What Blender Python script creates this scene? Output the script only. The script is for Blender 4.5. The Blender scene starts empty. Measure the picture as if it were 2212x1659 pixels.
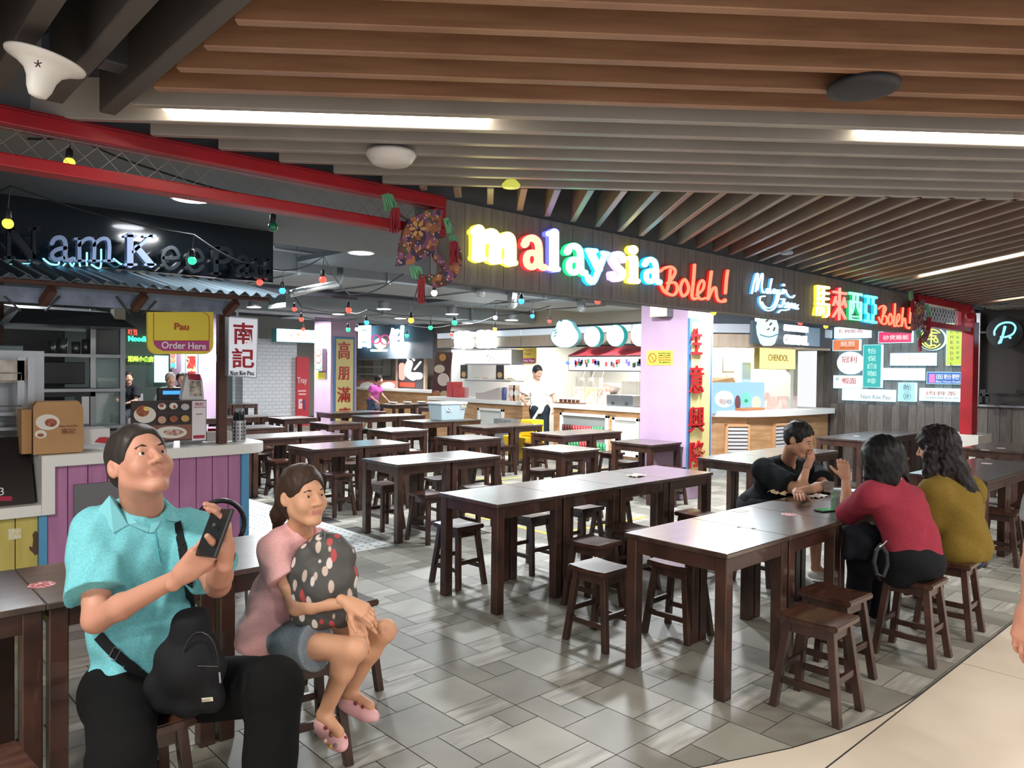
import bpy, bmesh, math, random
import numpy as np
from mathutils import Vector, Matrix
random.seed(7); np.random.seed(7)
S = bpy.context.scene
COL = bpy.context.collection
# ---------------------------------------------------------------- camera
YAW, PIT, ROL, F = 0.82611, -0.018099, 0.011153, 1618.84
CAMZ = 1.65
def _axes():
    cy, sy, cp, sp = math.cos(YAW), math.sin(YAW), math.cos(PIT), math.sin(PIT)
    f = np.array([cy*cp, sy*cp, sp]); r = np.array([sy, -cy, 0.0]); u = np.cross(r, f)
    return r*math.cos(ROL)+u*math.sin(ROL), -r*math.sin(ROL)+u*math.cos(ROL), f
AR, AU, AF = _axes()
C0 = np.array([0, 0, CAMZ])
cam = bpy.data.cameras.new('camera'); camo = bpy.data.objects.new('camera', cam); COL.objects.link(camo)
cam.sensor_width = 36; cam.lens = F/2212*36; cam.clip_end = 200; cam.clip_start = .05
camo.matrix_world = Matrix(((AR[0], AU[0], -AF[0], 0), (AR[1], AU[1], -AF[1], 0), (AR[2], AU[2], -AF[2], CAMZ), (0, 0, 0, 1)))
S.camera = camo
# surveying: where a sight line meets a real plane of the place
def ray(x, y): return AR*((x-1106)/F) - AU*((y-829.5)/F) + AF
def onz(x, y, z): d = ray(x, y); return C0+d*((z-CAMZ)/d[2])
def ony(x, y, Y): d = ray(x, y); return C0+d*(Y/d[1])
def onx(x, y, X): d = ray(x, y); return C0+d*(X/d[0])
def at(x, y, depth): return C0+ray(x, y)*depth
# ---------------------------------------------------------------- world, exposure
S.view_settings.view_transform = 'Standard'; S.view_settings.look = 'None'
S.view_settings.gamma = 1; S.view_settings.exposure = 0.58; S.view_settings.use_curve_mapping = False
w = bpy.data.worlds.new('world'); S.world = w; w.use_nodes = True
w.node_tree.nodes['Background'].inputs[0].default_value = (.92, .93, 1, 1)
w.node_tree.nodes['Background'].inputs[1].default_value = .7
cy_ = S.cycles
cy_.max_bounces = 6; cy_.diffuse_bounces = 3; cy_.glossy_bounces = 3; cy_.transmission_bounces = 4; cy_.transparent_max_bounces = 6
cy_.sample_clamp_indirect = 4; cy_.caustics_reflective = False; cy_.caustics_refractive = False
cy_.use_denoising = True
def lamp(loc, power, size=.3, col=(1, 1, 1), rot=(0, 0, 0), name='downlight_and_fill', spread=180, sy=None):
    l = bpy.data.lights.new(name, 'AREA'); l.energy = power; l.size = size; l.color = col
    l.shape = 'DISK' if sy is None else 'RECTANGLE'
    if sy: l.size_y = sy
    l.spread = math.radians(spread)
    o = bpy.data.objects.new(name, l); o.location = loc; o.rotation_euler = rot; COL.objects.link(o); return o
W5 = (1, .97, .93); CW = (.93, .97, 1)
# unseen lamps added around and behind the camera to light the corridor front
for p_ in [(-1.5, .5), (1.2, -1.2), (3.4, -.6), (6.2, -.8), (9, -.6), (-.6, 2.4), (-3, -1)]:
    lamp((p_[0], p_[1], 2.6), 48, .35, (1, .95, .88))
# food hall lamps; the nearer grid over the tables is added out of view
for x in (4.2, 6.4, 8.8):
    for y in (5.2, 8.4): lamp((x, y, 2.93), 105, .35, CW)
for x in (6.0, 8.6, 10.4): lamp((x, 12.6, 2.8), 125, .35, CW)
for x in (5.5, 8.0, 11.5): lamp((x, 16.2, 2.78), 85, .35, CW)
lamp((11.2, 4.6, 2.6), 45, .35, CW)
lamp((2.0, 5.1, 2.75), 16, .3, CW); lamp((1.2, 7.6, 2.5), 18, .3, CW)
# light inside the stalls
for p_, e_ in [((11.3, 12.4, 2.3), 75), ((11.4, 8.8, 2.3), 75), ((11.9, 6.9, 2.3), 38)]: lamp(p_, e_, .5, (1, .96, .9))
lamp((13, 19.5, 2.5), 110, .6, (1, .95, .9))
# ---------------------------------------------------------------- helpers
def lin(h):
    if isinstance(h, str):
        h = h.lstrip('#'); c = [int(h[i:i+2], 16)/255 for i in (0, 2, 4)]
    else: c = list(h)
    return tuple((v/12.92 if v <= .04045 else ((v+.055)/1.055)**2.4) for v in c)+(1,)
MATS = {}
def mat(name, col, rough=.5, metal=0, em=None, es=0, col2=None, scale=8, stretch=(1, 1, 1), bump=0, coat=0, alpha=1, trans=0, sample=False, fac=(.35, .65), det=4):
    if name in MATS: return MATS[name]
    m = bpy.data.materials.new(name); m.use_nodes = True; MATS[name] = m
    nt = m.node_tree; b = nt.nodes['Principled BSDF']
    b.inputs['Base Color'].default_value = lin(col); b.inputs['Roughness'].default_value = rough
    b.inputs['Metallic'].default_value = metal; b.inputs['Coat Weight'].default_value = coat
    b.inputs['Alpha'].default_value = alpha; b.inputs['Transmission Weight'].default_value = trans
    if em is not None:
        b.inputs['Emission Color'].default_value = lin(em); b.inputs['Emission Strength'].default_value = es
        m.cycles.emission_sampling = 'FRONT_BACK' if sample else 'NONE'
    if col2 is not None or bump:
        tc = nt.nodes.new('ShaderNodeTexCoord'); mp = nt.nodes.new('ShaderNodeMapping')
        mp.inputs['Scale'].default_value = stretch
        nz = nt.nodes.new('ShaderNodeTexNoise'); nz.inputs['Scale'].default_value = scale; nz.inputs['Detail'].default_value = det
        nt.links.new(tc.outputs['Object'], mp.inputs[0]); nt.links.new(mp.outputs[0], nz.inputs['Vector'])
        if col2 is not None:
            cr = nt.nodes.new('ShaderNodeValToRGB')
            cr.color_ramp.elements[0].position = fac[0]; cr.color_ramp.elements[1].position = fac[1]
            cr.color_ramp.elements[0].color = lin(col); cr.color_ramp.elements[1].color = lin(col2)
            nt.links.new(nz.outputs['Fac'], cr.inputs[0]); nt.links.new(cr.outputs[0], b.inputs['Base Color'])
        if bump:
            bp = nt.nodes.new('ShaderNodeBump'); bp.inputs['Strength'].default_value = bump; bp.inputs['Distance'].default_value = .01
            nt.links.new(nz.outputs['Fac'], bp.inputs['Height']); nt.links.new(bp.outputs[0], b.inputs['Normal'])
    return m
class MB:
    def __init__(s): s.v = []; s.f = []; s.m = []
    def add(s, vs, fs, mi=0):
        n = len(s.v); s.v += [tuple(map(float, v)) for v in vs]
        s.f += [tuple(i+n for i in f) for f in fs]; s.m += [mi]*len(fs); return s
    def box(s, a, b, mi=0):
        x0, y0, z0 = a; x1, y1, z1 = b
        return s.add([(x0, y0, z0), (x1, y0, z0), (x1, y1, z0), (x0, y1, z0), (x0, y0, z1), (x1, y0, z1), (x1, y1, z1), (x0, y1, z1)],
              [(0, 3, 2, 1), (4, 5, 6, 7), (0, 1, 5, 4), (1, 2, 6, 5), (2, 3, 7, 6), (3, 0, 4, 7)], mi)
    def beam(s, p0, p1, w, h, up=(0, 0, 1), mi=0, w1=None, h1=None):
        p0 = Vector(p0); p1 = Vector(p1); d = (p1-p0).normalized(); u = Vector(up)
        r = d.cross(u).normalized(); u = r.cross(d); w1 = w if w1 is None else w1; h1 = h if h1 is None else h1
        vs = []
        for p, a, b in ((p0, w, h), (p1, w1, h1)):
            for i, j in ((-1, -1), (1, -1), (1, 1), (-1, 1)): vs.append(p+r*(i*a/2)+u*(j*b/2))
        return s.add(vs, [(3, 2, 1, 0), (4, 5, 6, 7), (0, 1, 5, 4), (1, 2, 6, 5), (2, 3, 7, 6), (3, 0, 4, 7)], mi)
    def tube(s, pts, r, seg=8, mi=0, cap=True, closed=False):
        pts = [Vector(p) for p in pts]; n = len(pts); rs = r if isinstance(r, (list, tuple)) else [r]*n
        vs = []; prev = None
        for i, p in enumerate(pts):
            a = pts[(i-1) % n] if (i or closed) else p; b = pts[(i+1) % n] if (i < n-1 or closed) else p
            d = (b-a).normalized()
            if prev is None: t = d.cross(Vector((0, 0, 1)));  t = t if t.length > .05 else d.cross(Vector((1, 0, 0)))
            else: t = prev-d*prev.dot(d)
            t.normalize(); prev = t; q = d.cross(t)
            for k in range(seg):
                an = 2*math.pi*k/seg; vs.append(p+t*(math.cos(an)*rs[i])+q*(math.sin(an)*rs[i]))
        fs = []
        for i in range(n if closed else n-1):
            j = (i+1) % n
            for k in range(seg):
                l = (k+1) % seg; fs.append((i*seg+k, i*seg+l, j*seg+l, j*seg+k))
        if cap and not closed: fs += [tuple(range(seg))[::-1], tuple((n-1)*seg+k for k in range(seg))]
        return s.add(vs, fs, mi)
    def lathe(s, prof, c=(0, 0, 0), seg=24, mi=0, ax=None):
        c = Vector(c); z = Vector(ax).normalized() if ax else Vector((0, 0, 1))
        x = z.orthogonal().normalized() if ax else Vector((1, 0, 0)); y = z.cross(x)
        vs = []; fs = []
        for r, h in prof:
            for k in range(seg):
                a = 2*math.pi*k/seg; vs.append(c+x*(r*math.cos(a))+y*(r*math.sin(a))+z*h)
        for i in range(len(prof)-1):
            for k in range(seg):
                l = (k+1) % seg; fs.append((i*seg+k, i*seg+l, (i+1)*seg+l, (i+1)*seg+k))
        fs += [tuple(range(seg))[::-1], tuple((len(prof)-1)*seg+k for k in range(seg))]
        return s.add(vs, fs, mi)
    def ball(s, c, r, seg=12, rings=8, mi=0, sc=(1, 1, 1)):
        vs = []; fs = []
        for i in range(rings+1):
            t = math.pi*i/rings
            for k in range(seg):
                a = 2*math.pi*k/seg
                vs.append((c[0]+r*sc[0]*math.sin(t)*math.cos(a), c[1]+r*sc[1]*math.sin(t)*math.sin(a), c[2]+r*sc[2]*math.cos(t)))
        for i in range(rings):
            for k in range(seg):
                l = (k+1) % seg; fs.append((i*seg+k, (i+1)*seg+k, (i+1)*seg+l, i*seg+l))
        return s.add(vs, fs, mi)
    def prism(s, front, off, mi=0):   # front: 3-D outline, off: vector to its back
        n = len(front); off = Vector(off); vs = [Vector(p) for p in front]+[Vector(p)+off for p in front]
        return s.add(vs, [tuple(range(n)), tuple(range(2*n-1, n-1, -1))]+[(i, i+n, (i+1) % n+n, (i+1) % n) for i in range(n)], mi)
    def build(s, name, mats, parent=None, smooth=False, bevel=0, origin=None, fixn=True):
        me = bpy.data.meshes.new(name)
        o0 = Vector(origin) if origin is not None else Vector((0, 0, 0))
        me.from_pydata([tuple(Vector(v)-o0) for v in s.v], [], s.f)
        for m in (mats if isinstance(mats, (list, tuple)) else [mats]): me.materials.append(m)
        me.polygons.foreach_set('material_index', s.m)
        if fixn and len(s.f) < 60000:
            b = bmesh.new(); b.from_mesh(me); bmesh.ops.recalc_face_normals(b, faces=b.faces)
            if bevel: bmesh.ops.bevel(b, geom=b.edges[:], offset=bevel, segments=2 if bevel > .004 else 1, affect='EDGES', profile=.6)
            b.to_mesh(me); b.free()
        if smooth: me.polygons.foreach_set('use_smooth', [True]*len(me.polygons))
        o = bpy.data.objects.new(name, me); COL.objects.link(o)
        if parent is not None: o.parent = parent
        if origin is not None:
            o.location = o0 - (Vector(parent.matrix_world.translation) if parent is not None and False else Vector((0, 0, 0)))
        return o
def tag(o, label=None, cat=None, group=None, kind=None):
    for k, v in (('label', label), ('category', cat), ('group', group), ('kind', kind)):
        if v: o[k] = v
    return o
def empty(name, loc=(0, 0, 0), label=None, cat=None, group=None, kind=None, rz=0):
    o = bpy.data.objects.new(name, None); o.location = loc; o.rotation_euler = (0, 0, rz); o.empty_display_size = .1
    COL.objects.link(o); return tag(o, label, cat, group, kind)
def part(mb, name, mats, parent, **k):
    """mesh given in world coordinates, hung under a thing that is only moved (not turned)"""
    lab = k.pop('label', None)
    p = parent; off = Vector((0, 0, 0))
    while p is not None: off += p.location; p = p.parent
    mb.v = [(v[0]-off[0], v[1]-off[1], v[2]-off[2]) for v in mb.v]
    o = mb.build(name, mats, parent, **k)
    if lab: o['label'] = lab
    return o
def copy_tree(o, parent=None):
    c = o.copy(); COL.objects.link(c); c.parent = parent
    for ch in [q for q in bpy.data.objects if q.parent == o]: copy_tree(ch, c)
    return c
def kids(o): return [q for q in bpy.data.objects if q.parent == o]
# ---- flat lettering and strokes on the two wall directions of the hall
def plane_pt(pl, x, y): return ony(x, y, pl[1]) if pl[0] == 'y' else onx(x, y, pl[1])
def plane_n(pl): return Vector((0, 1, 0)) if pl[0] == 'y' else Vector((1, 0, 0))
def ribbon(pts, w, closed=False, sm=4):
    P = [Vector((p[0], p[1])) for p in pts]
    if sm > 1 and len(P) > 2:      # catmull-rom
        Q = []; n = len(P); m = n if closed else n-1
        for i in range(m):
            a, b, c, d = (P[(i-1) % n] if (closed or i) else P[0]), P[i], P[(i+1) % n], (P[(i+2) % n] if (closed or i+2 < n) else P[-1])
            for k in range(sm):
                t = k/sm
                Q.append(.5*((2*b)+(c-a)*t+(2*a-5*b+4*c-d)*t*t+(3*b-a-3*c+d)*t**3))
        if not closed: Q.append(P[-1])
        P = Q
    n = len(P); quads = []; L = []; R = []
    for i in range(n):
        a = P[(i-1) % n] if (i or closed) else P[i]; b = P[(i+1) % n] if (i < n-1 or closed) else P[i]
        d = (b-a); d = d.normalized() if d.length else Vector((1, 0)); nn = Vector((-d.y, d.x))*(w/2)
        L.append(P[i]+nn); R.append(P[i]-nn)
    if closed:
        for i in range(n):
            j = (i+1) % n; quads.append([L[i], L[j], R[j], R[i]])
    else:
        out = list(L)
        d = (P[-1]-P[-2]).normalized(); a0 = math.atan2(d.y, d.x)
        out += [P[-1]+Vector((math.cos(a0+t), math.sin(a0+t)))*(w/2) for t in (1, .5, 0, -.5, -1)]
        out += R[::-1]
        d = (P[0]-P[1]).normalized(); a0 = math.atan2(d.y, d.x)
        out += [P[0]+Vector((math.cos(a0+t), math.sin(a0+t)))*(w/2) for t in (1, .5, 0, -.5, -1)]
        # strip of quads keeps long curved strokes sound
        for i in range(n-1): quads.append([L[i], L[i+1], R[i+1], R[i]])
        k = n; quads.append([L[-1]]+out[n:n+5]+[R[-1]]); quads.append([R[0]]+out[-5:]+[L[0]])
    return quads
def px_strokes(mb, strokes, crop, pl, depth, mi=0, sm=4):
    ox, oy, s = crop
    off = plane_n(pl)*depth
    for st in strokes:
        pts, w = st[0], st[1]; cl = len(st) > 2 and st[2]
        for q in ribbon(pts, w, cl, st[3] if len(st) > 3 else sm):
            fr = [plane_pt(pl, ox+v.x/s, oy+v.y/s) for v in q]
            mb.prism(fr, off, mi)
    return mb
_dg = None
def glyph_mesh(body, extrude=.0, bold=0):
    c = bpy.data.curves.new('t', 'FONT'); c.body = body; c.size = 1; c.extrude = extrude; c.offset = bold; c.resolution_u = 3
    o = bpy.data.objects.new('t', c); COL.objects.link(o)
    bpy.context.view_layer.update()
    me = bpy.data.meshes.new_from_object(o.evaluated_get(bpy.context.evaluated_depsgraph_get()))
    V = [tuple(v.co) for v in me.vertices]; Fc = [tuple(p.vertices) for p in me.polygons]
    bpy.data.objects.remove(o); bpy.data.curves.remove(c); bpy.data.meshes.remove(me)
    return V, Fc
def text3(mb, body, o, u, v, W, H, thick=.004, mi=0, bold=0, fit='box', shear=0):
    """lettering whose lower left corner is o, reading along u, up v, filling W x H metres (0 = keep shape)"""
    V, Fc = glyph_mesh(body, .5, bold)
    if not V: return mb
    xs = [p[0] for p in V]; ys = [p[1] for p in V]; x0, x1, y0, y1 = min(xs), max(xs), min(ys), max(ys)
    sy = H/(y1-y0) if H else W/(x1-x0); sx = W/(x1-x0) if W else sy
    o = Vector(o); u = Vector(u); v = Vector(v); n = u.cross(v)
    vs = [o+u*((p[0]-x0)*sx+shear*(p[1]-y0)*sy)+v*((p[1]-y0)*sy)+n*(p[2]*thick) for p in V]
    return mb.add(vs, Fc, mi)
def text_px(mb, body, rect, pl, thick=.006, mi=0, bold=0):
    """lettering filling a rectangle seen on a wall"""
    x0, y0, x1, y1 = rect; xm = (x0+x1)/2; ym = (y0+y1)/2
    a = plane_pt(pl, x0, ym); b = plane_pt(pl, x1, ym); t = plane_pt(pl, xm, y0); d = plane_pt(pl, xm, y1)
    u = Vector((1, 0, 0)) if pl[0] == 'y' else Vector((0, -1, 0))
    W = abs((b-a)@np.array(u)); H = t[2]-d[2]
    mid = Vector(((a[0]+b[0])/2, (a[1]+b[1])/2, (t[2]+d[2])/2))
    return text3(mb, body, mid-u*(W/2)-Vector((0, 0, H/2)), u, (0, 0, 1), W, H, thick, mi, bold)
def panel_px(rect, pl):
    """world rectangle (corner a low-left as read, corner b high-right) on a wall plane"""
    x0, y0, x1, y1 = rect; xm = (x0+x1)/2; ym = (y0+y1)/2
    a = plane_pt(pl, x0, ym); b = plane_pt(pl, x1, ym); t = plane_pt(pl, xm, y0); d = plane_pt(pl, xm, y1)
    return (a, b, t[2], d[2])
def box_px(mb, rect, pl, depth, mi=0, out=0):
    """a slab on the wall plane: its front lies on the plane, moved out towards the hall by out, its depth goes back"""
    a, b, zt, zb = panel_px(rect, pl)
    if pl[0] == 'y': mb.box((a[0], pl[1]-out, zb), (b[0], pl[1]-out+depth, zt), mi)
    else: mb.box((pl[1]-out, b[1], zb), (pl[1]-out+depth, a[1], zt), mi)
    return mb
def disc_px(mb, c, r, pl, depth, mi=0, seg=28, ry=None):
    pts = [plane_pt(pl, c[0]+r*math.cos(t*2*math.pi/seg), c[1]+(ry or r)*math.sin(t*2*math.pi/seg)) for t in range(seg)]
    return mb.prism(pts, plane_n(pl)*depth, mi)
# ---------------------------------------------------------------- materials
WOOD = mat('dark_wood', '#2f1b15', .38, col2='#472c22', scale=6, stretch=(1, 1, 1), bump=.05, coat=.3)
TOPW = mat('dark_table_wood', '#33231d', .3, col2='#4a3a32', scale=5, stretch=(1, 3, 1), bump=.04, coat=1.0)
TOPW.node_tree.nodes['Principled BSDF'].inputs['Coat Roughness'].default_value = .2
TOPW.node_tree.nodes['Principled BSDF'].inputs['Coat IOR'].default_value = 1.6
SEATW = mat('dark_seat_wood', '#351d16', .3, col2='#4d3023', scale=7, stretch=(1, 4, 1), bump=.03, coat=.3)
WHITE = mat('white_solid_surface', '#ecebe6', .35)
WALLW = mat('white_paint', '#e8e8ea', .6)
STEEL = mat('brushed_steel', '#9a9da0', .32, .85)
DSTEEL = mat('dark_steel', '#3c4043', .4, .6)
BLACK = mat('black_plastic', '#141415', .4)
GREY = mat('grey_duct', '#7d8488', .6)
DGREY = mat('dark_grey_ceiling', '#3a3d40', .8)
RED = mat('red_painted_steel', '#a3121f', .38, col2='#8a0f1a', scale=3)
LILAC = mat('lilac_paint', '#d0b2ce', .7, col2='#c6a8c5', scale=2)
PINKB = mat('pink_board_paint', '#bd80ac', .55, col2='#b0749f', scale=3, stretch=(6, 1, 1))
PWOOD = mat('pale_oak_laminate', '#c9a888', .5, col2='#b08c6c', scale=2.5, stretch=(1, 1, 7), bump=.02)
YEL = mat('yellow_paint', '#e8cf3a', .5)
BLUEP = mat('blue_paint', '#5a9cc6', .55)
# ================================================================ SETTING
def structure(o): o['kind'] = 'structure'; return o
# ---- tiled floor: a module of seven tiles repeated on a 0.642 m grid
MU, MV, OX, OY = .642, .638, 2.511, 2.674
def curve_y(x):      # edge of the food hall paving against the mall paving
    pts = [(-4, 4.6), (0, 3.1), (1.5, 2.32), (2.2, 1.96), (2.7, 1.74), (3.15, 1.56), (3.46, 1.48), (3.77, 1.42), (4.2, 1.39), (30, 1.39)]
    for (a, b), (c, d) in zip(pts, pts[1:]):
        if a <= x <= c: return b+(d-b)*(x-a)/(c-a)
    return 1.39 if x > 0 else 4.6
TILES = [(0, .5, .25, 1, 0), (.25, .75, .75, 1, 2), (.75, .75, 1, 1, 0), (.25, .5, .5, .75, 0), (.5, .25, 1, .75, 1), (0, 0, .5, .5, 0), (.5, 0, 1, .25, 2)]
def tile_mat(n, a, b, streak):
    m = mat(n, a, .48, col2=b, scale=2.2 if not streak else 3, stretch=(1, 7, 1) if streak else (1, 1, 1), fac=(.3, .7), det=6)
    m.node_tree.nodes['Mapping'].inputs['Rotation'].default_value = (0, 0, .25 if streak else 0)
    return m
TM = [tile_mat('grey_stone_tile', '#6f6c62', '#87847a', 0), tile_mat('pale_stone_tile', '#86847a', '#9c9a8f', 0), tile_mat('streaked_stone_tile', '#77746b', '#aaa69b', 1),
      mat('tile_grout', '#3c3a36', .8)]
g = MB(); g.box((-6, -3, -.05), (24, 30, -.004), 3)
def clip(poly):      # keep what lies inside the food hall
    out = []
    for i in range(len(poly)):
        p, q = poly[i], poly[(i+1) % len(poly)]
        dp, dq = p[1]-curve_y(p[0]), q[1]-curve_y(q[0])
        if dp >= 0: out.append(p)
        if dp*dq < 0:
            a, b = (p, q)
            for _ in range(14):
                m_ = ((a[0]+b[0])/2, (a[1]+b[1])/2)
                if (m_[1]-curve_y(m_[0]))*dp > 0: a = m_
                else: b = m_
            out.append(a)
    return out
gw = .0022
for i in range(-9, 19):
    for j in range(-3, 30):
        for (a, b, c, d, k) in TILES:
            x0, y0, x1, y1 = OX+(i+a)*MU+gw, OY+(j+b)*MV+gw, OX+(i+c)*MU-gw, OY+(j+d)*MV-gw
            if x0 < 3.95 and y0 > 5.88: continue
            P_ = clip([(x0, y0), (x1, y0), (x1, y1), (x0, y1)])
            if len(P_) > 2: g.add([(p[0], p[1], 0) for p in P_], [tuple(range(len(P_)))], k)
structure(g.build('floor', TM, fixn=False))
# white mosaic apron round the kiosk
mm = mat('white_mosaic', '#d6d9d6', .35)
nt = mm.node_tree; tc = nt.nodes.new('ShaderNodeTexCoord'); br = nt.nodes.new('ShaderNodeTexBrick'); mp = nt.nodes.new('ShaderNodeMapping')
br.offset = 0; br.inputs['Color1'].default_value = lin('#dfe2df'); br.inputs['Color2'].default_value = lin('#d6d9d6'); br.inputs['Mortar'].default_value = lin('#b9bdbb')
br.inputs['Scale'].default_value = 1; br.inputs['Brick Width'].default_value = .09; br.inputs['Row Height'].default_value = .09; br.inputs['Mortar Size'].default_value = .002
vo = nt.nodes.new('ShaderNodeTexVoronoi'); vo.inputs['Scale'].default_value = 11.1; vo.inputs['Randomness'].default_value = 0
cr = nt.nodes.new('ShaderNodeValToRGB'); cr.color_ramp.elements[0].position = .12; cr.color_ramp.elements[0].color = lin('#70787a'); cr.color_ramp.elements[1].position = .2; cr.color_ramp.elements[1].color = (1, 1, 1, 1)
mx = nt.nodes.new('ShaderNodeMixRGB'); mx.blend_type = 'MULTIPLY'; mx.inputs[0].default_value = 1
nt.links.new(tc.outputs['Object'], br.inputs[0]); nt.links.new(tc.outputs['Object'], vo.inputs['Vector']); nt.links.new(vo.outputs['Distance'], cr.inputs[0])
nt.links.new(br.outputs[0], mx.inputs[1]); nt.links.new(cr.outputs[0], mx.inputs[2]); nt.links.new(mx.outputs[0], nt.nodes['Principled BSDF'].inputs['Base Color'])
g = MB(); g.box((-4, 5.88, -.02), (3.95, 20, .001)); structure(g.build('trim_1', mm))
# mall paving: large cream slabs
cm = mat('cream_paving', '#d2c5b5', .45, col2='#c8baa8', scale=1.6, det=6); cg = mat('cream_grout', '#6f6254', .8)
g = MB(); xs = [-6.0]; x = -6
seam_x = [3.85-1.8*k for k in range(5, -1, -1)]+[5.2+1.8*k for k in range(0, 10)]
xs = sorted(set([-6]+seam_x+[24])); 
for r, (ya, yb) in enumerate([(1.385, 6), (.38, 1.38), (-.62, .38), (-1.62, -.62), (-3, -1.62)]):
    sx = [v+(0 if r == 0 else (.05+.9*(r % 2))) for v in xs]
    for a, b in zip(sx, sx[1:]):
        n = max(1, int((b-a)/.12)) if r == 0 else 1
        for k in range(n):
            p, q = a+(b-a)*k/n+(.002 if k == 0 else 0), a+(b-a)*(k+1)/n-(.002 if k == n-1 else 0)
            if r == 0:
                y1, y2 = curve_y(p)-.012, curve_y(q)-.012
                if y1 <= ya+.003 and y2 <= ya+.003: continue
                g.add([(p, ya, .002), (q, ya, .002), (q, max(ya, y2), .002), (p, max(ya, y1), .002)], [(0, 1, 2, 3)])
            else: g.add([(p, ya+.003, .002), (q, ya+.003, .002), (q, yb-.003, .002), (p, yb-.003, .002)], [(0, 1, 2, 3)])
structure(g.build('trim_2', cm, fixn=False))
# yellow floor tape near the mop bucket
for a, b, lb in (((7.35, 9.25), (7.4, 8.1), 'towards the mop bucket'), ((7.43, 8.42), (9.9, 8.38), 'along the drinks counter'), ((5.42, 6.9), (5.4, 5.2), 'behind the long centre row, pointing away'), ((5.43, 5.25), (6.9, 5.2), 'behind the long centre row, lying across')):
    g = MB(); g.beam((a[0], a[1], .001), (b[0], b[1], .001), .05, .002); tag(g.build('floor_tape', mat('yellow_tape', '#e0b63c', .5)), 'yellow tape line on the grey tiles '+lb, 'tape')
# ---- ceiling: dark void, slats, light slots
E1 = Vector((math.cos(math.radians(49.3)), math.sin(math.radians(49.3)), 0)); E2 = Vector((E1.y, -E1.x, 0)); E3 = Vector((math.cos(math.radians(-39.3)), math.sin(math.radians(-39.3)), 0))
ZS, SH, ST = 2.65, .17, .038
ceil = structure(empty('ceiling', (0, 0, ZS)))
void = mat('black_void', '#0b0b0d', .9)
g = MB(); g.box((-6, -4, 3.2), (24, 3.75, 3.25)); part(g, 'void_deck', void, ceil)
SLB = mat('brown_wood_slat', '#957055', .4, col2='#856048', scale=3, stretch=(1, 1, 12), bump=.02)
SLG = mat('taupe_slat', '#9a948e', .4, col2='#8f8983', scale=3)
SLX = mat('brown_grey_slat', '#98867a', .4, col2='#8a786c', scale=3)
XL = .86
slabs = 0
D0 = 4.1
for k in range(16):
    D = D0-.186*k
    base = E1*D
    # left end: either the fascia/red beam line or the dark side beams
    t_l = (E1.y*D-3.47)/-E3.y if k <= 5 else (XL+.03-E1.x*D)/E3.x
    if k == 5: t_l = (-1.2-E1.x*D)/E3.x
    if k < 5: t_l += .0
    a = base+E3*t_l; b = base+E3*14
    g = MB(); g.beam((a.x, a.y, ZS+SH/2), (b.x, b.y, ZS+SH/2), ST, SH)
    part(g, 'slat', SLB if k > 6 else SLG, ceil, bevel=.003)
for k in range(-5, 75):
    t = .012+.186*k
    s0 = D0+.05; s1 = (3.44+.652*t)/.758
    if s1-s0 < .05: continue
    a = E1*s0+E2*t; b = E1*min(s1, 19)+E2*t
    g = MB(); g.beam((a.x, a.y, ZS+SH/2), (b.x, b.y, ZS+SH/2), ST, SH)
    part(g, 'slat', SLX, ceil, bevel=.003)
# three dark beams at the left
for px_ in (.84, .655, .47, .28):
    g = MB(); g.box((px_-.03, -2, ZS), (px_+.03, 3.3, ZS+.3)); part(g, 'side_beam', mat('dark_beam', '#4c4845', .6), ceil, bevel=.004)
# luminous slots between the slats
SLOT = mat('slot_light', '#ffffff', .5, em='#fff3dc', es=9, sample=True)
for nm, a, b in (('slot_a', (1.01, 3.187), (2.019, 2.331)), ('slot_b', (3.25, 1.36), (5.2, -.24)), ('slot_c', (8.32, 2.9), (7.3, 1.72)), ('slot_d', (11.6, 3.1), (10.9, 2.2))):
    g = MB(); g.beam((a[0], a[1], ZS+.045), (b[0], b[1], ZS+.045), .1, .02)
    part(g, 'slot_light', SLOT, ceil)
# ---- fascia over the entrance
FY = 3.5
FA = mat('fascia_boards', '#787471', .55, col2='#67625e', scale=3, stretch=(8, 1, 1), bump=.03)
fx0, fx1, fz0, fz1 = 2.62, 10.0, 2.17, 2.645
fas = structure(empty('wall_front', (fx0, FY, fz0)))
g = MB(); x = fx0; rnd = random.Random(3)
while x < fx1:
    w_ = .105; g.box((x+.0015, FY+rnd.uniform(0, .003), fz0), (min(x+w_, fx1)-.0015, FY+.06, fz1)); x += w_
part(g, 'fascia_board', FA, fas)
g = MB(); g.box((fx0, FY+.062, fz0+.01), (fx1, FY+.22, fz1)); g.box((-5.9, 3.56, 2.66), (13.1, 3.61, 3.19)); part(g, 'fascia_back_light_stop', mat('fascia_core', '#5f6468', .7), fas)  # upper strip added to stop hall light leaking over the fascia
# ---- back of the hall
g = MB(); g.box((-6, 3.75, 3.35), (24, 30, 3.45)); structure(g.build('trim_3', mat('hall_slab', '#79828a', .8)))
sof = mat('bulkhead_grey', '#77797b', .75)
g = MB(); g.box((-5, 3.62, 2.8), (4.3, 6.6, 3.34)); structure(g.build('trim_4', sof))
g = MB(); g.box((-3, 23.8, -.05), (24, 24, 3.5)); structure(g.build('wall_back', mat('far_wall', '#b9b4ae', .8)))
g = MB(); g.box((-3.2, 3.7, 0), (-3, 24, 3.4)); structure(g.build('wall_left', mat('left_wall_paint', '#4a4c4d', .8)))
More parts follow.
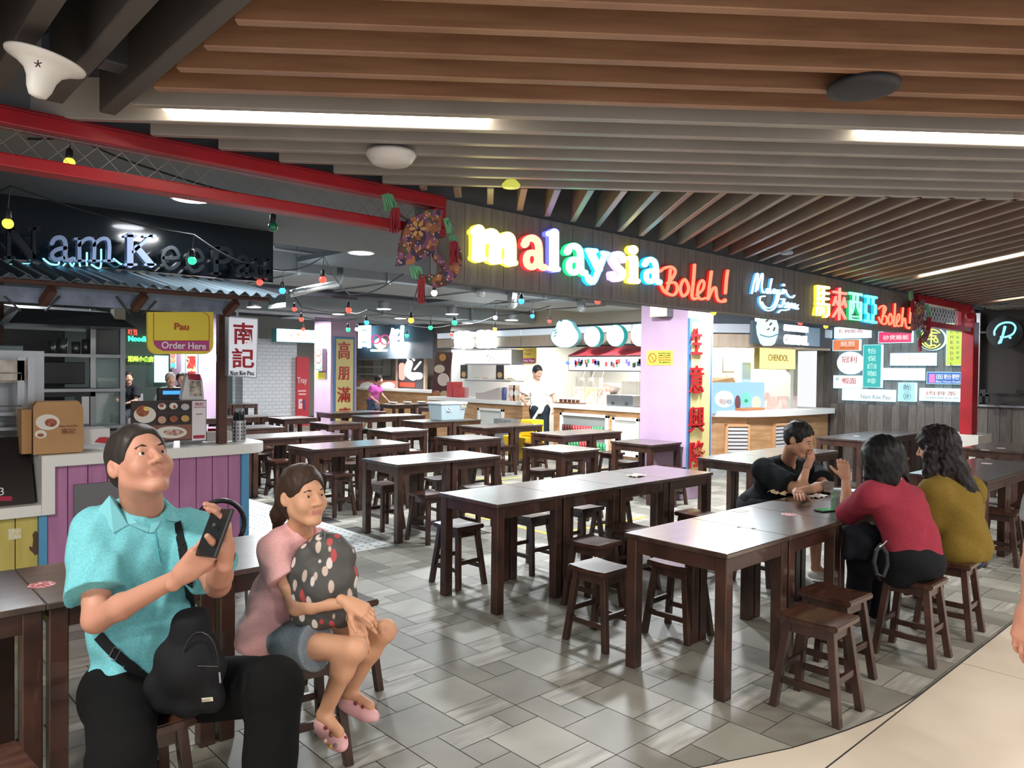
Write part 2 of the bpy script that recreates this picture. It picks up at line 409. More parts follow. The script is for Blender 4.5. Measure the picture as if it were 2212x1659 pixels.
# dark board wall with the stall signs, and the boarded wall under the shop window
DB = [mat('grey_brown_boards', '#57504b', .55, col2='#6b635c', scale=4, stretch=(1, 9, 1), bump=.05), mat('dark_boards', '#433c39', .5, col2='#544c47', scale=4, stretch=(1, 9, 1), bump=.05)]
WX = 13.2
wr = structure(empty('wall_right', (WX, 2, 0)))
g = MB(); y = 3.75
while y < 6.15:
    g.box((WX, y+.002, 0), (WX+.1, y+.128, 1.13), random.choice((0, 1))); g.box((WX, y+.002, 1.132), (WX+.1, y+.128, 3.2), random.choice((0, 0, 1))); y += .13
part(g, 'wall_board', DB, wr)
g = MB(); y = -1.0
while y < 3.7:
    g.box((WX, y+.003, 0), (WX+.1, y+.158, 1.2), random.choice((1, 1, 0))); y += .161
part(g, 'wall_board', DB, wr)
g = MB(); g.box((WX+.1, -1.5, 0), (WX+.3, 6.2, 3.2)); part(g, 'wall_core', mat('wall_core', '#3f3b39', .8), wr)
# ================================================================ TABLES AND STOOLS
def make_table():
    t = empty('dining_table')
    g = MB(); g.box((-.325, -.325, .724), (.325, .325, .75)); g.build('tabletop', TOPW, t, bevel=.0035)
    g = MB()
    for s in (-1, 1):
        g.box((-.25, s*.297-.011, .645), (.25, s*.297+.011, .724)); g.box((s*.297-.011, -.25, .645), (s*.297+.011, .25, .724))
    g.build('apron', WOOD, t, bevel=.002)
    for sx in (-1, 1):
        for sy in (-1, 1):
            cx, cy = sx*.282, sy*.282
            g = MB(); g.box((cx-.033, cy-.033, 0), (cx+.033, cy+.033, .724)); g.build('leg', WOOD, t, bevel=.004)
    return t
def make_stool():
    t = empty('wooden_stool')
    # dished seat
    nx, ny = 9, 9; hx, hy, zt, th = .135, .15, .468, .034; vs = []; fs = []
    for k in (0, 1):
        for i in range(nx):
            for j in range(ny):
                u, v = -1+2*i/(nx-1), -1+2*j/(ny-1)
                z = zt-.008*(1-v*v) if k == 0 else zt-th
                vs.append((u*hx, v*hy, z))
    o = nx*ny
    for i in range(nx-1):
        for j in range(ny-1):
            a = i*ny+j; fs.append((a, a+ny, a+ny+1, a+1)); fs.append((o+a, o+a+1, o+a+ny+1, o+a+ny))
    for i in range(nx-1):
        for j, fl in ((0, 0), (ny-1, 1)):
            a = i*ny+j; q = (a, o+a, o+a+ny, a+ny); fs.append(q if not fl else q[::-1])
    for j in range(ny-1):
        for i, fl in ((0, 1), (nx-1, 0)):
            a = i*ny+j; q = (a, o+a, o+a+1, a+1); fs.append(q if not fl else q[::-1])
    me = bpy.data.meshes.new('seat'); me.from_pydata(vs, [], fs); me.materials.append(SEATW)
    b = bmesh.new(); b.from_mesh(me); bmesh.ops.recalc_face_normals(b, faces=b.faces)
    eg = [e for e in b.edges if len(e.link_faces) == 2 and e.calc_face_angle(0) > .9]
    bmesh.ops.bevel(b, geom=eg, offset=.007, segments=2, affect='EDGES'); b.to_mesh(me); b.free()
    so = bpy.data.objects.new('seat', me); COL.objects.link(so); so.parent = t
    top = lambda sx, sy: Vector((sx*.092, sy*.105, zt-th)); bot = lambda sx, sy: Vector((sx*.132, sy*.158, 0))
    for sx in (-1, 1):
        for sy in (-1, 1):
            a, c = top(sx, sy), bot(sx, sy); g = MB(); h = .0185
            g.add([c+Vector((i*h, j*h, 0)) for i, j in ((-1, -1), (1, -1), (1, 1), (-1, 1))]+[a+Vector((i*h, j*h, 0)) for i, j in ((-1, -1), (1, -1), (1, 1), (-1, 1))],
                  [(3, 2, 1, 0), (4, 5, 6, 7), (0, 1, 5, 4), (1, 2, 6, 5), (2, 3, 7, 6), (3, 0, 4, 7)])
            g.build('leg', WOOD, t, bevel=.002)
    def L(sx, sy, z): a, c = top(sx, sy), bot(sx, sy); return c+(a-c)*(z/a.z)
    g = MB()
    for s in (-1, 1):
        g.beam(L(s, -1, .405), L(s, 1, .405), .018, .05); g.beam(L(-1, s, .405), L(1, s, .405), .018, .05)
    g.build('apron', WOOD, t)
    for s, z in ((-1, .14), (1, .14)):
        g = MB(); g.beam(L(s, -1, z), L(s, 1, z), .018, .032); g.build('stretcher', WOOD, t)
        g = MB(); g.beam(L(-1, s, z+.055), L(1, s, z+.055), .018, .032); g.build('stretcher', WOOD, t)
    return t
T0 = make_table(); S0 = make_stool(); first = {'t': True, 's': True}
def ordn(i, n):
    if n == 1: return ''
    if n == 2: return ('left', 'right')[i]
    return 'leftmost' if i == 0 else 'rightmost' if i == n-1 else ('', 'second from left', 'third from left', 'fourth from left')[i]
ROWS = [  # x of left edge, y of near edge, how many, how one finds the row, stools on the near side, on the far side
 (3.32, 3.73, 4, 'long centre row', 'x', 'x'),
 (3.30, 1.99, 4, 'front right row with the diners', 'x', 'x'),
 (-.68, 3.25, 4, 'row behind the man in turquoise', '', ''),
 (3.98, 5.89, 2, 'pair just behind the long centre row', 'nn', 'nn'),
 (4.00, 7.56, 2, 'pair beside the kiosk counter end', 'nn', 'nn'),
 (2.70, 9.15, 4, 'third row behind the centre row', 'nnnn', '.nnn'),
 (2.60, 10.75, 4, 'fourth row behind the kiosk', '..nn', '..nn'),
 (4.00, 13.25, 4, 'fifth row, far left', '', '...n'),
 (5.40, 18.0, 4, 'rearmost row by the tiled box', '', ''),
 (6.03, 5.72, 1, 'nearest single in the middle column', 'n', 'n'),
 (6.05, 7.45, 1, 'second single in the middle column', 'n', 'n'),
 (6.03, 9.08, 1, 'third single in the middle column', 'n', 'n'),
 (6.00, 10.87, 1, 'fourth single in the middle column', 'n', ''),
 (6.00, 12.43, 1, 'fifth single in the middle column', '', 'n'),
 (7.50, 5.60, 1, 'single beside the nearer lilac pillar', 'n', 'n'),
 (7.58, 7.17, 2, 'pair before the can niche', 'nn', '.n'),
 (7.60, 8.87, 2, 'pair by the yellow mop bucket', 'nn', 'n.'),
 (7.53, 10.39, 2, 'pair carrying the clear tub', 'nn', 'n.'),
 (7.50, 12.05, 2, 'pair behind the clear tub', 'n.', 'nn'),
 (7.50, 13.45, 2, 'pair nearest the farther pillar', '', ''),
 (10.6, 15.9, 2, 'rear pair with white bowls', 'n.', ''),
 (10.55, 14.15, 1, 'single before the rear pair', 'n', ''),
 (10.4, 4.25, 4, 'row along the sign wall', 'nn..', 'n...'),
 (6.84, 3.86, 3, 'row behind the man in black', 'nn.', '...'),
 (7.32, 1.93, 3, 'row behind the woman in mustard', 'nn.', 'n..'),
 (10.45, 2.42, 2, 'pair by the red post', 'n.', 'n.')]
SPOT = {}
def put_stool(x, y, rz, label):
    if first['s']: o = S0; first['s'] = False
    else: o = copy_tree(S0)
    o.location = (x, y, 0); o.rotation_euler.z = math.radians(rz); tag(o, label, 'stool', 'wooden stools of the food hall'); return o
rs = random.Random(11)
for ri, (x0, y0, n, name, near, far) in enumerate(ROWS):
    for i in range(n):
        if first['t']: o = T0; first['t'] = False
        else: o = copy_tree(T0)
        o.location = (x0+.325+.651*i, y0+.325, 0)
        oi = ordn(i, n)
        tag(o, f"dark square wooden table, {(oi+' one of ') if oi else ''}the {name}", 'table', 'square tables of the food hall')
        for side, s, yy in ((near, 'near', y0-.06), (far, 'far', y0+.71)):
            if len(side) > i and side[i] == 'n':
                put_stool(x0+.325+.651*i+rs.uniform(-.05, .05), yy+rs.uniform(-.06, .06), rs.uniform(-4, 4),
                          f"dark stool, {s} side, {(oi+' table of ') if oi else ''}the {name}")
for x, y, r, lb in [
 (3.99, 3.46, 3, 'dark stool at the near side of the long centre row, at its first table joint'),
 (4.55, 3.57, -2, 'dark stool tucked under the second table of the long centre row, near side'),
 (5.46, 3.58, 0, 'dark stool at the near side of the right end of the long centre row'),
 (3.62, 4.52, 2, 'dark stool at the far left corner of the long centre row'),
 (4.33, 4.45, 0, 'pale-lit stool behind the left half of the long centre row'),
 (4.93, 4.42, -3, 'dark stool behind the middle of the long centre row'),
 (5.50, 4.55, 3, 'dark stool behind the right end of the long centre row'),
 (3.50, 2.98, 0, 'scuffed stool standing free between the two front rows'),
 (3.97, 2.74, 2, 'dark stool under the far side of the nearest right table'),
 (5.48, 3.02, 0, 'stool the man in black sits on'),
 (3.61, 1.67, 1, 'brown stool standing nearest of all at lower right'),
 (4.06, 1.79, -2, 'dark stool second from the front at lower right, left of the woman in red'),
 (4.72, 1.62, 0, 'stool the woman in red sits on'),
 (5.36, 1.62, 2, 'stool the woman in mustard sits on'),
 (.80, 2.72, 0, 'stool the man in turquoise sits on'),
 (1.50, 2.90, -8, 'stool the girl in pink sits on'),
 (1.97, 3.42, 0, 'glossy stool right behind the girl with the floral bag'),
 (.33, 2.62, 5, 'dark stool corner at the lower left edge, beside the man'),
 (1.45, 4.16, 0, 'dark stool between the kiosk counter and the table behind the man')]:
    put_stool(x, y, r, lb)
# things lying on the tables
def flat_disc(name, x, y, z, r, m, label, cat, sy=1):
    g = MB(); g.lathe([(r, 0), (r, .0012)], (x, y, z), 28); o = g.build(name, m); tag(o, label, cat); return o
stk = mat('red_sticker', '#a83a42', .4, col2='#dcc3c0', scale=60, fac=(.5, .56))
p = onz(90, 1263, .751); flat_disc('table_sticker', p[0], p[1], .7502, .05, stk, 'round red sticker on the table left of the man', 'sticker')
p = onz(1705, 1111, .751); flat_disc('table_sticker', p[0], p[1], .7502, .05, stk, 'round pink sticker on the table in front of the woman in red', 'sticker')
pale = mat('pale_sticker', '#b9a9a5', .4)
for (a, b), lb in {(2163, 968): 'pale sticker on the table by the red post, left one', (2128, 972): 'pale sticker at the left corner of the table by the red post', (2132, 1001): 'pale sticker on the row behind the woman in mustard', (1850, 942): 'pale sticker on the nearest table along the sign wall'}.items():
    p = onz(a, b, .751); flat_disc('table_sticker', p[0], p[1], .7502, .05, pale, lb, 'sticker')
nap = mat('tissue_paper', '#e9e8e4', .8)
def crumple(name, c, r, m, label, cat, h=.02, seed=1, sx=1, sy=1):
    q = random.Random(seed); n = 9; vs = []; fs = []
    for i in range(n):
        for j in range(n):
            u, v = -1+2*i/(n-1), -1+2*j/(n-1); e = max(abs(u), abs(v))
            vs.append((c[0]+u*r*sx*(1+q.uniform(-.1, .1)*e), c[1]+v*r*sy*(1+q.uniform(-.1, .1)*e), c[2]+.001+q.random()*h*(1-.6*e)))
    for i in range(n-1):
        for j in range(n-1): a = i*n+j; fs.append((a, a+n, a+n+1, a+1))
    g = MB(); g.add(vs, fs); nb = len(vs)
    o = g.build(name, m, smooth=True, fixn=False); tag(o, label, cat)
    md = o.modifiers.new('t', 'SOLIDIFY'); md.thickness = .0015; return o
p = onz(1375, 1028, .751); crumple('snack_wrapper', (p[0], p[1], .75), .06, mat('orange_wrapper', '#d98a3c', .5, col2='#efe7da', scale=22, fac=(.45, .55)), 'crumpled orange and white wrapper on the long centre table', 'wrapper', .03, 2, 1.3, .9)
p = onz(1600, 1104, .751); g = MB(); g.box((p[0]-.06, p[1]-.035, .7505), (p[0]+.06, p[1]+.035, .7515)); tag(g.build('paper_slip', nap), 'small white paper slip lying on the front right table row', 'paper')
p = onz(1765, 1072, .751); crumple('used_tissue', (p[0], p[1], .75), .06, nap, 'crumpled white tissue on the table before the man in black', 'tissue', .025, 5, 1.5, .8)
p = onz(1690, 1066, .751); crumple('paper_bag', (p[0], p[1], .75), .07, mat('kraft_bag', '#c9ab86', .7), 'crumpled brown paper bag at the elbow of the man in black', 'bag', .07, 8, 1.4, 1)
for i, (a, b) in enumerate(((1596, 1139), (1628, 1142))):
    p = onz(a, b, .75); crumple('crumb', (p[0], p[1], .75), .009, nap, 'tiny pale crumb %s on the seam of the front right tables' % ('left' if i == 0 else 'right'), 'crumb', .01, i)
# glass, cup with saucer, phones on the eaters' table
gl = mat('clear_glass', '#e8eef0', .05, trans=.9, alpha=.55)
p = onz(1806, 1104, .75); t = empty('glass_mug', (p[0], p[1], .75), 'tall clear glass of water by the raised arm of the woman in red', 'glass')
g = MB(); g.lathe([(.03, .0), (.034, .004), (.036, .14), (.033, .14), (.03, .012)], (p[0], p[1], .75), 20); part(g, 'glass_wall', gl, t, smooth=True)
g = MB(); g.lathe([(.029, .013), (.031, .09)], (p[0], p[1], .75), 20); part(g, 'water', mat('water', '#cfd8da', .05, alpha=.35), t)
p = onz(1800, 1068, .75); t = empty('teacup', (p[0]+.04, p[1]+.06, .75), 'glass teacup with a handle on a brown saucer before the woman in red', 'cup')
c = (p[0]+.04, p[1]+.06, .75)
g = MB(); g.lathe([(.025, .012), (.042, .03), (.045, .085), (.041, .085), (.036, .03)], c, 22); part(g, 'cup', gl, t, smooth=True)
g = MB(); g.tube([(c[0]-.04, c[1]+.02, .81), (c[0]-.07, c[1]+.035, .805), (c[0]-.07, c[1]+.035, .78), (c[0]-.04, c[1]+.02, .775)], .005); part(g, 'handle', gl, t, smooth=True)
g = MB(); g.lathe([(.03, .001), (.07, .012), (.068, .014), (.03, .006)], c, 24); part(g, 'saucer', mat('saucer_brown', '#4a3a30', .3), t, smooth=True)
def phone(c, ux, label, scr, L=.15, Wd=.075):
    t = empty('smartphone', c, label, 'phone'); u = Vector(ux).normalized(); v = Vector((-u.y, u.x, 0)); c = Vector(c)
    g = MB(); g.beam(c-u*L/2+Vector((0, 0, .005)), c+u*L/2+Vector((0, 0, .005)), Wd, .008); part(g, 'case', BLACK, t, bevel=.002)
    g = MB(); g.beam(c-u*(L/2-.006)+Vector((0, 0, .0097)), c+u*(L/2-.006)+Vector((0, 0, .0097)), Wd-.01, .001); part(g, 'screen', scr, t)
p = onz(1795, 1105, .7505); phone((p[0], p[1]+.03, .7505), (1, -.3, 0), 'dark phone with a green lit screen under the raised arm', mat('green_screen', '#0c140e', .1, em='#39d25b', es=.2))
p = onz(1845, 1062, .7505); phone((p[0], p[1], .7505), (1, .2, 0), 'phone with a pale blue screen behind the glass of water', mat('blue_screen', '#3a5a78', .1, em='#8fc4ee', es=1.2))
# magazine on the stool behind the long row
p = onz(1545, 1043, .48)
put_stool(7.08, 4.72, 0, 'stool with paper on its seat, left of the row behind the man in black') if False else None
g = MB(); g.box((7.02, 3.68, .4685), (7.26, 3.94, .472)); tag(g.build('magazine', mat('printed_paper', '#cfc3b6', .5, col2='#a89fa8', scale=12)), 'printed paper lying on the stool left of the man in black', 'paper')
# clear tub
p = onz(990, 906, .75); t = empty('storage_tub', (8.28, 10.7, .75), 'clear plastic tub with lid on the dark table before the food stall', 'tub')
TB = mat('frosted_plastic', '#bcd2da', .35, alpha=.8); TL = mat('milky_lid', '#dfe9ea', .4)
def tub(c, t):
    g = MB(); x, y, z = c
    g.add([(x-.25, y-.17, z+.002), (x+.25, y-.17, z+.002), (x+.25, y+.17, z+.002), (x-.25, y+.17, z+.002), (x-.28, y-.2, z+.29), (x+.28, y-.2, z+.29), (x+.28, y+.2, z+.29), (x-.28, y+.2, z+.29)],
          [(0, 3, 2, 1), (4, 5, 6, 7), (0, 1, 5, 4), (1, 2, 6, 5), (2, 3, 7, 6), (3, 0, 4, 7)]); part(g, 'body', TB, t, bevel=.01)
    g = MB(); g.box((x-.3, y-.22, z+.285), (x+.3, y+.22, z+.325)); part(g, 'lid', TL, t, bevel=.01)
    g = MB(); g.tube([(x+.16, y-.215, z+.28), (x+.16, y-.235, z+.23), (x+.25, y-.235, z+.23), (x+.25, y-.215, z+.28)], .01); part(g, 'handle', mat('beige_handle', '#c9b48f', .5), t)
    g = MB(); g.box((x-.16, y-.2, z+.15), (x-.05, y-.195, z+.22)); part(g, 'sticker', mat('label_white_blue', '#e7eef2', .5, col2='#27506e', scale=30, fac=(.5, .56)), t)
    g = MB()
    for k in range(4): g.lathe([(.055, .01), (.06, .24)], (x-.17+.11*k, y-.06, z), 16)
    part(g, 'stacked_cups', mat('cup_plastic', '#c4d3d8', .5), t)
tub((8.28, 10.7, .75), t)
# dishes left on the rear table
for i, (a, b) in enumerate(((866, 870), (884, 868), (905, 869))):
    p = onz(a, b, .76); p = np.array([10.85+.45*i, 16.3, .75])
    g = MB(); g.lathe([(.05, .0), (.1, .02), (.12, .05), (.11, .05), (.05, .01)], (p[0], p[1], .7501), 20)
    tag(g.build('bowl', WHITE, smooth=True), 'used white bowl on the rear table, %s of three' % ('left', 'middle', 'right')[i], 'bowl')
# ================================================================ ENTRANCE FRAME, SIGNS ON THE FASCIA
REDU = RED
fr = empty('entrance_frame', (0, 3.46, 2.4), 'long red steel frame with wire mesh above the kiosk, left of the boarded fascia', 'frame')  # red steel frame of two beams, end post and mesh
g = MB(); g.box((-3, 3.46, 2.578), (2.66, 3.56, 2.64)); g.box((-3, 3.475, 2.64), (2.66, 3.545, 2.656)); part(g, 'top_beam', REDU, fr, bevel=.006)
g = MB(); g.box((-3, 3.46, 2.415), (2.66, 3.56, 2.468)); part(g, 'bottom_beam', REDU, fr, bevel=.006)
g = MB(); g.box((2.58, 3.46, 2.468), (2.66, 3.56, 2.578)); part(g, 'end_post', REDU, fr, bevel=.004)
WIRE = mat('mesh_wire', '#8b7f80', .45, .6)
g = MB()
for k in range(-30, 28):
    x = k*.095
    for s in (-1, 1):
        a, b = (x, x+s*.11)
        if max(a, b) > 2.6: continue
        g.beam((a, 3.51, 2.468), (b, 3.51, 2.578), .0022, .0022)
g.beam((-3, 3.51, 2.574), (2.6, 3.51, 2.574), .004, .004)
for k in range(-24, 22): g.beam((k*.12, 3.505, 2.57), (k*.12+.02, 3.505, 2.584), .003, .003)
part(g, 'wire_mesh', WIRE, fr)
fr = empty('entrance_frame', (12.25, 3.5, 0.8), 'red steel post with mesh panel at the right end of the fascia', 'frame')
g = MB(); g.box((12.13, 3.42, .8), (12.38, 3.58, 2.42)); part(g, 'post', REDU, fr, bevel=.01)
g = MB(); g.tube([(12.26, 3.5, 2.38), (12.25, 3.5, 2.5), (12.17, 3.5, 2.58), (12.02, 3.5, 2.6)], .075, 10); g.box((10.0, 3.44, 2.56), (12.05, 3.56, 2.65)); part(g, 'top_beam', REDU, fr)
g = MB(); g.box((10.0, 3.44, 2.27), (12.2, 3.56, 2.34)); part(g, 'bottom_beam', REDU, fr, bevel=.005)
g = MB(); g.box((11.7, 3.46, 2.34), (11.85, 3.54, 2.56)); part(g, 'mesh_stop', REDU, fr)
g = MB()
for k in range(16):
    for s in (-1, 1):
        a = 10.0+k*.11+(.0 if s > 0 else .22); g.beam((a, 3.5, 2.34), (a+s*.22, 3.5, 2.56), .005, .005)
part(g, 'wire_mesh', mat('pale_wire', '#b8c4cc', .5), fr)
g = MB(); g.box((12.0, 3.3, 0), (12.62, 3.75, .8)); tag(g.build('plinth_block', mat('raw_white_plinth', '#cfcac0', .8)), 'off-white block that the red post stands on', 'plinth')
def emm(name, c, s, smp=True): return mat('lit_'+name, '#202020', .4, em=c, es=s, sample=smp)
FP = ('y', FY-.07)
CR = (1000, 480, 3.568)
def a_strokes(X, Y, k, w=1):   # rounded letter a
    p = lambda x, y: (X+x*k, Y+y*k)
    return [([p(38, 62), p(50, 38), p(90, 24), p(128, 50), p(140, 110), p(143, 205), p(160, 232), p(175, 236)], 50*k*w), ([p(36, 68), p(42, 62)], 56*k*w, False, 1),
            ([p(48, 180), p(60, 140), p(95, 130), p(125, 150), p(125, 200), p(95, 232), p(60, 220)], 46*k*w, True)]
LET = [
 ('m', '#fff3a0', 3.6, '#cfc23a', [([(122, 66), (125, 170), (122, 262)], 96), ([(165, 130), (205, 95), (238, 105), (252, 160), (250, 280)], 92), ([(300, 160), (335, 120), (360, 130), (368, 190), (368, 298)], 88),
      ([(92, 272), (160, 278)], 50, False, 1), ([(215, 292), (288, 298)], 46, False, 1), ([(335, 306), (404, 314)], 44, False, 1), ([(84, 72), (130, 62)], 48, False, 1)]),
 ('a', '#ffa080', 2.0, '#e0252c', a_strokes(440, 96, 1.07)),
 ('l', '#b4b6ff', 1.7, '#5a5fd8', [([(705, 84), (705, 350)], 72, False, 1), ([(668, 354), (735, 362)], 42, False, 1), ([(662, 88), (720, 78)], 42, False, 1)]),
 ('a', '#90ffc4', 3.4, '#18a867', a_strokes(772, 160, .98)),
 ('y', '#8ce8ff', 2.4, '#1a9fd8', [([(985, 230), (1050, 360)], 60, False, 1), ([(1098, 245), (1045, 380), (1005, 462), (968, 440)], 44), ([(962, 216), (1028, 222)], 36, False, 1), ([(1078, 236), (1120, 244)], 34, False, 1), ([(966, 424), (972, 430)], 46, False, 1)]),
 ('s', '#f0e6ff', 3.0, '#a89bd8', [([(1238, 282), (1222, 252), (1185, 248), (1162, 285), (1190, 335), (1232, 380), (1225, 425), (1180, 435), (1155, 400)], 42), ([(1242, 262), (1244, 300)], 26, False, 1), ([(1150, 392), (1152, 430)], 26, False, 1)]),
 ('i', '#fff6b0', 3.2, '#c9bc3a', [([(1308, 212), (1318, 214)], 68, False, 1), ([(1318, 285), (1318, 440)], 66, False, 1), ([(1288, 448), (1350, 455)], 38, False, 1), ([(1286, 278), (1320, 276)], 36, False, 1)]),
 ('a', '#8cecff', 3.2, '#1598c8', a_strokes(1376, 268, .82))]
sg = empty('word_sign', tuple(ony(1220, 560, FY)), 'big glowing multicoloured lower-case word sign on the dark boarded fascia', 'sign')
for nm, c, s_, ec, st in LET:
    px = np.mean([q[0] for z in st for q in z[0]])
    g = MB(); px_strokes(g, [tuple([z[0], z[1]+6])+tuple(z[2:]) for z in st], CR, ('y', FY-.038), .036)
    e = part(g, 'letter', emm('glow_'+ec, ec, 1.7), sg)
    g = MB(); px_strokes(g, st, CR, ('y', FY-.044), .007); part(g, 'lit_face', emm(c+str(s_), c, s_), e)
BOL = [([(1524, 378), (1560, 352), (1610, 345), (1640, 378), (1618, 430), (1580, 470)], 20), ([(1602, 368), (1590, 470), (1562, 540), (1526, 478)], 20), ([(1585, 468), (1640, 468), (1655, 520), (1625, 562), (1570, 545)], 20),
       ([(1712, 440), (1740, 490), (1735, 540), (1700, 570), (1680, 530), (1685, 480)], 20, True), ([(1788, 330), (1780, 450), (1768, 560), (1782, 590), (1805, 585)], 21),
       ([(1805, 560), (1850, 520), (1862, 470), (1845, 448), (1818, 490), (1812, 560), (1835, 592), (1870, 585)], 18), ([(1918, 382), (1905, 480), (1892, 592)], 21), ([(1895, 590), (1925, 520), (1950, 505), (1958, 570), (1975, 605), (2010, 612)], 19),
       ([(2044, 375), (2034, 440), (2026, 545)], 21), ([(2022, 600), (2022, 606)], 26, False, 1)]
def script(strokes, crop, label, c='#ff8060', s_=1.35, ec='#c8201c', extra=5, nm='script_sign'):
    g = MB(); px_strokes(g, [tuple([z[0], z[1]+extra])+tuple(z[2:]) for z in strokes], crop, ('y', FY-.03), .028)
    xs = [ony(crop[0]+q[0]/crop[2], crop[1]+q[1]/crop[2], FY) for z in strokes for q in z[0]]
    t = empty(nm, tuple(np.mean(xs, axis=0)), label, 'sign'); part(g, 'lettering', emm('edge_'+ec, ec, .9, False), t)
    g = MB(); px_strokes(g, strokes, crop, ('y', FY-.036), .007); part(g, 'lit_face', emm(c+str(s_), c, s_), t); return t
script(BOL, CR, 'red glowing handwritten word with exclamation mark right of the big letters')
C2 = (1580, 560, 5.267)
BO2 = [tuple([[(1677+(x-1520)*.705, 532+(y-345)*.97-(x-1520)*.03+(12 if x > 1990 else 0)) for x, y in z[0]], z[1]*.85])+tuple(z[2:]) for z in BOL]
script(BO2, C2, 'smaller red handwritten word with exclamation mark at the right end of the fascia')
MS = [([(238, 388), (258, 280), (288, 175), (305, 168), (300, 230), (282, 365)], 13), ([(300, 350), (325, 240), (355, 162), (362, 200), (350, 300), (362, 375), (392, 372)], 13), ([(398, 372), (412, 335), (425, 350), (412, 388), (436, 372)], 12),
      ([(436, 372), (462, 240), (462, 225), (448, 300), (445, 385), (470, 372)], 12), ([(470, 372), (488, 340), (500, 350), (488, 390), (512, 372), (524, 348)], 11), ([(524, 348), (520, 392), (545, 380), (552, 350)], 11),
      ([(552, 352), (548, 398), (575, 385), (590, 345), (602, 350), (596, 392)], 11), ([(596, 392), (622, 350), (632, 385), (665, 425), (700, 436), (722, 412)], 13), ([(598, 290), (602, 296)], 24, False, 1),
      ([(546, 400), (530, 480), (490, 560), (430, 585), (370, 555), (330, 490), (335, 430), (385, 420)], 13), ([(520, 410), (505, 480), (470, 540), (430, 555), (385, 535), (352, 485)], 10),
      ([(565, 452), (612, 455), (595, 480), (580, 530), (555, 545), (548, 520)], 13), ([(612, 490), (630, 530), (650, 492), (665, 535), (690, 500), (702, 540), (725, 505), (740, 545), (762, 520)], 14), ([(615, 545), (690, 545), (760, 562)], 22), ([(540, 605), (570, 578), (620, 580), (662, 568)], 13)]
script(MS, C2, 'white neon handwriting with a smile-shaped curl, between the two coloured words', c='#d8f0ff', s_=2.6, ec='#5aa8d8', extra=3)
CJ = [('#fff4a0', 2.4, '#b8a82a', [([(992, 308), (992, 515)], 30, False, 1), ([(992, 310), (1110, 325)], 30, False, 1), ([(1052, 320), (1048, 500)], 26, False, 1), ([(992, 378), (1108, 390)], 26, False, 1), ([(992, 440), (1108, 452)], 26, False, 1),
        ([(985, 505), (1112, 520)], 28, False, 1), ([(1108, 520), (1106, 635), (1080, 650)], 30, False, 1), ([(982, 545), (968, 628)], 24, False, 1), ([(1018, 545), (1008, 632)], 24, False, 1), ([(1050, 550), (1052, 628)], 22, False, 1)]),
      ('#ff8070', 1.6, '#b81e20', [([(1168, 370), (1305, 392)], 28, False, 1), ([(1236, 338), (1230, 680)], 28, False, 1), ([(1192, 430), (1164, 520)], 24, False, 1), ([(1196, 470), (1214, 520)], 20, False, 1), ([(1288, 440), (1262, 520)], 22, False, 1), ([(1286, 450), (1306, 540)], 24, False, 1), ([(1226, 550), (1162, 650)], 26, False, 1), ([(1238, 550), (1298, 672)], 26, False, 1)]),
      ('#80f8b8', 1.9, '#128a48', [([(1350, 385), (1482, 405)], 30, False, 1), ([(1358, 480), (1356, 680), (1474, 694), (1478, 492), (1358, 480)], 28, False, 1), ([(1396, 400), (1394, 540), (1378, 610)], 22, False, 1), ([(1440, 408), (1438, 540), (1464, 612)], 22, False, 1), ([(1380, 650), (1450, 655)], 16, False, 1)]),
      ('#60e4ff', 1.8, '#0f8fb8', [([(1528, 418), (1652, 438)], 28, False, 1), ([(1522, 698), (1650, 720)], 28, False, 1), ([(1562, 430), (1560, 500), (1534, 512), (1532, 608), (1560, 622), (1558, 700)], 28, False, 1), ([(1618, 438), (1616, 512), (1642, 522), (1640, 622), (1614, 634), (1612, 708)], 28, False, 1)])]
sg = empty('character_sign', tuple(ony(1830, 655, FY)), 'four glowing Chinese characters in yellow, red, green and cyan on the fascia', 'sign')
for c, s_, ec, st in CJ:
    g = MB(); px_strokes(g, [tuple([z[0], z[1]+6])+tuple(z[2:]) for z in st], C2, ('y', FY-.038), .036)
    e = part(g, 'letter', emm('glow_'+ec, ec, 1.7), sg)
    g = MB(); px_strokes(g, st, C2, ('y', FY-.044), .007); part(g, 'lit_face', emm(c+str(s_), c, s_), e)
# ---- festival kites on the fascia ends
FLO = bpy.data.materials.new('floral_cloth'); FLO.use_nodes = True; nt = FLO.node_tree; b_ = nt.nodes['Principled BSDF']; b_.inputs['Roughness'].default_value = .8
tc = nt.nodes.new('ShaderNodeTexCoord'); v1 = nt.nodes.new('ShaderNodeTexVoronoi'); v1.inputs['Scale'].default_value = 30; v2 = nt.nodes.new('ShaderNodeTexVoronoi'); v2.inputs['Scale'].default_value = 42
r1 = nt.nodes.new('ShaderNodeValToRGB'); r1.color_ramp.interpolation = 'CONSTANT'; els = r1.color_ramp.elements
for i, c in enumerate(['#6d3f42', '#94603f', '#7a4a6c', '#3d3550', '#a8704a', '#5b3a30', '#85506f', '#4a5244']):
    e = els[i] if i < 2 else els.new(i/8); e.position = i/8; e.color = lin(c)
r2 = nt.nodes.new('ShaderNodeValToRGB'); r2.color_ramp.elements[0].position = .16; r2.color_ramp.elements[0].color = (1, 1, 1, 1); r2.color_ramp.elements[1].position = .24; r2.color_ramp.elements[1].color = (0, 0, 0, 1)
sp = nt.nodes.new('ShaderNodeSeparateColor'); mx = nt.nodes.new('ShaderNodeMixRGB'); mx.inputs[2].default_value = lin('#d8c4b0')
nt.links.new(tc.outputs['Object'], v1.inputs['Vector']); nt.links.new(tc.outputs['Object'], v2.inputs['Vector']); nt.links.new(v1.outputs['Color'], sp.inputs[0]); nt.links.new(sp.outputs[0], r1.inputs[0])
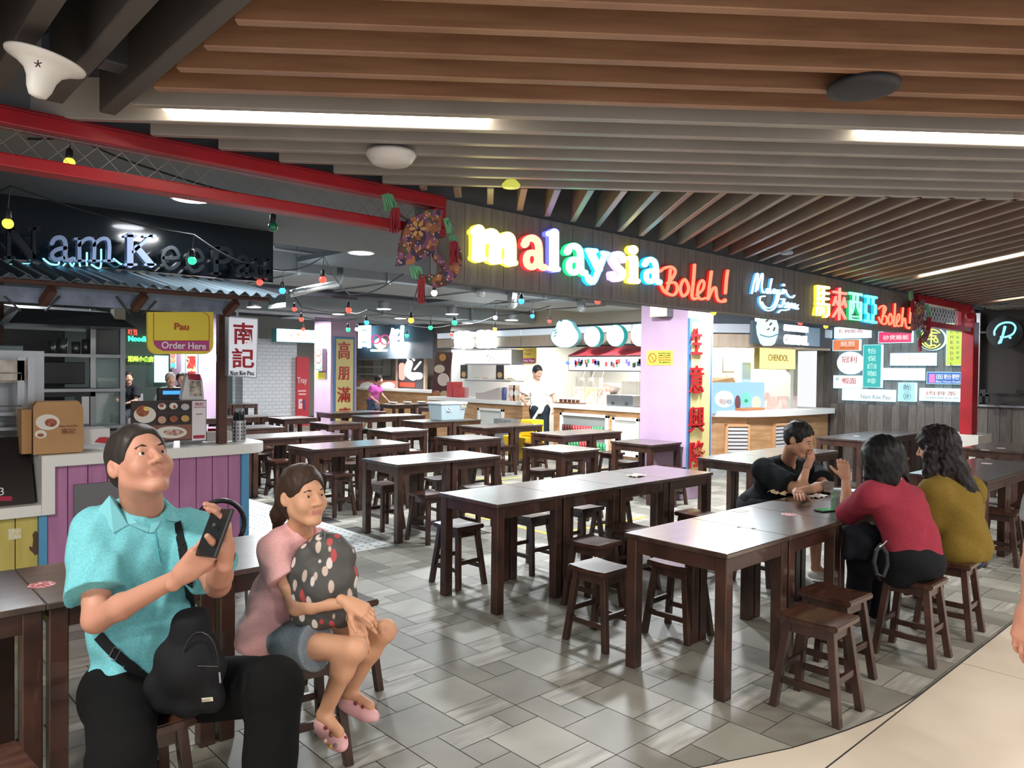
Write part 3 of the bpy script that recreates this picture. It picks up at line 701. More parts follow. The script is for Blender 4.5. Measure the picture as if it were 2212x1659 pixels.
nt.links.new(v2.outputs['Distance'], r2.inputs[0]); nt.links.new(r1.outputs[0], mx.inputs[1]); nt.links.new(r2.outputs[0], mx.inputs[0]); nt.links.new(mx.outputs[0], b_.inputs['Base Color'])
TG = mat('green_tassel', '#6fb286', .8); TR = mat('red_tassel', '#9c2b38', .8)
def kite(crop, label, KY=3.36, tassels=True, tf=lambda x, y: (x, y)):
    P2 = lambda x, y: ony(crop[0]+tf(x, y)[0]/crop[2], crop[1]+tf(x, y)[1]/crop[2], KY)
    t = empty('festival_kite', tuple(P2(960, 700)), label, 'kite')
    g = MB(); g.prism([P2(*q) for q in [(940, 328), (1030, 316), (1118, 320), (1108, 440), (1080, 600), (1050, 725), (960, 772), (820, 832), (690, 855), (705, 760), (720, 640), (760, 500), (795, 425), (715, 365), (708, 335), (800, 405), (870, 380)]], (0, .02, 0)); part(g, 'wing', FLO, t)
    g = MB()
    out = [(1235, 600), (1290, 690), (1306, 790), (1292, 880), (1240, 960), (1160, 1030), (1070, 1058), (990, 1015), (952, 940)]
    inn = [(1205, 690), (1215, 770), (1195, 850), (1170, 880), (1130, 880), (1110, 905), (1080, 925), (1050, 930), (1010, 925)]
    for i in range(len(out)-1): g.prism([P2(*q) for q in (out[i], out[i+1], inn[i+1], inn[i])], (0, .02, 0))
    arm = [(1030, 735), (1075, 738), (1130, 800), (1190, 850), (1150, 890), (1100, 840), (1050, 795)]
    g.prism([P2(*q) for q in arm], (0, .02, 0)); part(g, 'crescent', FLO, t)
    g = MB(); fl = (875, 500)
    for k in range(6):
        a = k*math.pi/3; q = [(fl[0]+math.cos(a+d)*r_, fl[1]+math.sin(a+d)*r_) for d, r_ in ((-.4, 28), (-.25, 70), (.05, 85), (.3, 62), (.4, 28))]
        g.prism([Vector(P2(*v))-Vector((0, .012, 0)) for v in q], (0, .008, 0))
    part(g, 'paper_flower', mat('tan_flower', '#c3985f', .7), t)
    for (x, y, L, m, n, wd) in [(575, 170, 160, TG, 9, 90), (650, 300, 240, TR, 8, 70), (1130, 400, 150, TG, 8, 40), (1190, 560, 55, TG, 6, 60), (1200, 620, 220, TR, 8, 70), (840, 850, 130, TG, 9, 90), (895, 930, 270, TR, 7, 50)]:
        g = MB(); q = random.Random(int(x))
        for k in range(n):
            u = (k/(n-1)-.5)*wd; a = P2(x+u, y+abs(u)*.3); bb = P2(x+u*1.1+q.uniform(-12, 12)+(L*.25 if m is TG else 0), y+L*q.uniform(.8, 1.05))
            g.beam(Vector(a)+Vector((0, -.02, 0)), Vector(bb)+Vector((0, -.02, 0)), .013 if crop[2] < 5 else .02, .004)
        part(g, 'tassel', m, t)
    g = MB(); q9 = P2(950, 600); g.beam((q9[0], KY+.015, q9[2]), (q9[0]+.1, FY+.02, q9[2]), .012, .012); part(g, 'fixing', BLACK, t)
    return t
kite((700, 380, 4.366), 'flower-patterned paper kite with green and red tassels at the left end of the fascia')
kite((1958, 645, 9.5), 'second dull floral kite with tassels at the right end of the fascia', tf=lambda x, y: ((x-600)*.62+60, (y-300)*1.2))
# ================================================================ WALL OF LIT SIGNS
C8 = lambda r: [1740+r[0]/4.686, 600+r[1]/4.686, 1740+r[2]/4.686, 600+r[3]/4.686]
WS = ('x', WX-.09)
def wsign(rect, face, texts, label, shape='box', side='#9fb0ba'):
    r = C8(rect); a, b, zt, zb = panel_px(r, WS)
    t = empty('wall_sign', (WX-.09, (a[1]+b[1])/2, zb), label, 'sign')
    g = MB()
    if shape == 'box': box_px(g, r, WS, .088)
    else: disc_px(g, ((r[0]+r[2])/2, (r[1]+r[3])/2), (r[2]-r[0])/2, WS, .088, ry=(r[3]-r[1])/2)
    part(g, 'light_box', emm('sign_side'+side, '#a8e4ff', 2.0), t)
    g = MB(); q = [r[0]+.6, r[1]+.6, r[2]-.6, r[3]-.6]
    if shape == 'box': box_px(g, q, ('x', WX-.094), .004)
    else: disc_px(g, ((r[0]+r[2])/2, (r[1]+r[3])/2), (r[2]-r[0])/2-.7, ('x', WX-.094), .004, ry=(r[3]-r[1])/2-.7)
    part(g, 'lit_face', emm('face'+face[0]+str(face[1]), face[0], face[1]), t)
    for (body, rr, mcol) in texts:
        g = MB(); text_px(g, body, C8(rr), ('x', WX-.1), .004, bold=.012); part(g, 'lettering', mcol if not isinstance(mcol, str) else emm('t'+mcol, mcol, .62, False), t)
    return t
WH = ('#dff4ff', 1.02)
wsign([290, 495, 648, 610], WH, [('辣椒板面', [335, 520, 580, 560], '#d0908a')], 'white lit sign with faint pink characters, top left of the sign wall')
wsign([275, 625, 545, 738], ('#f08a5a', .68), [('蚝煎', [355, 640, 500, 695], '#ffe9da'), ('FRIED OYSTER', [350, 702, 502, 720], '#b85a2a')], 'orange lit sign reading FRIED OYSTER')
wsign([318, 748, 578, 978], WH, [('冠利', [365, 795, 520, 860], '#d06a64')], 'round white lit sign with two pale red characters', 'disc')
t = wsign([582, 678, 765, 1110], ('#2fc6c4', .62), [(c, [628, 712+76*i, 715, 770+76*i], '#c9fff6') for i, c in enumerate('怡保白咖啡')], 'tall turquoise lit sign with five white characters in a column')
wsign([738, 542, 1075, 658], ('#e0316a', .8), [('砂煲雞飯', [785, 580, 1045, 628], '#fff0f4')], 'crimson lit sign with four white characters')
t = wsign([1140, 500, 1412, 735], ('#123a30', .5), [], 'round dark green sign with yellow neon ring and writing', 'disc', '#cfe8ef')
g = MB(); yn = emm('yneon', '#f0ff58', 1.6)
px_strokes(g, [([(1275+105*math.cos(a), 617+95*math.sin(a)) for a in np.linspace(.6, 5.6, 14)], 10), ([(1165, 600), (1190, 575), (1200, 620), (1225, 560), (1235, 540)], 13), ([(1200, 650), (1240, 600), (1280, 560), (1330, 560)], 12),
    ([(1240, 580), (1310, 590)], 12), ([(1275, 540), (1270, 680)], 12), ([(1230, 620), (1300, 620)], 11), ([(1320, 590), (1300, 640), (1340, 650), (1325, 610)], 11), ([(1210, 660), (1250, 690), (1300, 680), (1330, 700)], 12)], (1740, 600, 4.686), ('x', WX-.11), .01)
part(g, 'neon_strokes', yn, t)
wsign([1425, 460, 1580, 888], ('#d8f53c', .62), [(c, [1466, 528+55*i, 1494, 560+55*i], '#8a6408') for i, c in enumerate('CHENDOL')]+[(c, [1525, 535+52*i, 1555, 565+52*i], '#7aa860') for i, c in enumerate('檳城律記煎粿')], 'tall yellow-green lit sign reading CHENDOL downwards')
GLS = mat('thin_glasses_line', '#c9973a', .5)
t = wsign([857, 762, 1310, 888], WH, [('GLASSES', [1290, 790, 1291, 791], '#c0c0c0')][:0], 'wide white lit sign with a drawing of round spectacles, middle of the sign wall')
g = MB(); px_strokes(g, [([(1022+28*math.cos(a), 828+28*math.sin(a)) for a in np.linspace(0, 5.8, 12)], 3.2, True), ([(1085+28*math.cos(a), 828+28*math.sin(a)) for a in np.linspace(0, 5.8, 12)], 3.2, True), ([(1046, 818), (1054, 814), (1062, 818)], 3)], (1740, 600, 4.686), ('x', WX-.1), .004)
part(g, 'spectacles_drawing', emm('spec', '#d8a040', .8, False), t)
wsign([783, 915, 1193, 1037], WH, [('日', [806, 965, 828, 990], '#d8c8c8')], 'wide blank-looking white lit sign under the spectacles sign')
wsign([282, 990, 555, 1120], WH, [('蝦面', [368, 1012, 512, 1075], '#d85a50'), ('虾', [305, 1010, 345, 1040], '#3fa88a')], 'white lit sign with two red characters, lower left of the sign wall')
wsign([370, 1130, 897, 1247], WH, [('Nam Kee Pau', [560, 1185, 855, 1228], '#8aa8b4')], 'long white lit sign faintly reading Nam Kee Pau at the bottom')
t = wsign([937, 1062, 1110, 1252], ('#a8e4f0', .85), [('叻', [1000, 1085, 1050, 1135], '#30406a'), ('沙', [1000, 1175, 1052, 1225], '#30406a')], 'small upright pale blue sign with two characters in rings')
g = MB(); px_strokes(g, [([(1028+38*math.cos(a), cy_2+38*math.sin(a)) for a in np.linspace(0, 5.9, 14)], 3, True) for cy_2 in (1112, 1200)], (1740, 600, 4.686), ('x', WX-.1), .004); part(g, 'ring', emm('t#30406a', '#30406a', .8, False), t)
wsign([1152, 1120, 1570, 1250], WH, [('肉骨茶', [1225, 1148, 1532, 1192], '#c88a78'), ('KLANG BAK KUT TEH', [1220, 1208, 1552, 1226], '#5a98ac')], 'white lit sign reading KLANG BAK KUT TEH beside the red post')
t = wsign([1227, 955, 1572, 1075], ('#1468c8', .75), [('面粉粿', [1318, 975, 1562, 1030], '#f4fbff'), ('Mee Hoon Kueh', [1318, 1040, 1566, 1064], '#f4fbff')], 'blue lit sign with white characters beside the red post')
g = MB(); box_px(g, C8([1250, 975, 1308, 1062]), ('x', WX-.1), .004); part(g, 'pink_square', emm('pinksq', '#ff7ac0', .9, False), t)
lamp((WX-.6, 4.7, 1.75), 16, 1.0, (.75, .93, 1), (0, math.radians(90), 0), 'sign_wall_glow') if False else None
# ---- shop window with the round sign on the right
g = MB(); g.box((WX-.06, 3.62, 1.17), (WX+.02, 3.74, 2.62)); g.box((WX-.06, -1, 1.17), (WX+.02, 3.62, 1.21)); structure(g.build('window_1', STEEL, bevel=.004))
g = MB(); g.box((14.2, -1.5, 1.0), (14.3, 3.8, 3.2)); structure(g.build('wall_right_shop', mat('cream_shop_wall', '#c8c0b4', .8)))
arch = empty('dark_arch_panel', (14.15, 3.3, 1.0), 'dark green arch-shaped panel in the shop behind the round sign', 'panel')
g = MB(); pts = [onx(x, y, 14.15) for x, y in [(2140, 870), (2140, 775)]+[(2172-32*math.cos(a), 770-26*math.sin(a)) for a in np.linspace(0, math.pi, 10)]+[(2204, 870)]]; g.prism(pts, (.04, 0, 0)); part(g, 'panel', mat('dark_green_panel', '#27302f', .5), arch)
t = empty('round_shop_sign', tuple(onx(2170, 718, 12.9)), 'round black shop sign with a cyan neon letter P', 'sign')
g = MB(); disc_px(g, (2170, 718), 40, ('x', 12.9), .08, ry=35); part(g, 'disc', mat('black_sign', '#15181b', .5), t)
g = MB(); px_strokes(g, [([(820, 450), (822, 410), (860, 360), (920, 335), (985, 340), (1018, 380), (995, 440), (930, 470), (880, 470)], 16), ([(915, 375), (895, 460), (862, 528)], 18), ([(925, 375), (900, 460), (880, 525)], 14), ([(965, 475), (968, 478)], 22, False, 1)], (1960, 620, 4.365), ('x', 12.885), .012); part(g, 'neon_letter', emm('cyneon', '#6ae8ff', 2.2), t)
g = MB(); g.beam(onx(2118, 718, 12.95), onx(2132, 718, 12.95), .03, .03); part(g, 'bracket', BLACK, t)
t = empty('dark_railing', tuple(onx(2160, 868, 12.9)), 'black low rail seen along the shop window sill', 'railing')
g = MB()
for a, b in (((2118, 852), (2212, 855)), ((2118, 845), (2130, 845)), ((2118, 850), (2118, 870)), ((2133, 852), (2133, 870)), ((2196, 845), (2212, 850))): g.beam(onx(*a, 12.95), onx(*b, 12.95), .035, .05)
part(g, 'rail', BLACK, t)
# ================================================================ KIOSK (left)
KY = 5.56
Z = lambda x, y, Y=KY: float(ony(x, y, Y)[2])
X = lambda x, y, Y=KY: float(ony(x, y, Y)[0])
xa, xb = X(88, 1000), X(117, 1000); xe = X(586, 960)
zl = Z(60, 1092)
k = empty('kiosk_counter', (1.8, KY, 0), 'white-topped kiosk counter with pink, blue and yellow board front', 'counter')
g = MB(); pr = [(xa, KY-.03), (xe-.22, KY-.03)]+[(xe-.22+.22*math.sin(a), KY+.19-.22*math.cos(a)) for a in np.linspace(.25, math.pi/2, 6)]+[(xe, 6.3), (xa, 6.3)]
g.prism([(p[0], p[1], 1.07) for p in pr][::-1], (0, 0, -.075)); part(g, 'worktop', WHITE, k, bevel=.004)
g = MB(); g.box((xa, KY-.03, zl-.07), (xb, 6.2, 1.0)); part(g, 'side_slab', WHITE, k, bevel=.003)
g = MB(); g.box((-2.98, KY-.03, zl-.07), (xa-.001, 6.3, zl)); part(g, 'low_worktop', WHITE, k, bevel=.003)
def boards(x0, x1, z0, z1, w, m, nm, Y=KY+.02):
    g = MB(); x = x0
    while x < x1-.01: g.box((x+.003, Y, z0), (min(x+w, x1)-.003, Y+.03, z1)); x += w
    g.box((x0, Y+.012, z0), (x1, Y+.05, z1), 1); return part(g, nm, [m, mat('board_gap', '#4a2340', .8)], k)
boards(X(103, 1100), X(522, 1100), .0, 1.0, .118, PINKB, 'pink_boards')
YB = mat('yellow_board_paint', '#cfc06a', .55, col2='#c2b25e', scale=3, stretch=(6, 1, 1)); boards(-2.98, X(84, 1150), 0, zl-.07, .125, YB, 'yellow_boards')
g = MB(); g.box((X(84, 1150), KY+.0, 0), (X(102, 1150), KY+.06, zl-.07)); part(g, 'blue_trim', BLUEP, k); g = MB(); g.box((X(522, 1100), KY, 0), (X(538, 1100), KY+.7, 1.0)); part(g, 'blue_trim', BLUEP, k)
g = MB(); g.box((xb, KY+.07, 0), (X(522, 1100), 6.25, 1.0), 0); g.box((-2.98, KY+.07, 0), (xb, 6.25, zl-.08)); part(g, 'carcass', mat('carcass', '#5a5550', .8), k)
g = MB(); box_px(g, [160, 1043, 262, 1165], ('y', KY-.0), .02); part(g, 'access_panel', mat('grey_panel', '#77767a', .45, .3), k, bevel=.002)
g = MB(); g.prism([ony(x, y, KY+.018) for x, y in [(76, 1147), (82, 1150), (84, 1195), (76, 1200), (70, 1193), (64, 1188), (63, 1180), (70, 1182), (72, 1165), (70, 1155)]], (0, .003, 0)); part(g, 'torn_patch', mat('bare_board', '#5c4636', .8), k)
g = MB(); box_px(g, [18, 1142, 46, 1165], ('y', KY+.015), .004); tag(g.build('paper_note', mat('yellowed_note', '#d9cd8a', .7, col2='#e8e8e0', scale=40)), 'small yellow and white note stuck on the yellow boards', 'note')
# stainless shelf and equipment inside the kiosk
WK = empty('kitchen_rack', (1.3, 7.2, 0), 'steel and glass shelf unit inside the kiosk', 'rack')
def YP(x, y, Y): return ony(x, y, Y)
RY = 6.9
g = MB()
for px_ in (200, 264):
    a = YP(px_, 720, RY); g.box((a[0]-.02, RY-.02, 0), (a[0]+.02, RY+.02, a[2]+.2))
for py in (705, 770, 842, 920):
    a = YP(72, py, RY); b = YP(268, py, RY); g.beam((a[0], RY+.1, b[2]), (b[0], RY+.1, b[2]), .3, .025)
part(g, 'frame', STEEL, WK)
g = MB(); a, b, zt, zb = panel_px([206, 709, 262, 770], ('y', RY)); g.box((a[0], RY+.05, zb), (b[0], RY+.3, zt)); part(g, 'grey_box', mat('grey_unit', '#6e7270', .6), WK)
g = MB(); a, b, zt, zb = panel_px([207, 776, 264, 838], ('y', RY)); g.box((a[0], RY, zb), (b[0], RY+.008, zt)); a, b, zt, zb = panel_px([207, 846, 264, 918], ('y', RY)); g.box((a[0], RY, zb), (b[0], RY+.008, zt)); part(g, 'glass_door', mat('cabinet_glass', '#9ab0ae', .1, alpha=.35), WK)
def simple(name, rect, Y, dep, m, label, cat, bev=.006, extra=None):
    a, b, zt, zb = panel_px(rect, ('y', Y)); t = empty(name, ((a[0]+b[0])/2, Y, zb), label, cat)
    g = MB(); g.box((a[0], Y, zb), (b[0], Y+dep, zt)); part(g, 'body', m, t, bevel=bev)
    if extra: extra(t, a, b, zt, zb)
    return t
def tubx(t, a, b, zt, zb):
    g = MB(); g.box((a[0]-.01, RY+.02, zt-.02), (b[0]+.01, RY+.24, zt+.012)); part(g, 'lid', WHITE, t, bevel=.004)
    g = MB(); g.box((a[0]+(b[0]-a[0])*.3, RY+.024, zb+.05), (a[0]+(b[0]-a[0])*.7, RY+.03, zb+.09)); part(g, 'label_plate', mat('brown_label', '#8a7a55', .6), t)
simple('food_container', [212, 820, 258, 838], RY+.03, .2, mat('milky_plastic', '#d8dcda', .4), 'white plastic food container on the glass shelf in the kiosk', 'container', extra=tubx)
def pans(t, a, b, zt, zb):
    g = MB(); g.box((a[0], RY-.02, zb-.1), (b[0]+.06, RY+.25, zb-.03)); part(g, 'tray', BLACK, t)
simple('steamer_oven', [86, 782, 184, 830], RY+.05, .4, mat('oven_black', '#1b1b1d', .35), 'big black steamer on the middle shelf of the kiosk', 'oven', extra=pans)
POT = mat('pot_steel', '#8d8f90', .3, .7)
for i, (x0, x1, y0) in enumerate(((106, 124, 736), (126, 148, 730), (156, 176, 738), (178, 198, 733))):
    a, b, zt, zb = panel_px([x0, y0, x1, 767], ('y', RY+.12)); r = (b[0]-a[0])/2
    g = MB(); g.lathe([(r*.95, 0), (r, zt-zb), (r*.92, zt-zb), (r*.88, .02)], ((a[0]+b[0])/2, RY+.15, zb), 20); tag(g.build('cooking_pot', POT, smooth=True), 'steel pot on the top shelf of the kiosk, %s of four' % ('leftmost', 'second from left', 'third from left', 'rightmost')[i], 'pot', 'pots on the kiosk shelf')
# hood and dark upper works
g = MB(); a = YP(5, 700, 6.6); b = YP(240, 700, 6.6); g.add([(a[0], 6.35, a[2]), (b[0]+.1, 6.3, a[2]), (b[0], 7.4, a[2]), (a[0], 7.4, a[2]), (a[0]+.1, 6.5, a[2]+.12), (b[0], 6.5, a[2]+.12), (b[0], 7.4, a[2]+.2), (a[0]+.1, 7.4, a[2]+.2)], [(0, 3, 2, 1), (4, 5, 6, 7), (0, 1, 5, 4), (1, 2, 6, 5), (2, 3, 7, 6), (3, 0, 4, 7)])
tag(g.build('extractor_hood', DSTEEL), 'dark steel extractor hood hanging inside the kiosk', 'hood')
g = MB(); g.box((-3, 7.9, 0), (.62, 8.0, 2.15)); tag(g.build('kiosk_back_panel', mat('kiosk_back', '#3a3f40', .6)), 'dark back panel of the kiosk kitchen', 'panel')
g = MB(); a, b, zt, zb = panel_px([247, 667, 271, 690], ('y', 6.4)); g.box((a[0], 6.4, zb), (b[0], 6.5, zt)); tag(g.build('junction_box', mat('beige_box', '#a09d8e', .6)), 'small beige electrical box under the kiosk ceiling', 'box')
# steel tray trolley at the left
t = empty('tray_trolley', (-.1, 6.0, zl), 'glass-fronted steel trolley with wire trays at the left edge', 'trolley')
g = MB()
for px_ in (44, 66):
    a = YP(px_, 900, 5.95); g.box((a[0]-.02, 5.93, zl+.001), (a[0]+.02, 5.97, 1.7))
a = YP(0, 900, 5.95); g.box((-2, 6.2, zl+.001), (a[0]+.3, 6.24, 1.75)); part(g, 'frame', STEEL, t)
b = YP(56, 900, 5.95)
for i, py in enumerate((822, 893, 925, 962, 1000)):
    zt = float(YP(20, py, 5.95)[2]); g = MB(); g.box((-2, 5.94, zt-.015), (b[0], 6.2, zt+.006)); g.tube([(b[0]-.03, 5.93, zt), (b[0]-.03, 5.93, zt+.05), (b[0]-.5, 5.93, zt+.05)], .004); part(g, 'tray', STEEL if i else mat('picture_panel', '#b9b3aa', .5, col2='#6c6760', scale=9), t)
g = MB(); a, b2, zt, zb = panel_px([-60, 778, 58, 822], ('y', 5.93)); g.box((a[0], 5.93, zb), (b2[0], 5.945, zt)); part(g, 'picture_panel', mat('bun_picture', '#cfc8c0', .5, col2='#7a6a5c', scale=7), t)
simple('red_bin', [-30, 793, 20, 811], 5.99, .12, mat('red_plastic', '#b5202a', .4), 'red plastic tub on top of the tray trolley', 'tub')
simple('steam_cabinet', [-60, 745, 50, 776], 6.6, .4, mat('cabinet_front', '#6a7879', .3, .3), 'grey glass cabinet high at the left edge of the kiosk', 'cabinet')
# fried ball poster on the low counter
t = empty('menu_poster', (X(40, 1050, 5.6), 5.6, zl), 'black poster with golden fried balls on the low worktop', 'poster')
g = MB(); g.prism([(-.2, 5.62, zl+.002), (X(77, 1085, 5.62), 5.62, zl+.002), (X(62, 1010, 5.8), 5.8, zl+.42), (-.2, 5.8, zl+.42)], (0, .015, 0)); part(g, 'board', mat('poster_black', '#181314', .3), t)
BALL = mat('golden_ball', '#b8692f', .5, col2='#8f4a1e', scale=30); q_ = random.Random(4)
for i, (a, b) in enumerate([(2, 1043), (12, 1038), (22, 1042), (33, 1036), (44, 1041), (52, 1038), (8, 1050), (19, 1051), (31, 1050), (42, 1050), (51, 1047), (1, 1054)]):
    yy = 5.62+(1085-b)*.0024; c = ony(a, b, yy-.004); g = MB(); g.ball(c, .021, 12, 8, sc=(1, .35, .9)); part(g, 'ball_picture', BALL, t, smooth=True)
g = MB(); text3(g, '3', ony(-2, 1070, 5.64)-np.array([0, .008, 0]), (1, 0, 0), (0, .39, .92), 0, .05, .002); part(g, 'price', mat('poster_white', '#e8e6e2', .5), t)
g = MB(); g.beam(ony(-10, 1077, 5.632), ony(26, 1077, 5.632), .004, .03); part(g, 'red_strip', mat('crimson', '#a82045', .5), t)
# kraft box on the counter
t = empty('takeaway_box', (X(128, 975, 5.62), 5.62, 1.07), 'large kraft cardboard carrier with printed buns on the kiosk counter', 'box')
KR = mat('kraft_card', '#bb9264', .75, col2='#b0875b', scale=4); bx0, bx1 = X(72, 960, 5.6), X(178, 960, 5.6); zt_ = Z(130, 868, 5.6)
g = MB(); g.prism([(bx0, 5.6, 1.075), (bx1, 5.6, 1.075), (bx1+.01, 5.6, 1.12), (bx1+.005, 5.6, zt_-.04), (bx1-.02, 5.6, zt_), (bx0+.02, 5.6, zt_), (bx0, 5.6, zt_-.03)], (.03, .22, 0)); part(g, 'front', KR, t)
g = MB(); g.box((bx0-.05, 5.68, 1.075), (bx0+.005, 5.82, zt_-.05)); part(g, 'side_flap', KR, t)
WB = mat('bun_white', '#e2dcd2', .6); RB = mat('bun_filling', '#7a3a26', .6, col2='#b56a48', scale=60)
def discf(px, py, rx, ry, Y, m, t, nm): g = MB(); disc_px(g, (px, py), rx, ('y', Y), .002, ry=ry); return part(g, nm, m, t)
discf(103, 912, 26, 17, 5.597, WB, t, 'printed_bun'); discf(110, 913, 13, 9, 5.594, RB, t, 'printed_filling'); discf(88, 938, 13, 9, 5.597, WB, t, 'printed_bun'); discf(88, 940, 7, 4, 5.594, RB, t, 'printed_filling')
g = MB(); text_px(g, '南記', [133, 925, 163, 937], ('y', 5.595), .002); text_px(g, 'Nam Kee Pau', [128, 918, 167, 922], ('y', 5.595), .002); part(g, 'print', mat('brown_print', '#7d4a33', .7), t)
t = simple('card_machine', [180, 926, 238, 960], 5.72, .2, mat('white_device', '#dadbdc', .4), 'white card machine with red corner beside the cardboard carrier', 'machine')
g = MB(); g.prism([ony(x, y, 5.71) for x, y in [(205, 955), (215, 945), (228, 944), (238, 946), (228, 958)]], (0, .01, 0)); part(g, 'red_corner', mat('red_plastic', '#b5202a', .4), t)
# menu board
t = empty('menu_board', (X(365, 950, 5.62), 5.62, 1.07), 'printed menu board with pictures of buns on the kiosk counter', 'menu')
MP = ('y', 5.62); g = MB(); box_px(g, [284, 865, 446, 953], MP, .02); part(g, 'backing', mat('maroon_board', '#4b2f33', .5), t)
def mpic(r, c1, c2, sc=14): g = MB(); box_px(g, r, ('y', 5.617), .003); return part(g, 'picture_field', mat('pic'+c1, c1, .5), t)
mpic([286, 867, 337, 917], '#2f2624', '#'); mpic([286, 919, 414, 951], '#8a5a4a', '#')
for i in range(3):
    for j in range(2): mpic([339+25*i, 867+26*j, 362+25*i, 891+26*j], '#241e1d', '#')
mpic([415, 866, 445, 951], '#e4dfe2', '#')
for (px, py, rx, ry, m) in [(313, 896, 24, 18, WB), (308, 888, 14, 12, RB), (316, 883, 6, 5, mat('egg', '#e8cf6a', .5)), (350, 878, 9, 7, WB), (349, 876, 5, 4, RB), (375, 877, 9, 7, WB), (377, 879, 3, 4, RB), (400, 879, 9, 7, mat('bun_grey', '#b9b8ba', .5)),
      (350, 907, 9, 8, mat('dumpling', '#c99a84', .5)), (375, 905, 9, 7, RB), (400, 904, 9, 7, mat('ball_y', '#c99b52', .5)), (370, 934, 34, 13, WB), (375, 934, 22, 7, mat('sauce_red', '#8d3035', .5, col2='#e0cfc0', scale=40))]:
    kd = globals().get('kd', 0)+1; discf(px, py, rx, ry, 5.6155-.0012*kd, m, t, 'printed_dish')
g = MB(); text_px(g, '南記', [421, 869, 440, 876], ('y', 5.614), .002); text_px(g, 'Nam Kee Pau', [419, 878, 443, 880.5], ('y', 5.614), .002); text_px(g, 'NOTICE', [424, 893, 438, 896], ('y', 5.614), .002)
box_px(g, [418, 940, 442, 947], ('y', 5.615), .002); part(g, 'print', mat('crimson', '#a82045', .5), t)
t = empty('order_screen', (X(370, 850, 6.0), 6.0, 1.07), 'black order screen with a blue strip behind the menu board', 'screen')
g = MB(); a, b, zt, zb = panel_px([342, 838, 396, 866], ('y', 6.0)); g.box((a[0], 6.0, zb), (b[0], 6.04, zt)); g.box(((a[0]+b[0])/2-.03, 6.02, 1.071), ((a[0]+b[0])/2+.03, 6.05, zb)); part(g, 'case', BLACK, t)
g = MB(); box_px(g, [352, 844, 394, 852], ('y', 5.998), .003); part(g, 'display', mat('blue_display', '#10305a', .2, em='#3a8af0', es=1.2), t)
t = empty('table_tent', (X(418, 860, 5.85), 5.85, 1.07), 'white curved promotion stand with a red top behind the menu board', 'stand')
g = MB(); g.prism([ony(x, y, 5.85) for x, y in [(392, 862), (402, 815), (406, 806), (432, 808), (437, 820), (441, 862)]], (0, .06, 0)); part(g, 'card', mat('white_card', '#dedede', .5), t)
a_ = ony(416, 862, 5.86); g = MB(); g.box((a_[0]-.08, 5.86, 1.071), (a_[0]+.08, 5.9, a_[2])); part(g, 'foot', mat('white_card', '#dedede', .5), t)
g = MB(); g.prism([ony(x, y, 5.847) for x, y in [(405, 807), (432, 809), (434, 822), (408, 820)]], (0, .002, 0)); part(g, 'red_heading', mat('crimson', '#a82045', .5), t)
g = MB(); g.prism([ony(x, y, 5.847) for x, y in [(408, 822), (434, 824), (436, 856), (411, 855)]], (0, .002, 0)); part(g, 'photo', mat('pau_photo', '#4a3a30', .5, col2='#d8cdbd', scale=22), t)
# straw pot, basket, post
t = empty('utensil_pot', (X(516, 950, 5.75), 5.75, 1.07), 'perforated steel pot full of black straws at the counter end', 'pot')
c = (X(516, 945, 5.75), 5.75, 1.071); r = (X(530, 945, 5.75)-X(502, 945, 5.75))/2; h = .165
g = MB(); g.lathe([(r, 0), (r, h), (r*.9, h), (r*.9, .01)], c, 24); part(g, 'steel_wall', mat('pot_polished', '#b9bcbd', .22, .8), t, smooth=False)
g = MB()
for i in range(12):
    for j in range(5): a = i*math.pi/6; g.beam((c[0]+(r-.001)*math.cos(a), c[1]+(r-.001)*math.sin(a), c[2]+.025+j*.028), (c[0]+(r+.001)*math.cos(a), c[1]+(r+.001)*math.sin(a), c[2]+.025+j*.028), .008, .016)
part(g, 'perforations', BLACK, t)
g = MB(); q = random.Random(2)
for i in range(26): a = q.random()*6.28; rr = r*.75*math.sqrt(q.random()); p0 = (c[0]+rr*math.cos(a), c[1]+rr*math.sin(a), c[2]+.01); g.tube([p0, (p0[0]+q.uniform(-.02, .02), p0[1]+q.uniform(-.02, .02), c[2]+q.uniform(.2, .24)+(.08 if i == 3 else 0))], .0045, 5)
o = part(g, 'straws', BLACK, t)
t = simple('napkin_basket', [447, 932, 502, 953], 5.72, .14, mat('white_basket', '#d6d3cf', .5), 'low white plastic basket with red sachets by the brown post', 'basket')
g = MB()
for i in range(6): a = ony(452+i*3.2, 932, 5.78); g.beam((a[0], 5.78, a[2]-.02), (a[0]+.01, 5.8, a[2]+.02), .025, .004)
part(g, 'sachets', mat('red_plastic', '#b5202a', .4), t)
PW = mat('kiosk_brown_wood', '#5c3a2c', .6, col2='#4d2f24', scale=4, stretch=(1, 1, 6))
cp = empty('kiosk_canopy', (.5, 5.4, 2.0), 'corrugated canopy on brown timber with dark kiosk lettering', 'canopy')
g = MB(); px_ = X(482, 900, 5.62); g.box((px_-.032, 5.62, 1.072), (px_+.032, 5.68, 2.13)); part(g, 'post', PW, cp, bevel=.003)
a = X(74, 740, 5.7); g = MB(); g.box((a-.03, 7.0, 1.072), (a+.03, 7.06, 2.3)); part(g, 'post', PW, cp)
EY = 5.05
ez = float(ony(300, 616, EY)[2]); ex = float(ony(612, 650, EY)[0]); zbk = float(ony(300, 590, 6.0)[2])
g = MB(); n = int((ex+3)/.02); vs = []; fs = []
for i in range(n+1):
    x = -3+(ex+3)*i/n; w_ = .016*math.sin(x*2*math.pi/.085)
    vs += [(x, EY, ez+w_), (x+.0, 6.0, zbk+w_)]
    if i: j = 2*i; fs.append((j-2, j, j+1, j-1))
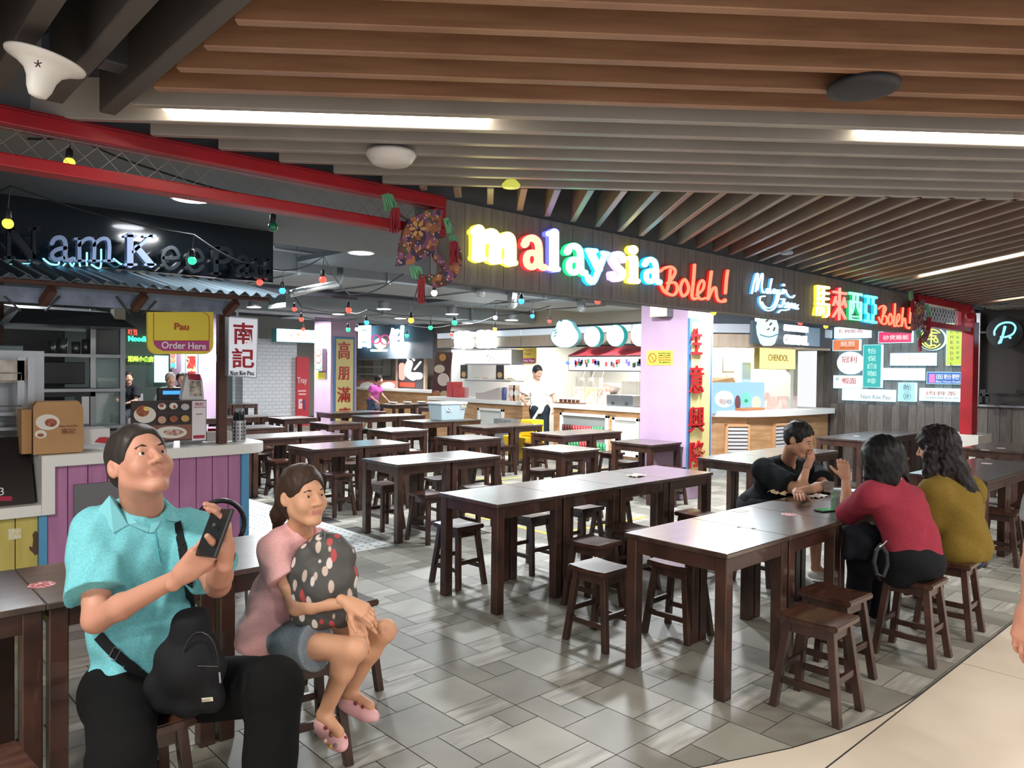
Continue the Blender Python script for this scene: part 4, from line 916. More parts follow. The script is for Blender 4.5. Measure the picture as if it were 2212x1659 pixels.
g.add(vs, fs); o = part(g, 'corrugated_roof', mat('blue_grey_sheet', '#5c6a72', .45, .3), cp, fixn=False); md = o.modifiers.new('t', 'SOLIDIFY'); md.thickness = .004
g = MB(); g.box((-3, EY+.1, float(ony(300, 630, EY+.1)[2])), (ex-.05, EY+.17, ez-.005)); part(g, 'eave_beam', PW, cp, bevel=.004)
g = MB(); zz = float(ony(300, 668, 5.3)[2]); g.box((-3, 5.3, zz), (X(498, 690, 5.3), 5.34, ez-.04)); part(g, 'slate_band', mat('slate_blue_sheen', '#8290aa', .4, col2='#5d6778', scale=9, det=8, bump=.1), cp)  # slate tone made paler and bluer for the light it reflects
for px1 in (-40, 100, 300, 500):
    a = ony(px1, 640, 5.2); g = MB(); g.beam((a[0], 5.3, zz-.0), (a[0]+.03, EY+.14, ez-.05), .045, .045); part(g, 'bracket', PW, cp)
for (p_, q2) in (((10, 640), (45, 672)), ((98, 672), (130, 640)), ((252, 640), (282, 680)), ((310, 680), (338, 650))):
    g = MB(); a, b = ony(*p_, 5.29), ony(*q2, 5.29); g.beam(a, b, .01, .012, up=(0, 1, 0)); part(g, 'slate_joint', BLACK, cp)
g = MB(); g.box((-3, 6.0, zbk+.02), (X(590, 560, 6.0), 6.04, 2.79)); part(g, 'sign_backboard', mat('smoked_glass', '#1d262c', .12, coat=.5), cp)
# lettering
GL = {'N': [([(.15, .05), (.15, .95)], .11), ([(.2, .06), (.82, .95)], .2), ([(.85, .05), (.85, .95)], .11), ([(.02, .05), (.32, .05)], .09), ([(.02, .95), (.3, .95)], .09), ([(.7, .05), (1, .05)], .09)],
 'a': [([(.18, .3), (.3, .12), (.55, .1), (.68, .3), (.68, .85), (.85, .93), (.95, .88)], .17), ([(.68, .48), (.4, .52), (.18, .7), (.3, .9), (.6, .85)], .15)],
 'm': [([(.13, .12), (.13, .95)], .15), ([(.13, .35), (.3, .1), (.48, .2), (.48, .95)], .14), ([(.48, .35), (.66, .1), (.84, .2), (.84, .95)], .14), ([(.02, .95), (.26, .95)], .09), ([(.38, .95), (.6, .95)], .09), ([(.72, .95), (.97, .95)], .09), ([(.02, .1), (.15, .1)], .09)],
 'K': [([(.2, .04), (.2, .96)], .2), ([(.88, .04), (.3, .55)], .1), ([(.42, .42), (.88, .95)], .2), ([(.03, .05), (.4, .05)], .08), ([(.03, .95), (.4, .95)], .08), ([(.65, .05), (1, .05)], .08), ([(.68, .95), (1, .95)], .08)],
 'e': [([(.2, .52), (.85, .5), (.75, .18), (.5, .08), (.22, .25), (.15, .6), (.35, .92), (.65, .93), (.88, .75)], .15)],
 'P': [([(.22, .05), (.22, .95)], .18), ([(.25, .08), (.7, .1), (.88, .3), (.7, .52), (.28, .54)], .15), ([(.05, .05), (.35, .05)], .08), ([(.03, .95), (.42, .95)], .08)],
 'u': [([(.16, .1), (.16, .65), (.3, .9), (.55, .88), (.78, .65)], .16), ([(.8, .08), (.8, .93), (.97, .93)], .16), ([(.02, .1), (.18, .1)], .09), ([(.62, .1), (.8, .1)], .09)]}
def slab_word(spec, pl, depth, parent, m, name='letter'):
    for ch, (x0, y0, x1, y1) in spec:
        g = MB(); h = y1-y0; w = x1-x0
        px_strokes(g, [([(x0+u*w, y0+v*h) for u, v in pts], wd*h, False, 3) for pts, wd in GL[ch]], (0, 0, 1), pl, depth); part(g, name, m, parent)
LM = mat('letter_dark_metal', '#2a3036', .3, .5); LL = mat('letter_blueish_lit', '#8d9fc4', .35)  # second, paler tone paints lit faces onto a, m and K
slab_word([('N', (8, 490, 86, 560))], ('y', 5.78), .06, cp, LM)
slab_word([('a', (102, 508, 160, 566)), ('m', (160, 510, 250, 566))], ('y', 5.78), .06, cp, LL); slab_word([('K', (268, 506, 335, 575))], ('y', 5.78), .06, cp, LL)
slab_word([('e', (345, 530, 392, 582)), ('e', (398, 535, 444, 588)), ('P', (456, 532, 505, 594)), ('a', (506, 550, 548, 598)), ('u', (546, 556, 588, 602))], ('y', 5.78), .06, cp, LM)
t = empty('cyan_reflection', tuple(ony(180, 565, 5.9)), 'cyan glowing strokes imitating a reflected neon sign behind the kiosk lettering', 'reflection')
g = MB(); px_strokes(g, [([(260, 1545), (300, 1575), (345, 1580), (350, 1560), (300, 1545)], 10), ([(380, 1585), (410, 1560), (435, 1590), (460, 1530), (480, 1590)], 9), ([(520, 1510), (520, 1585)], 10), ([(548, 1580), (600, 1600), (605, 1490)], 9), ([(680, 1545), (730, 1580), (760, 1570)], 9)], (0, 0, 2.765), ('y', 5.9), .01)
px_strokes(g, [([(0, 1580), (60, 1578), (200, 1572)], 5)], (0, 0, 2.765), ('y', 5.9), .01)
part(g, 'tube', emm('reflected_sign', '#7ad8ff', 1.8), t)  # strokes glow to imitate a shop sign mirrored in the backboard
# hanging signs
t = empty('hanging_order_sign', tuple(ony(390, 672, 5.2)), 'yellow hanging sign reading Pau and Order Here above the kiosk counter', 'sign')
def rrect(x0, y0, x1, y1, r): return [(x0, y0), (x1, y0)]+[(x1-r+r*math.cos(a), y1-r+r*math.sin(a)) for a in np.linspace(0, math.pi/2, 6)]+[(x0+r-r*math.sin(a), y1-r+r*math.cos(a)) for a in np.linspace(0, math.pi/2, 6)]
OS = ('y', 5.2)
g = MB(); g.prism([ony(x, y, 5.2) for x, y in rrect(319, 674, 461, 765, 20)], (0, .03, 0)); part(g, 'panel', mat('sign_yellow', '#e3cf3e', .5), t)
g = MB(); g.prism([ony(x, y, 5.197) for x, y in [(332, 736), (452, 736), (452, 758), (352, 758), (340, 752), (333, 744)]], (0, .003, 0)); part(g, 'magenta_band', mat('magenta', '#b03a82', .5), t)
g = MB(); text_px(g, 'Pau', [377, 698, 408, 713], ('y', 5.195), .003, bold=.02); part(g, 'lettering', mat('sign_red_print', '#b5442e', .6), t)
g = MB(); text_px(g, 'Order Here', [349, 739, 445, 754], ('y', 5.192), .003, bold=.02); part(g, 'lettering', mat('sign_white_print', '#f0e6ea', .6), t)
g = MB(); px_strokes(g, [([(332, 676), (332, 736)], 1, False, 1), ([(332, 736), (452, 736)], 1, False, 1), ([(452, 736), (452, 690), (448, 680), (440, 676)], 1)], (0, 0, 1), ('y', 5.196), .002); part(g, 'outline', mat('sign_red_print', '#b5442e', .6), t)
t = empty('hanging_name_board', tuple(ony(525, 683, 5.4)), 'white hanging board with two red characters and Nam Kee Pau', 'sign')
g = MB(); g.prism([ony(x, y, 5.4) for x, y in [(493, 682), (558, 687), (555, 818), (493, 812)]], (0, .06, 0)); part(g, 'frame', mat('silver_frame', '#a9adb0', .35, .6), t)
g = MB(); g.prism([ony(x, y, 5.396) for x, y in [(495, 685), (556, 690), (553, 815), (495, 809)]], (0, .004, 0)); part(g, 'face', mat('white_lit_board', '#dfe3ea', .5, em='#e8eefa', es=.25), t)
RP = mat('char_red', '#b5242c', .5)
g = MB(); text_px(g, '南', [504, 697, 547, 744], ('y', 5.392), .003, bold=.02); text_px(g, '記', [501, 752, 549, 795], ('y', 5.392), .003, bold=.02); part(g, 'characters', RP, t)
GLw = [(0, 'N', 1), (1.1, 'a', .72), (1.95, 'm', 1.05), (3.45, 'K', 1), (4.5, 'e', .62), (5.2, 'e', .62), (6.3, 'P', .85), (7.2, 'a', .72), (8.0, 'u', .8)]
sc_ = 52/8.9; spec = []
for u, ch, w_ in GLw: top = 801 if ch.isupper() else 803.5; spec.append((ch, (497.5+u*sc_, top+u*.05, 497.5+(u+w_)*sc_, 810+u*.1)))
slab_word(spec, ('y', 5.392), .003, t, mat('ink', '#22262c', .6), 'letter')
g = MB(); a = ony(513, 672, 5.43); b = ony(513, 684, 5.43); g.beam(a, b, .012, .012); part(g, 'hook', STEEL, t)
# things beside the kiosk
c = onz(545, 1125, 0); g = MB()
sd = crumple('rubbish_bag', (2.35, 4.55, 0), .3, mat('black_bin_bag', '#23282a', .25, col2='#3a4243', scale=9), 'crumpled black bin bag on the floor by the kiosk corner', 'bag', .16, 9, 1, .9)
t = empty('round_back_chair', (1.35, 4.75, 0), 'black chair with a round wire back behind the man, by the pink boards', 'chair')
cc = at(474, 1130, 5.0)
g = MB(); g.tube([(cc[0]+.17*math.cos(a), cc[1], cc[2]-.02+.17*math.sin(a)) for a in np.linspace(-.6, math.pi+.6, 18)], .017, 8); part(g, 'backrest', BLACK, t, smooth=True)
g = MB(); g.lathe([(.2, .44), (.21, .45), (.2, .47)], (cc[0], cc[1]-.2, 0), 20); part(g, 'seat', BLACK, t)
for sx in (-1, 1):
    for sy in (-1, 1):
        g = MB(); g.tube([(cc[0]+sx*.14, cc[1]-.2+sy*.14, .44), (cc[0]+sx*.19, cc[1]-.2+sy*.19, 0)], .013); part(g, 'leg', STEEL, t)
g = MB()
for sx in (-1, 1): g.tube([(cc[0]+sx*.15, cc[1]-.05, .46), (cc[0]+sx*.14, cc[1], cc[2]-.11)], .012)
part(g, 'back_support', STEEL, t)
# ================================================================ PILLARS AND BACK STALLS
def xslab(g, rect, Xp, dep, mi=0):
    return box_px(g, rect, ('x', Xp), dep, mi)
RED3 = mat('carved_red', '#c4222c', .35)
def banner(name, Yp, rect, chars, label, rows):
    r = rect; a, b, zt, zb = panel_px(r, ('y', Yp)); t = empty(name, (a[0], Yp, zb), label, 'banner')
    g = MB(); g.box((a[0], Yp-.03, zb), (b[0], Yp-.002, zt)); part(g, 'blue_frame', mat('banner_blue', '#5588b8', .5), t, bevel=.004)
    m = (b[0]-a[0])*.09; g = MB(); g.box((a[0]+m, Yp-.034, zb+m), (b[0]-m, Yp-.03, zt-m)); part(g, 'yellow_field', mat('banner_yellow', '#efe09a', .6), t)
    for ch, (x0, y0, x1, y1) in zip(chars, rows):
        g = MB(); text_px(g, ch, (x0, y0, x1, y1), ('y', Yp-.048), .018, bold=.008); part(g, 'character', RED3, t)
    return t
g = MB(); g.box((8.2, 5.57, 0), (8.79, 6.32, 3.36)); structure(g.build('wall_pillar', LILAC, bevel=.006))
banner('couplet_banner', 5.57, [1483, 689, 1533, 1030], '生意興隆', 'yellow couplet banner with four carved red characters on the nearer lilac pillar', [(1494, 709, 1517, 766), (1489, 789, 1520, 850), (1488, 878, 1521, 934), (1490, 952, 1522, 1010)])
t = empty('notice_plate', (8.19, 5.9, 1.6), 'yellow notice forbidding outside food on the nearer lilac pillar', 'notice')
PX = ('x', 8.195); g = MB(); box_px(g, [1397, 757, 1453, 789], PX, .004); part(g, 'plate', mat('notice_yellow', '#e6dc52', .5), t)
g = MB(); px_strokes(g, [([(1409+8*math.cos(a), 773+9.5*math.sin(a)) for a in np.linspace(0, 5.9, 12)], 1.6, True), ([(1404, 767), (1414, 780)], 1.4, False, 1)], (0, 0, 1), ('x', 8.192), .002); part(g, 'ban_ring', mat('notice_red', '#b5562a', .5), t)
g = MB(); text_px(g, 'NO OUTSIDE FOOD &', [1422, 761.5, 1449, 765], ('x', 8.192), .002); text_px(g, 'DRINKS ALLOWED', [1423, 766, 1448, 769.5], ('x', 8.192), .002); text_px(g, '禁止携带外食', [1424, 781, 1447, 784.5], ('x', 8.192), .002); part(g, 'print', mat('print_dark', '#40403a', .5), t)
g = MB(); text_px(g, 'DILARANG MEMBAWA', [1422, 771, 1449, 774], ('x', 8.192), .002); text_px(g, 'MAKANAN DAN MINUMAN', [1422, 776, 1449, 779], ('x', 8.192), .002); part(g, 'print', mat('notice_red', '#b5562a', .5), t)
t = empty('emergency_light', (8.1, 6.1, 2.2), 'lit box sign with pale yellow glow high on the nearer lilac pillar', 'light')
g = MB(); a, b, zt, zb = panel_px([1404, 640, 1440, 684], ('x', 8.05)); g.box((8.06, b[1], zb), (8.198, a[1], zt)); part(g, 'box', mat('box_grey', '#8e9092', .5), t)
g = MB(); g.box((8.05, b[1]+.005, zb+.005), (8.06, a[1]-.005, zt-.005)); part(g, 'lit_face', emm('warmbox', '#fff0a0', 3.0), t)
# farther pillar
g = MB(); g.box((8.78, 15.8, 0), (9.47, 16.6, 3.36)); structure(g.build('wall_pillar', LILAC, bevel=.006))
banner('couplet_banner', 15.8, [720, 728, 765, 915], '高朋滿座', 'yellow couplet banner on the farther lilac pillar, lowest character hidden by tables', [(731, 738, 756, 776), (731, 792, 754, 821), (729, 836, 757, 869), (731, 880, 757, 905)])
t = empty('traffic_light', (8.7, 16.2, 1.6), 'small three-colour traffic light on the farther lilac pillar', 'light')
g = MB(); xslab(g, [679, 753, 696, 801], 8.66, .118); part(g, 'housing', mat('tl_grey', '#9a8f96', .5), t)
for py, c in ((762, '#ff5a4a'), (777, '#ff7a50'), (792, '#30e0a0')):
    g = MB(); disc_px(g, (687, py), 7, ('x', 8.655), .006); part(g, 'lamp_rim', emm('tl'+c, c, .8, False), t); g = MB(); disc_px(g, (687, py), 5.6, ('x', 8.65), .006); part(g, 'lens', emm('tlw', '#ffffff', 2), t)
t = empty('notice_plate', (8.77, 16.1, 1.5), 'small yellow notice on the farther lilac pillar under the traffic light', 'notice')
g = MB(); xslab(g, [683, 804, 702, 819], 8.775, .004); part(g, 'plate', mat('notice_yellow', '#e6dc52', .5), t)
# ---- white tiled box with the blue door, round-spectacles sign, red tray-return board
wt = mat('small_white_tiles', '#e9edf0', .4); nt = wt.node_tree; b_ = nt.nodes['Principled BSDF']
tc = nt.nodes.new('ShaderNodeTexCoord'); br = nt.nodes.new('ShaderNodeTexBrick'); mp = nt.nodes.new('ShaderNodeMapping'); mp.inputs['Rotation'].default_value = (math.pi/2, 0, 0)
br.inputs['Scale'].default_value = 1; br.inputs['Brick Width'].default_value = .2; br.inputs['Row Height'].default_value = .1; br.inputs['Mortar Size'].default_value = .006
br.inputs['Color1'].default_value = lin('#eceff2'); br.inputs['Color2'].default_value = lin('#e4e8ec'); br.inputs['Mortar'].default_value = lin('#b8bec4')
nt.links.new(tc.outputs['Object'], mp.inputs[0]); nt.links.new(mp.outputs[0], br.inputs[0]); nt.links.new(br.outputs[0], b_.inputs['Base Color'])
g = MB(); g.box((8.45, 20, 0), (10.03, 22, 2.45)); g.box((6.8, 20.5, 0), (8.45, 22, 2.45)); structure(g.build('wall_tiled', wt))
t = structure(empty('door_1', (8.2, 20.4, 0))); a0, a1 = X(530, 800, 20.4), X(571, 800, 20.4)
g = MB(); g.box((a0, 20.4, 0), (a1, 20.46, 1.85)); part(g, 'door_leaf', mat('door_lilac', '#c9cdea', .5), t)
g = MB()
for x0 in (a0, (a0+a1)/2+.05, a1-.05): g.box((x0, 20.37, 0), (x0+.06, 20.4, 1.85))
for z0 in (.0, .75, 1.3, 1.79): g.box((a0, 20.37, z0), (a1, 20.4, z0+.09))
part(g, 'door_frame', mat('door_blue', '#4f9fd0', .5), t)
t = empty('spectacles_sign', (9.9, 19.5, 2.4), 'long glowing white sign with round spectacles beside the farther pillar', 'sign')
g = MB(); box_px(g, [597, 712, 712, 740], ('y', 19.5), .3); part(g, 'light_box', mat('teal_side', '#7fc8cf', .5), t)
g = MB(); box_px(g, [599, 713, 712, 739], ('y', 19.48), .02); part(g, 'lit_face', emm('bigwhite', '#f4faff', 3.2), t)
g = MB(); px_strokes(g, [([(x+6.5*math.cos(a), 724+7.5*math.sin(a)) for a in np.linspace(0, 5.9, 12)], 1.3, True) for x in (636, 652)]+[([(642, 723), (644, 721), (646, 723)], 1.3)], (0, 0, 1), ('y', 19.46), .01); part(g, 'spectacles_drawing', emm('spec2', '#c88a30', .9, False), t)
t = empty('tray_return_board', (10.1, 19.8, 0), 'tall red board about tray return left of the farther pillar', 'board')
g = MB(); box_px(g, [641, 771, 667, 899], ('y', 19.8), .08); a, b, zt, zb = panel_px([641, 771, 667, 899], ('y', 19.8)); g.box((a[0], 19.8, 0), (b[0], 19.88, zb)); part(g, 'panel', mat('board_red', '#cf3b45', .5), t)
g = MB(); text_px(g, 'Tray', [642, 815, 663, 832], ('y', 19.79), .01, bold=.02); box_px(g, [644, 843, 661, 846], ('y', 19.79), .01); box_px(g, [645, 850, 661, 853], ('y', 19.79), .01); box_px(g, [645, 862, 653, 883], ('y', 19.79), .01); part(g, 'print', mat('board_pale', '#f0cfd2', .6), t)
g = MB(); px_strokes(g, [([(657, 864), (657, 866)], 4, False, 1), ([(650, 869), (657, 870), (658, 884)], 2.6)], (0, 0, 1), ('y', 19.785), .01); part(g, 'figure_drawing', mat('board_ink', '#5a4a78', .6), t)
# ---- generic counter along the right side of the hall
CWOOD = mat('counter_oak', '#c99f74', .5, col2='#a97f56', scale=2.2, stretch=(1, 1, 9), det=6)
BRK = mat('grey_plinth_brick', '#a5a7a5', .7, col2='#8d8f8d', scale=12)
def counter(x, y0, y1, dep, label, base=True):
    t = empty('stall_counter', (x, (y0+y1)/2, 0), label, 'counter')
    g = MB(); g.box((x, y0-.04, .96), (x+dep, y1+.04, 1.04)); part(g, 'worktop', WHITE, t, bevel=.006)
    g = MB(); g.box((x+.07, y0, .16), (x+dep-.05, y1, .96)); part(g, 'front', CWOOD, t)
    g = MB(); g.box((x+.1, y0+.02, 0), (x+dep-.1, y1-.02, .16)); part(g, 'plinth', BRK, t); return t
dc = counter(10.1, 7.75, 9.86, .8, 'drinks counter with oak front and a white niche full of cans')
def niche(t, y0, y1, z0, z1, x, cans):
    W2 = WHITE; g = MB()
    g.box((x-.04, y0, z1-.05), (x+.3, y1, z1)); g.box((x-.04, y0, z0), (x+.3, y1, z0+.05)); g.box((x-.04, y0, z0), (x+.3, y0+.06, z1)); g.box((x-.04, y1-.06, z0), (x+.3, y1, z1)); part(g, 'niche_frame', W2, t, bevel=.003)
    g = MB(); g.box((x-.005, y0+.05, z0+.04), (x+.0, y1-.05, z1-.04)); part(g, 'niche_back', mat('niche_dark', '#8b8f8c', .6) if cans else mat('niche_pale', '#d8d9d2', .6), t)
niche(dc, 8.5, 9.66, .2, .88, 10.16, True); niche(dc, 7.82, 8.4, .2, .86, 10.16, False)
g = MB(); g.box((10.09, 8.56, .52), (10.15, 9.6, .535)); part(g, 'niche_shelf', WHITE, dc)
can0 = empty('drink_can', (0, 0, 0)); 
CANM = {c: mat('can_'+c, h, .3, .3, col2=h2, scale=40, fac=(.5, .6)) for c, h, h2 in (('brown', '#5a2a26', '#8a5a50'), ('red', '#c81e2c', '#e8a0a0'), ('green', '#1f9a55', '#9fdcb8'), ('orange', '#e07a2a', '#f0c080'))}
def can(y, z, c, lab):
    t = empty('drink_can', (10.115, y, z), lab, 'can', 'drink cans in the counter niche')
    g = MB(); g.lathe([(.024, 0), (.03, .006), (.03, .118), (.025, .128)], (10.115, y, z), 12); part(g, 'body', CANM[c], t, smooth=True)
    g = MB(); g.lathe([(.024, .128), (.025, .131)], (10.115, y, z), 12); part(g, 'lid', STEEL, t)
bpy.data.objects.remove(can0)
for i in range(15):
    c = 'brown' if i < 4 else 'red' if i < 11 else 'green'
    can(9.55-.066*i, .536, c, {'brown': 'maroon drink can at the left of the upper niche row', 'red': 'red drink can in the middle of the upper niche row', 'green': 'green drink can at the right of the upper niche row'}[c])
for i in range(13):
    c = 'green' if i < 4 else 'red' if i < 9 else 'orange' if i < 10 else 'green'
    can(9.4-.07*i, .252, c, {'green': 'green drink can in the lower niche row', 'red': 'red drink can in the lower niche row', 'orange': 'orange drink can in the lower niche row'}[c])
rc = counter(10.1, 10.72, 13.75, .8, 'oak counter with white niche in front of the brightest food stall'); niche(rc, 11.25, 12.05, .2, .86, 10.16, False)
# band above both stalls, back walls
t = structure(empty('trim_5', (10.7, 10, 2.2)))
SB = mat('pale_board_band', '#c3b19d', .5, col2='#b6a38d', scale=3, stretch=(1, 8, 1)); LB = mat('white_band', '#dfe8ee', .4, em='#dff0ff', es=.25)
for i in range(5):
    y0 = 7.0+1.45*i; g = MB(); g.box((10.7, y0+.02, 2.16), (10.78, y0+1.43, 2.36)); part(g, 'board', SB, t); g = MB(); g.box((10.7, y0+.02, 2.38), (10.78, y0+1.43, 2.5)); part(g, 'lit_band', LB, t)
g = MB(); g.box((10.69, 6.9, 2.12), (10.8, 14.3, 2.15)); g.box((10.69, 6.9, 2.505), (10.8, 14.3, 2.54)); part(g, 'rail', DSTEEL, t)
BWL = mat('stall_back_wall', '#c2c2bb', .7)
g = MB(); g.box((12.2, 6.2, 0), (12.3, 15.6, 3.3)); structure(g.build('wall_stalls', BWL))
g = MB()
for y in (8.1, 9.4, 10.7): g.box((12.18, y, .9), (12.2, y+.015, 2.2))
part(g, 'panel_joint', mat('joint_grey', '#8f8f88', .7), structure(empty('trim_6', (12.19, 9, 1))))
t = empty('wall_unit', (12.0, 12, 1.2), 'pale grey wall cupboards behind the food stall', 'cupboard')
g = MB(); g.box((11.9, 12.6, 1.0), (12.19, 14.4, 1.9)); part(g, 'body', mat('cup_grey', '#bdb8b0', .5), t)
# drinks stall superstructure
t = empty('menu_light_box', (10.3, 8.5, 1.65), 'lit menu box with faint coloured drawings over the drinks counter', 'sign')
g = MB(); g.box((10.28, 6.95, 1.65), (10.5, 9.6, 1.93)); part(g, 'light_box', STEEL, t)
g = MB(); g.box((10.27, 6.97, 1.67), (10.28, 9.58, 1.91)); part(g, 'lit_face', emm('menuwhite', '#f2fbff', 1.0), t)
g = MB(); q = random.Random(5)
for m_i, c in enumerate(('#c83a3a', '#3a8a5a', '#5a50c0', '#303038')):
    for k2 in range(8): g = MB(); yy = 9.4-q.random()*1.6; zz_ = 1.72+q.random()*.08; g.box((10.262, yy, zz_), (10.27, yy+.03+.03*q.random(), zz_+.08)); part(g, 'menu_drawing', mat('ink'+c, c, .6), t)
t = empty('red_awning', (10.3, 8.5, 1.95), 'red pleated awning over the drinks counter', 'awning')
g = MB(); vs = []; fs = []
for i in range(60):
    y = 6.95+2.6*i/59; w_ = .02*math.sin(i*.9); vs += [(10.2+w_, y, 1.94), (10.6, y-.12 if i > 55 else y, 2.12)]
    if i: j = 2*i; fs.append((j-2, j-1, j+1, j))
g.add(vs, fs); o = part(g, 'fabric', mat('awning_red', '#c23a44', .7), t, fixn=False, smooth=True); md = o.modifiers.new('t', 'SOLIDIFY'); md.thickness = .01
for i, (px, py, rx, ry) in enumerate(((1279, 727, 18, 23), (1329, 725, 19.5, 24), (1382, 724, 20, 25))):
    t = empty('round_lamp_sign', tuple(onx(px, py, 10.0)), 'round glowing white sign over the drinks stall, %s of the plain three' % ('left', 'middle', 'right')[i], 'sign')
    g = MB(); disc_px(g, (px, py), rx, ('x', 10.0), .1, ry=ry); part(g, 'rim', emm('tealrim', '#20b8b8', .5, False), t); g = MB(); disc_px(g, (px-.8, py), rx-1.2, ('x', 9.985), .015, ry=ry-1.2); part(g, 'lit_face', emm('discw', '#dcfbff', 1.8), t)
    g = MB(); p1 = onx(px, py-ry+2, 10.05); g.beam((p1[0], p1[1], p1[2]), (p1[0], p1[1], 3.3), .02, .02); part(g, 'hanger', DSTEEL, t)
t = empty('pear_lamp_sign', tuple(onx(1220, 722, 9.95)), 'large pear-shaped glowing white sign left of the round ones', 'sign')
PE = [(1220+29*math.cos(a)-(2 if math.cos(a) < 0 else 0), 727+25*math.sin(a)) for a in np.linspace(-.5, math.pi+.5, 18)]+[(1201, 705), (1202, 697), (1207, 692), (1211, 696), (1216, 690), (1224, 690), (1234, 695), (1240, 707)]
g = MB(); g.prism([onx(x, y, 9.95) for x, y in PE], (.1, 0, 0)); part(g, 'body', mat('sign_sideteal', '#5f9aa0', .5), t); g = MB(); g.prism([onx(1220+(x-1220)*.95, 724+(y-724)*.95, 9.93) for x, y in PE], (.02, 0, 0)); part(g, 'lit_face', emm('discw', '#dcfbff', 1.8), t)
g = MB(); px_strokes(g, [([(1196, 716), (1201, 712)], 2), ([(1198, 721), (1203, 717)], 2), ([(1197, 727), (1200, 724)], 2)], (0, 0, 1), ('x', 9.92), .01); part(g, 'teal_marks', emm('tealrim', '#20b8b8', .5, False), t)
g = MB(); p1 = onx(1210, 690, 10); g.beam(tuple(p1), (p1[0], p1[1], 3.3), .02, .02); part(g, 'hanger', DSTEEL, t)
# glowing cloud-like character blocks of the food stall
for i, (x0, y0, x1, y1) in enumerate(((980, 713, 1017, 755), (1027, 711, 1068, 754))):
    t = empty('glowing_character', tuple(onx((x0+x1)/2, y1, 10.6)), 'overexposed white glowing character block, %s of two' % ('left', 'right')[i], 'sign')
    q = random.Random(i); pts = []
    for a in np.linspace(0, 2*math.pi, 32, endpoint=False):
        c_, s_ = math.cos(a), math.sin(a); m_ = max(abs(c_), abs(s_)); rr = 1/m_**.85*(1+.05*math.sin(a*9+i)); pts.append(((x0+x1)/2+c_*rr*(x1-x0)/2*.95, (y0+y1)/2+s_*rr*(y1-y0)/2*.9))
    g = MB(); g.prism([onx(x, y, 10.6) for x, y in pts], (.08, 0, 0)); part(g, 'lit_face', emm('charglow', '#e6fbff', 3.0), t)
t = empty('menu_light_box', (10.9, 12.8, 1.8), 'overexposed white menu box over the food stall', 'sign')
g = MB(); a, b, zt, zb = panel_px([993, 756, 1104, 788], ('x', 10.75)); g.box((10.76, b[1], zb), (11.1, a[1], zt)); part(g, 'light_box', STEEL, t); g = MB(); g.box((10.75, b[1]+.01, zb+.01), (10.76, a[1]-.01, zt-.01)); part(g, 'lit_face', emm('menuw2', '#fff8f0', 3.0), t)
g = MB(); px_strokes(g, [([(1051, 770), (1055, 766)], 1.2, False, 1), ([(1058, 772), (1062, 770)], 1.2, False, 1), ([(1054, 777), (1060, 778)], 1.2, False, 1), ([(1065, 773), (1067, 776)], 1, False, 1)], (0, 0, 1), ('x', 10.74), .01); part(g, 'ink_marks', BLACK, t)
# glass display cabinet
CG = mat('display_glass', '#dfe8e6', .05, alpha=.25)
t = empty('display_cabinet', (10.6, 12.2, 1.04), 'steel-framed glass display cabinet with food on the food stall counter', 'cabinet')
y0, y1 = float(onx(1106, 800, 10.55)[1]), float(onx(1008, 800, 10.55)[1]); g = MB(); zt = 1.78
for x in (10.5, 10.88):
    for y in (y0, y1): g.beam((x, y, 1.041), (x, y, zt), .03, .03)
    g.beam((x, y0, zt), (x, y1, zt), .03, .03); g.beam((x, y0, 1.42), (x, y1, 1.42), .02, .02)
part(g, 'frame', STEEL, t)
g = MB(); g.box((10.5, y0, 1.415), (10.88, y1, 1.425)); g.box((10.495, y0, 1.05), (10.5, y1, zt)); part(g, 'glass', CG, t)
q = random.Random(8); FD = [mat('food'+c, c, .6) for c in ('#d8b070', '#b8723c', '#e8dcc0', '#c8433a', '#8fa850')]
for k2 in range(5):
    g = MB(); y = y0+.2+(y1-y0-.4)*k2/4; g.lathe([(.08, 0), (.13, .03), (.12, .035), (.1, .02)], (10.68, y, 1.426), 14); part(g, 'plate', WHITE, t)
    g = MB(); g.ball((10.68, y, 1.45), .08, 10, 6, sc=(1, 1, .6)); part(g, 'food', FD[k2], t, smooth=True)
def cyl(name, x, y, z, r, h, m, label, cat):
    t = empty(name, (x, y, z), label, cat); g = MB(); g.lathe([(r*.9, 0), (r, h*.1), (r, h*.85), (r*.7, h)], (x, y, z), 14); part(g, 'body', m, t, smooth=True); return t
RT = mat('red_crate', '#b83a40', .5)
for i, (dy, h) in enumerate(((0, .34), (-.22, .22))): g = MB(); g.box((10.35, 13.3+dy-.1, 1.042), (10.65, 13.3+dy+.1, 1.04+h)); tag(g.build('red_container', RT, bevel=.008), 'red plastic box stack at the left end of the food counter, %s one' % ('taller', 'shorter')[i], 'box')
t = empty('wedge_display', (10.3, 11.9, 1.04), 'grey wedge-shaped card box on the food counter', 'box'); g = MB(); g.prism([(10.2, 12.2, 1.042), (10.2, 11.5, 1.042), (10.2, 11.45, 1.3), (10.2, 12.0, 1.17), (10.2, 12.2, 1.17)], (.25, 0, 0)); part(g, 'body', mat('wedge_grey', '#b9aea8', .6), t)
cyl('drinks_flask', 10.25, 11.35, 1.042, .05, .26, mat('flask_blue', '#404a80', .4), 'dark blue flask on the food counter', 'flask')
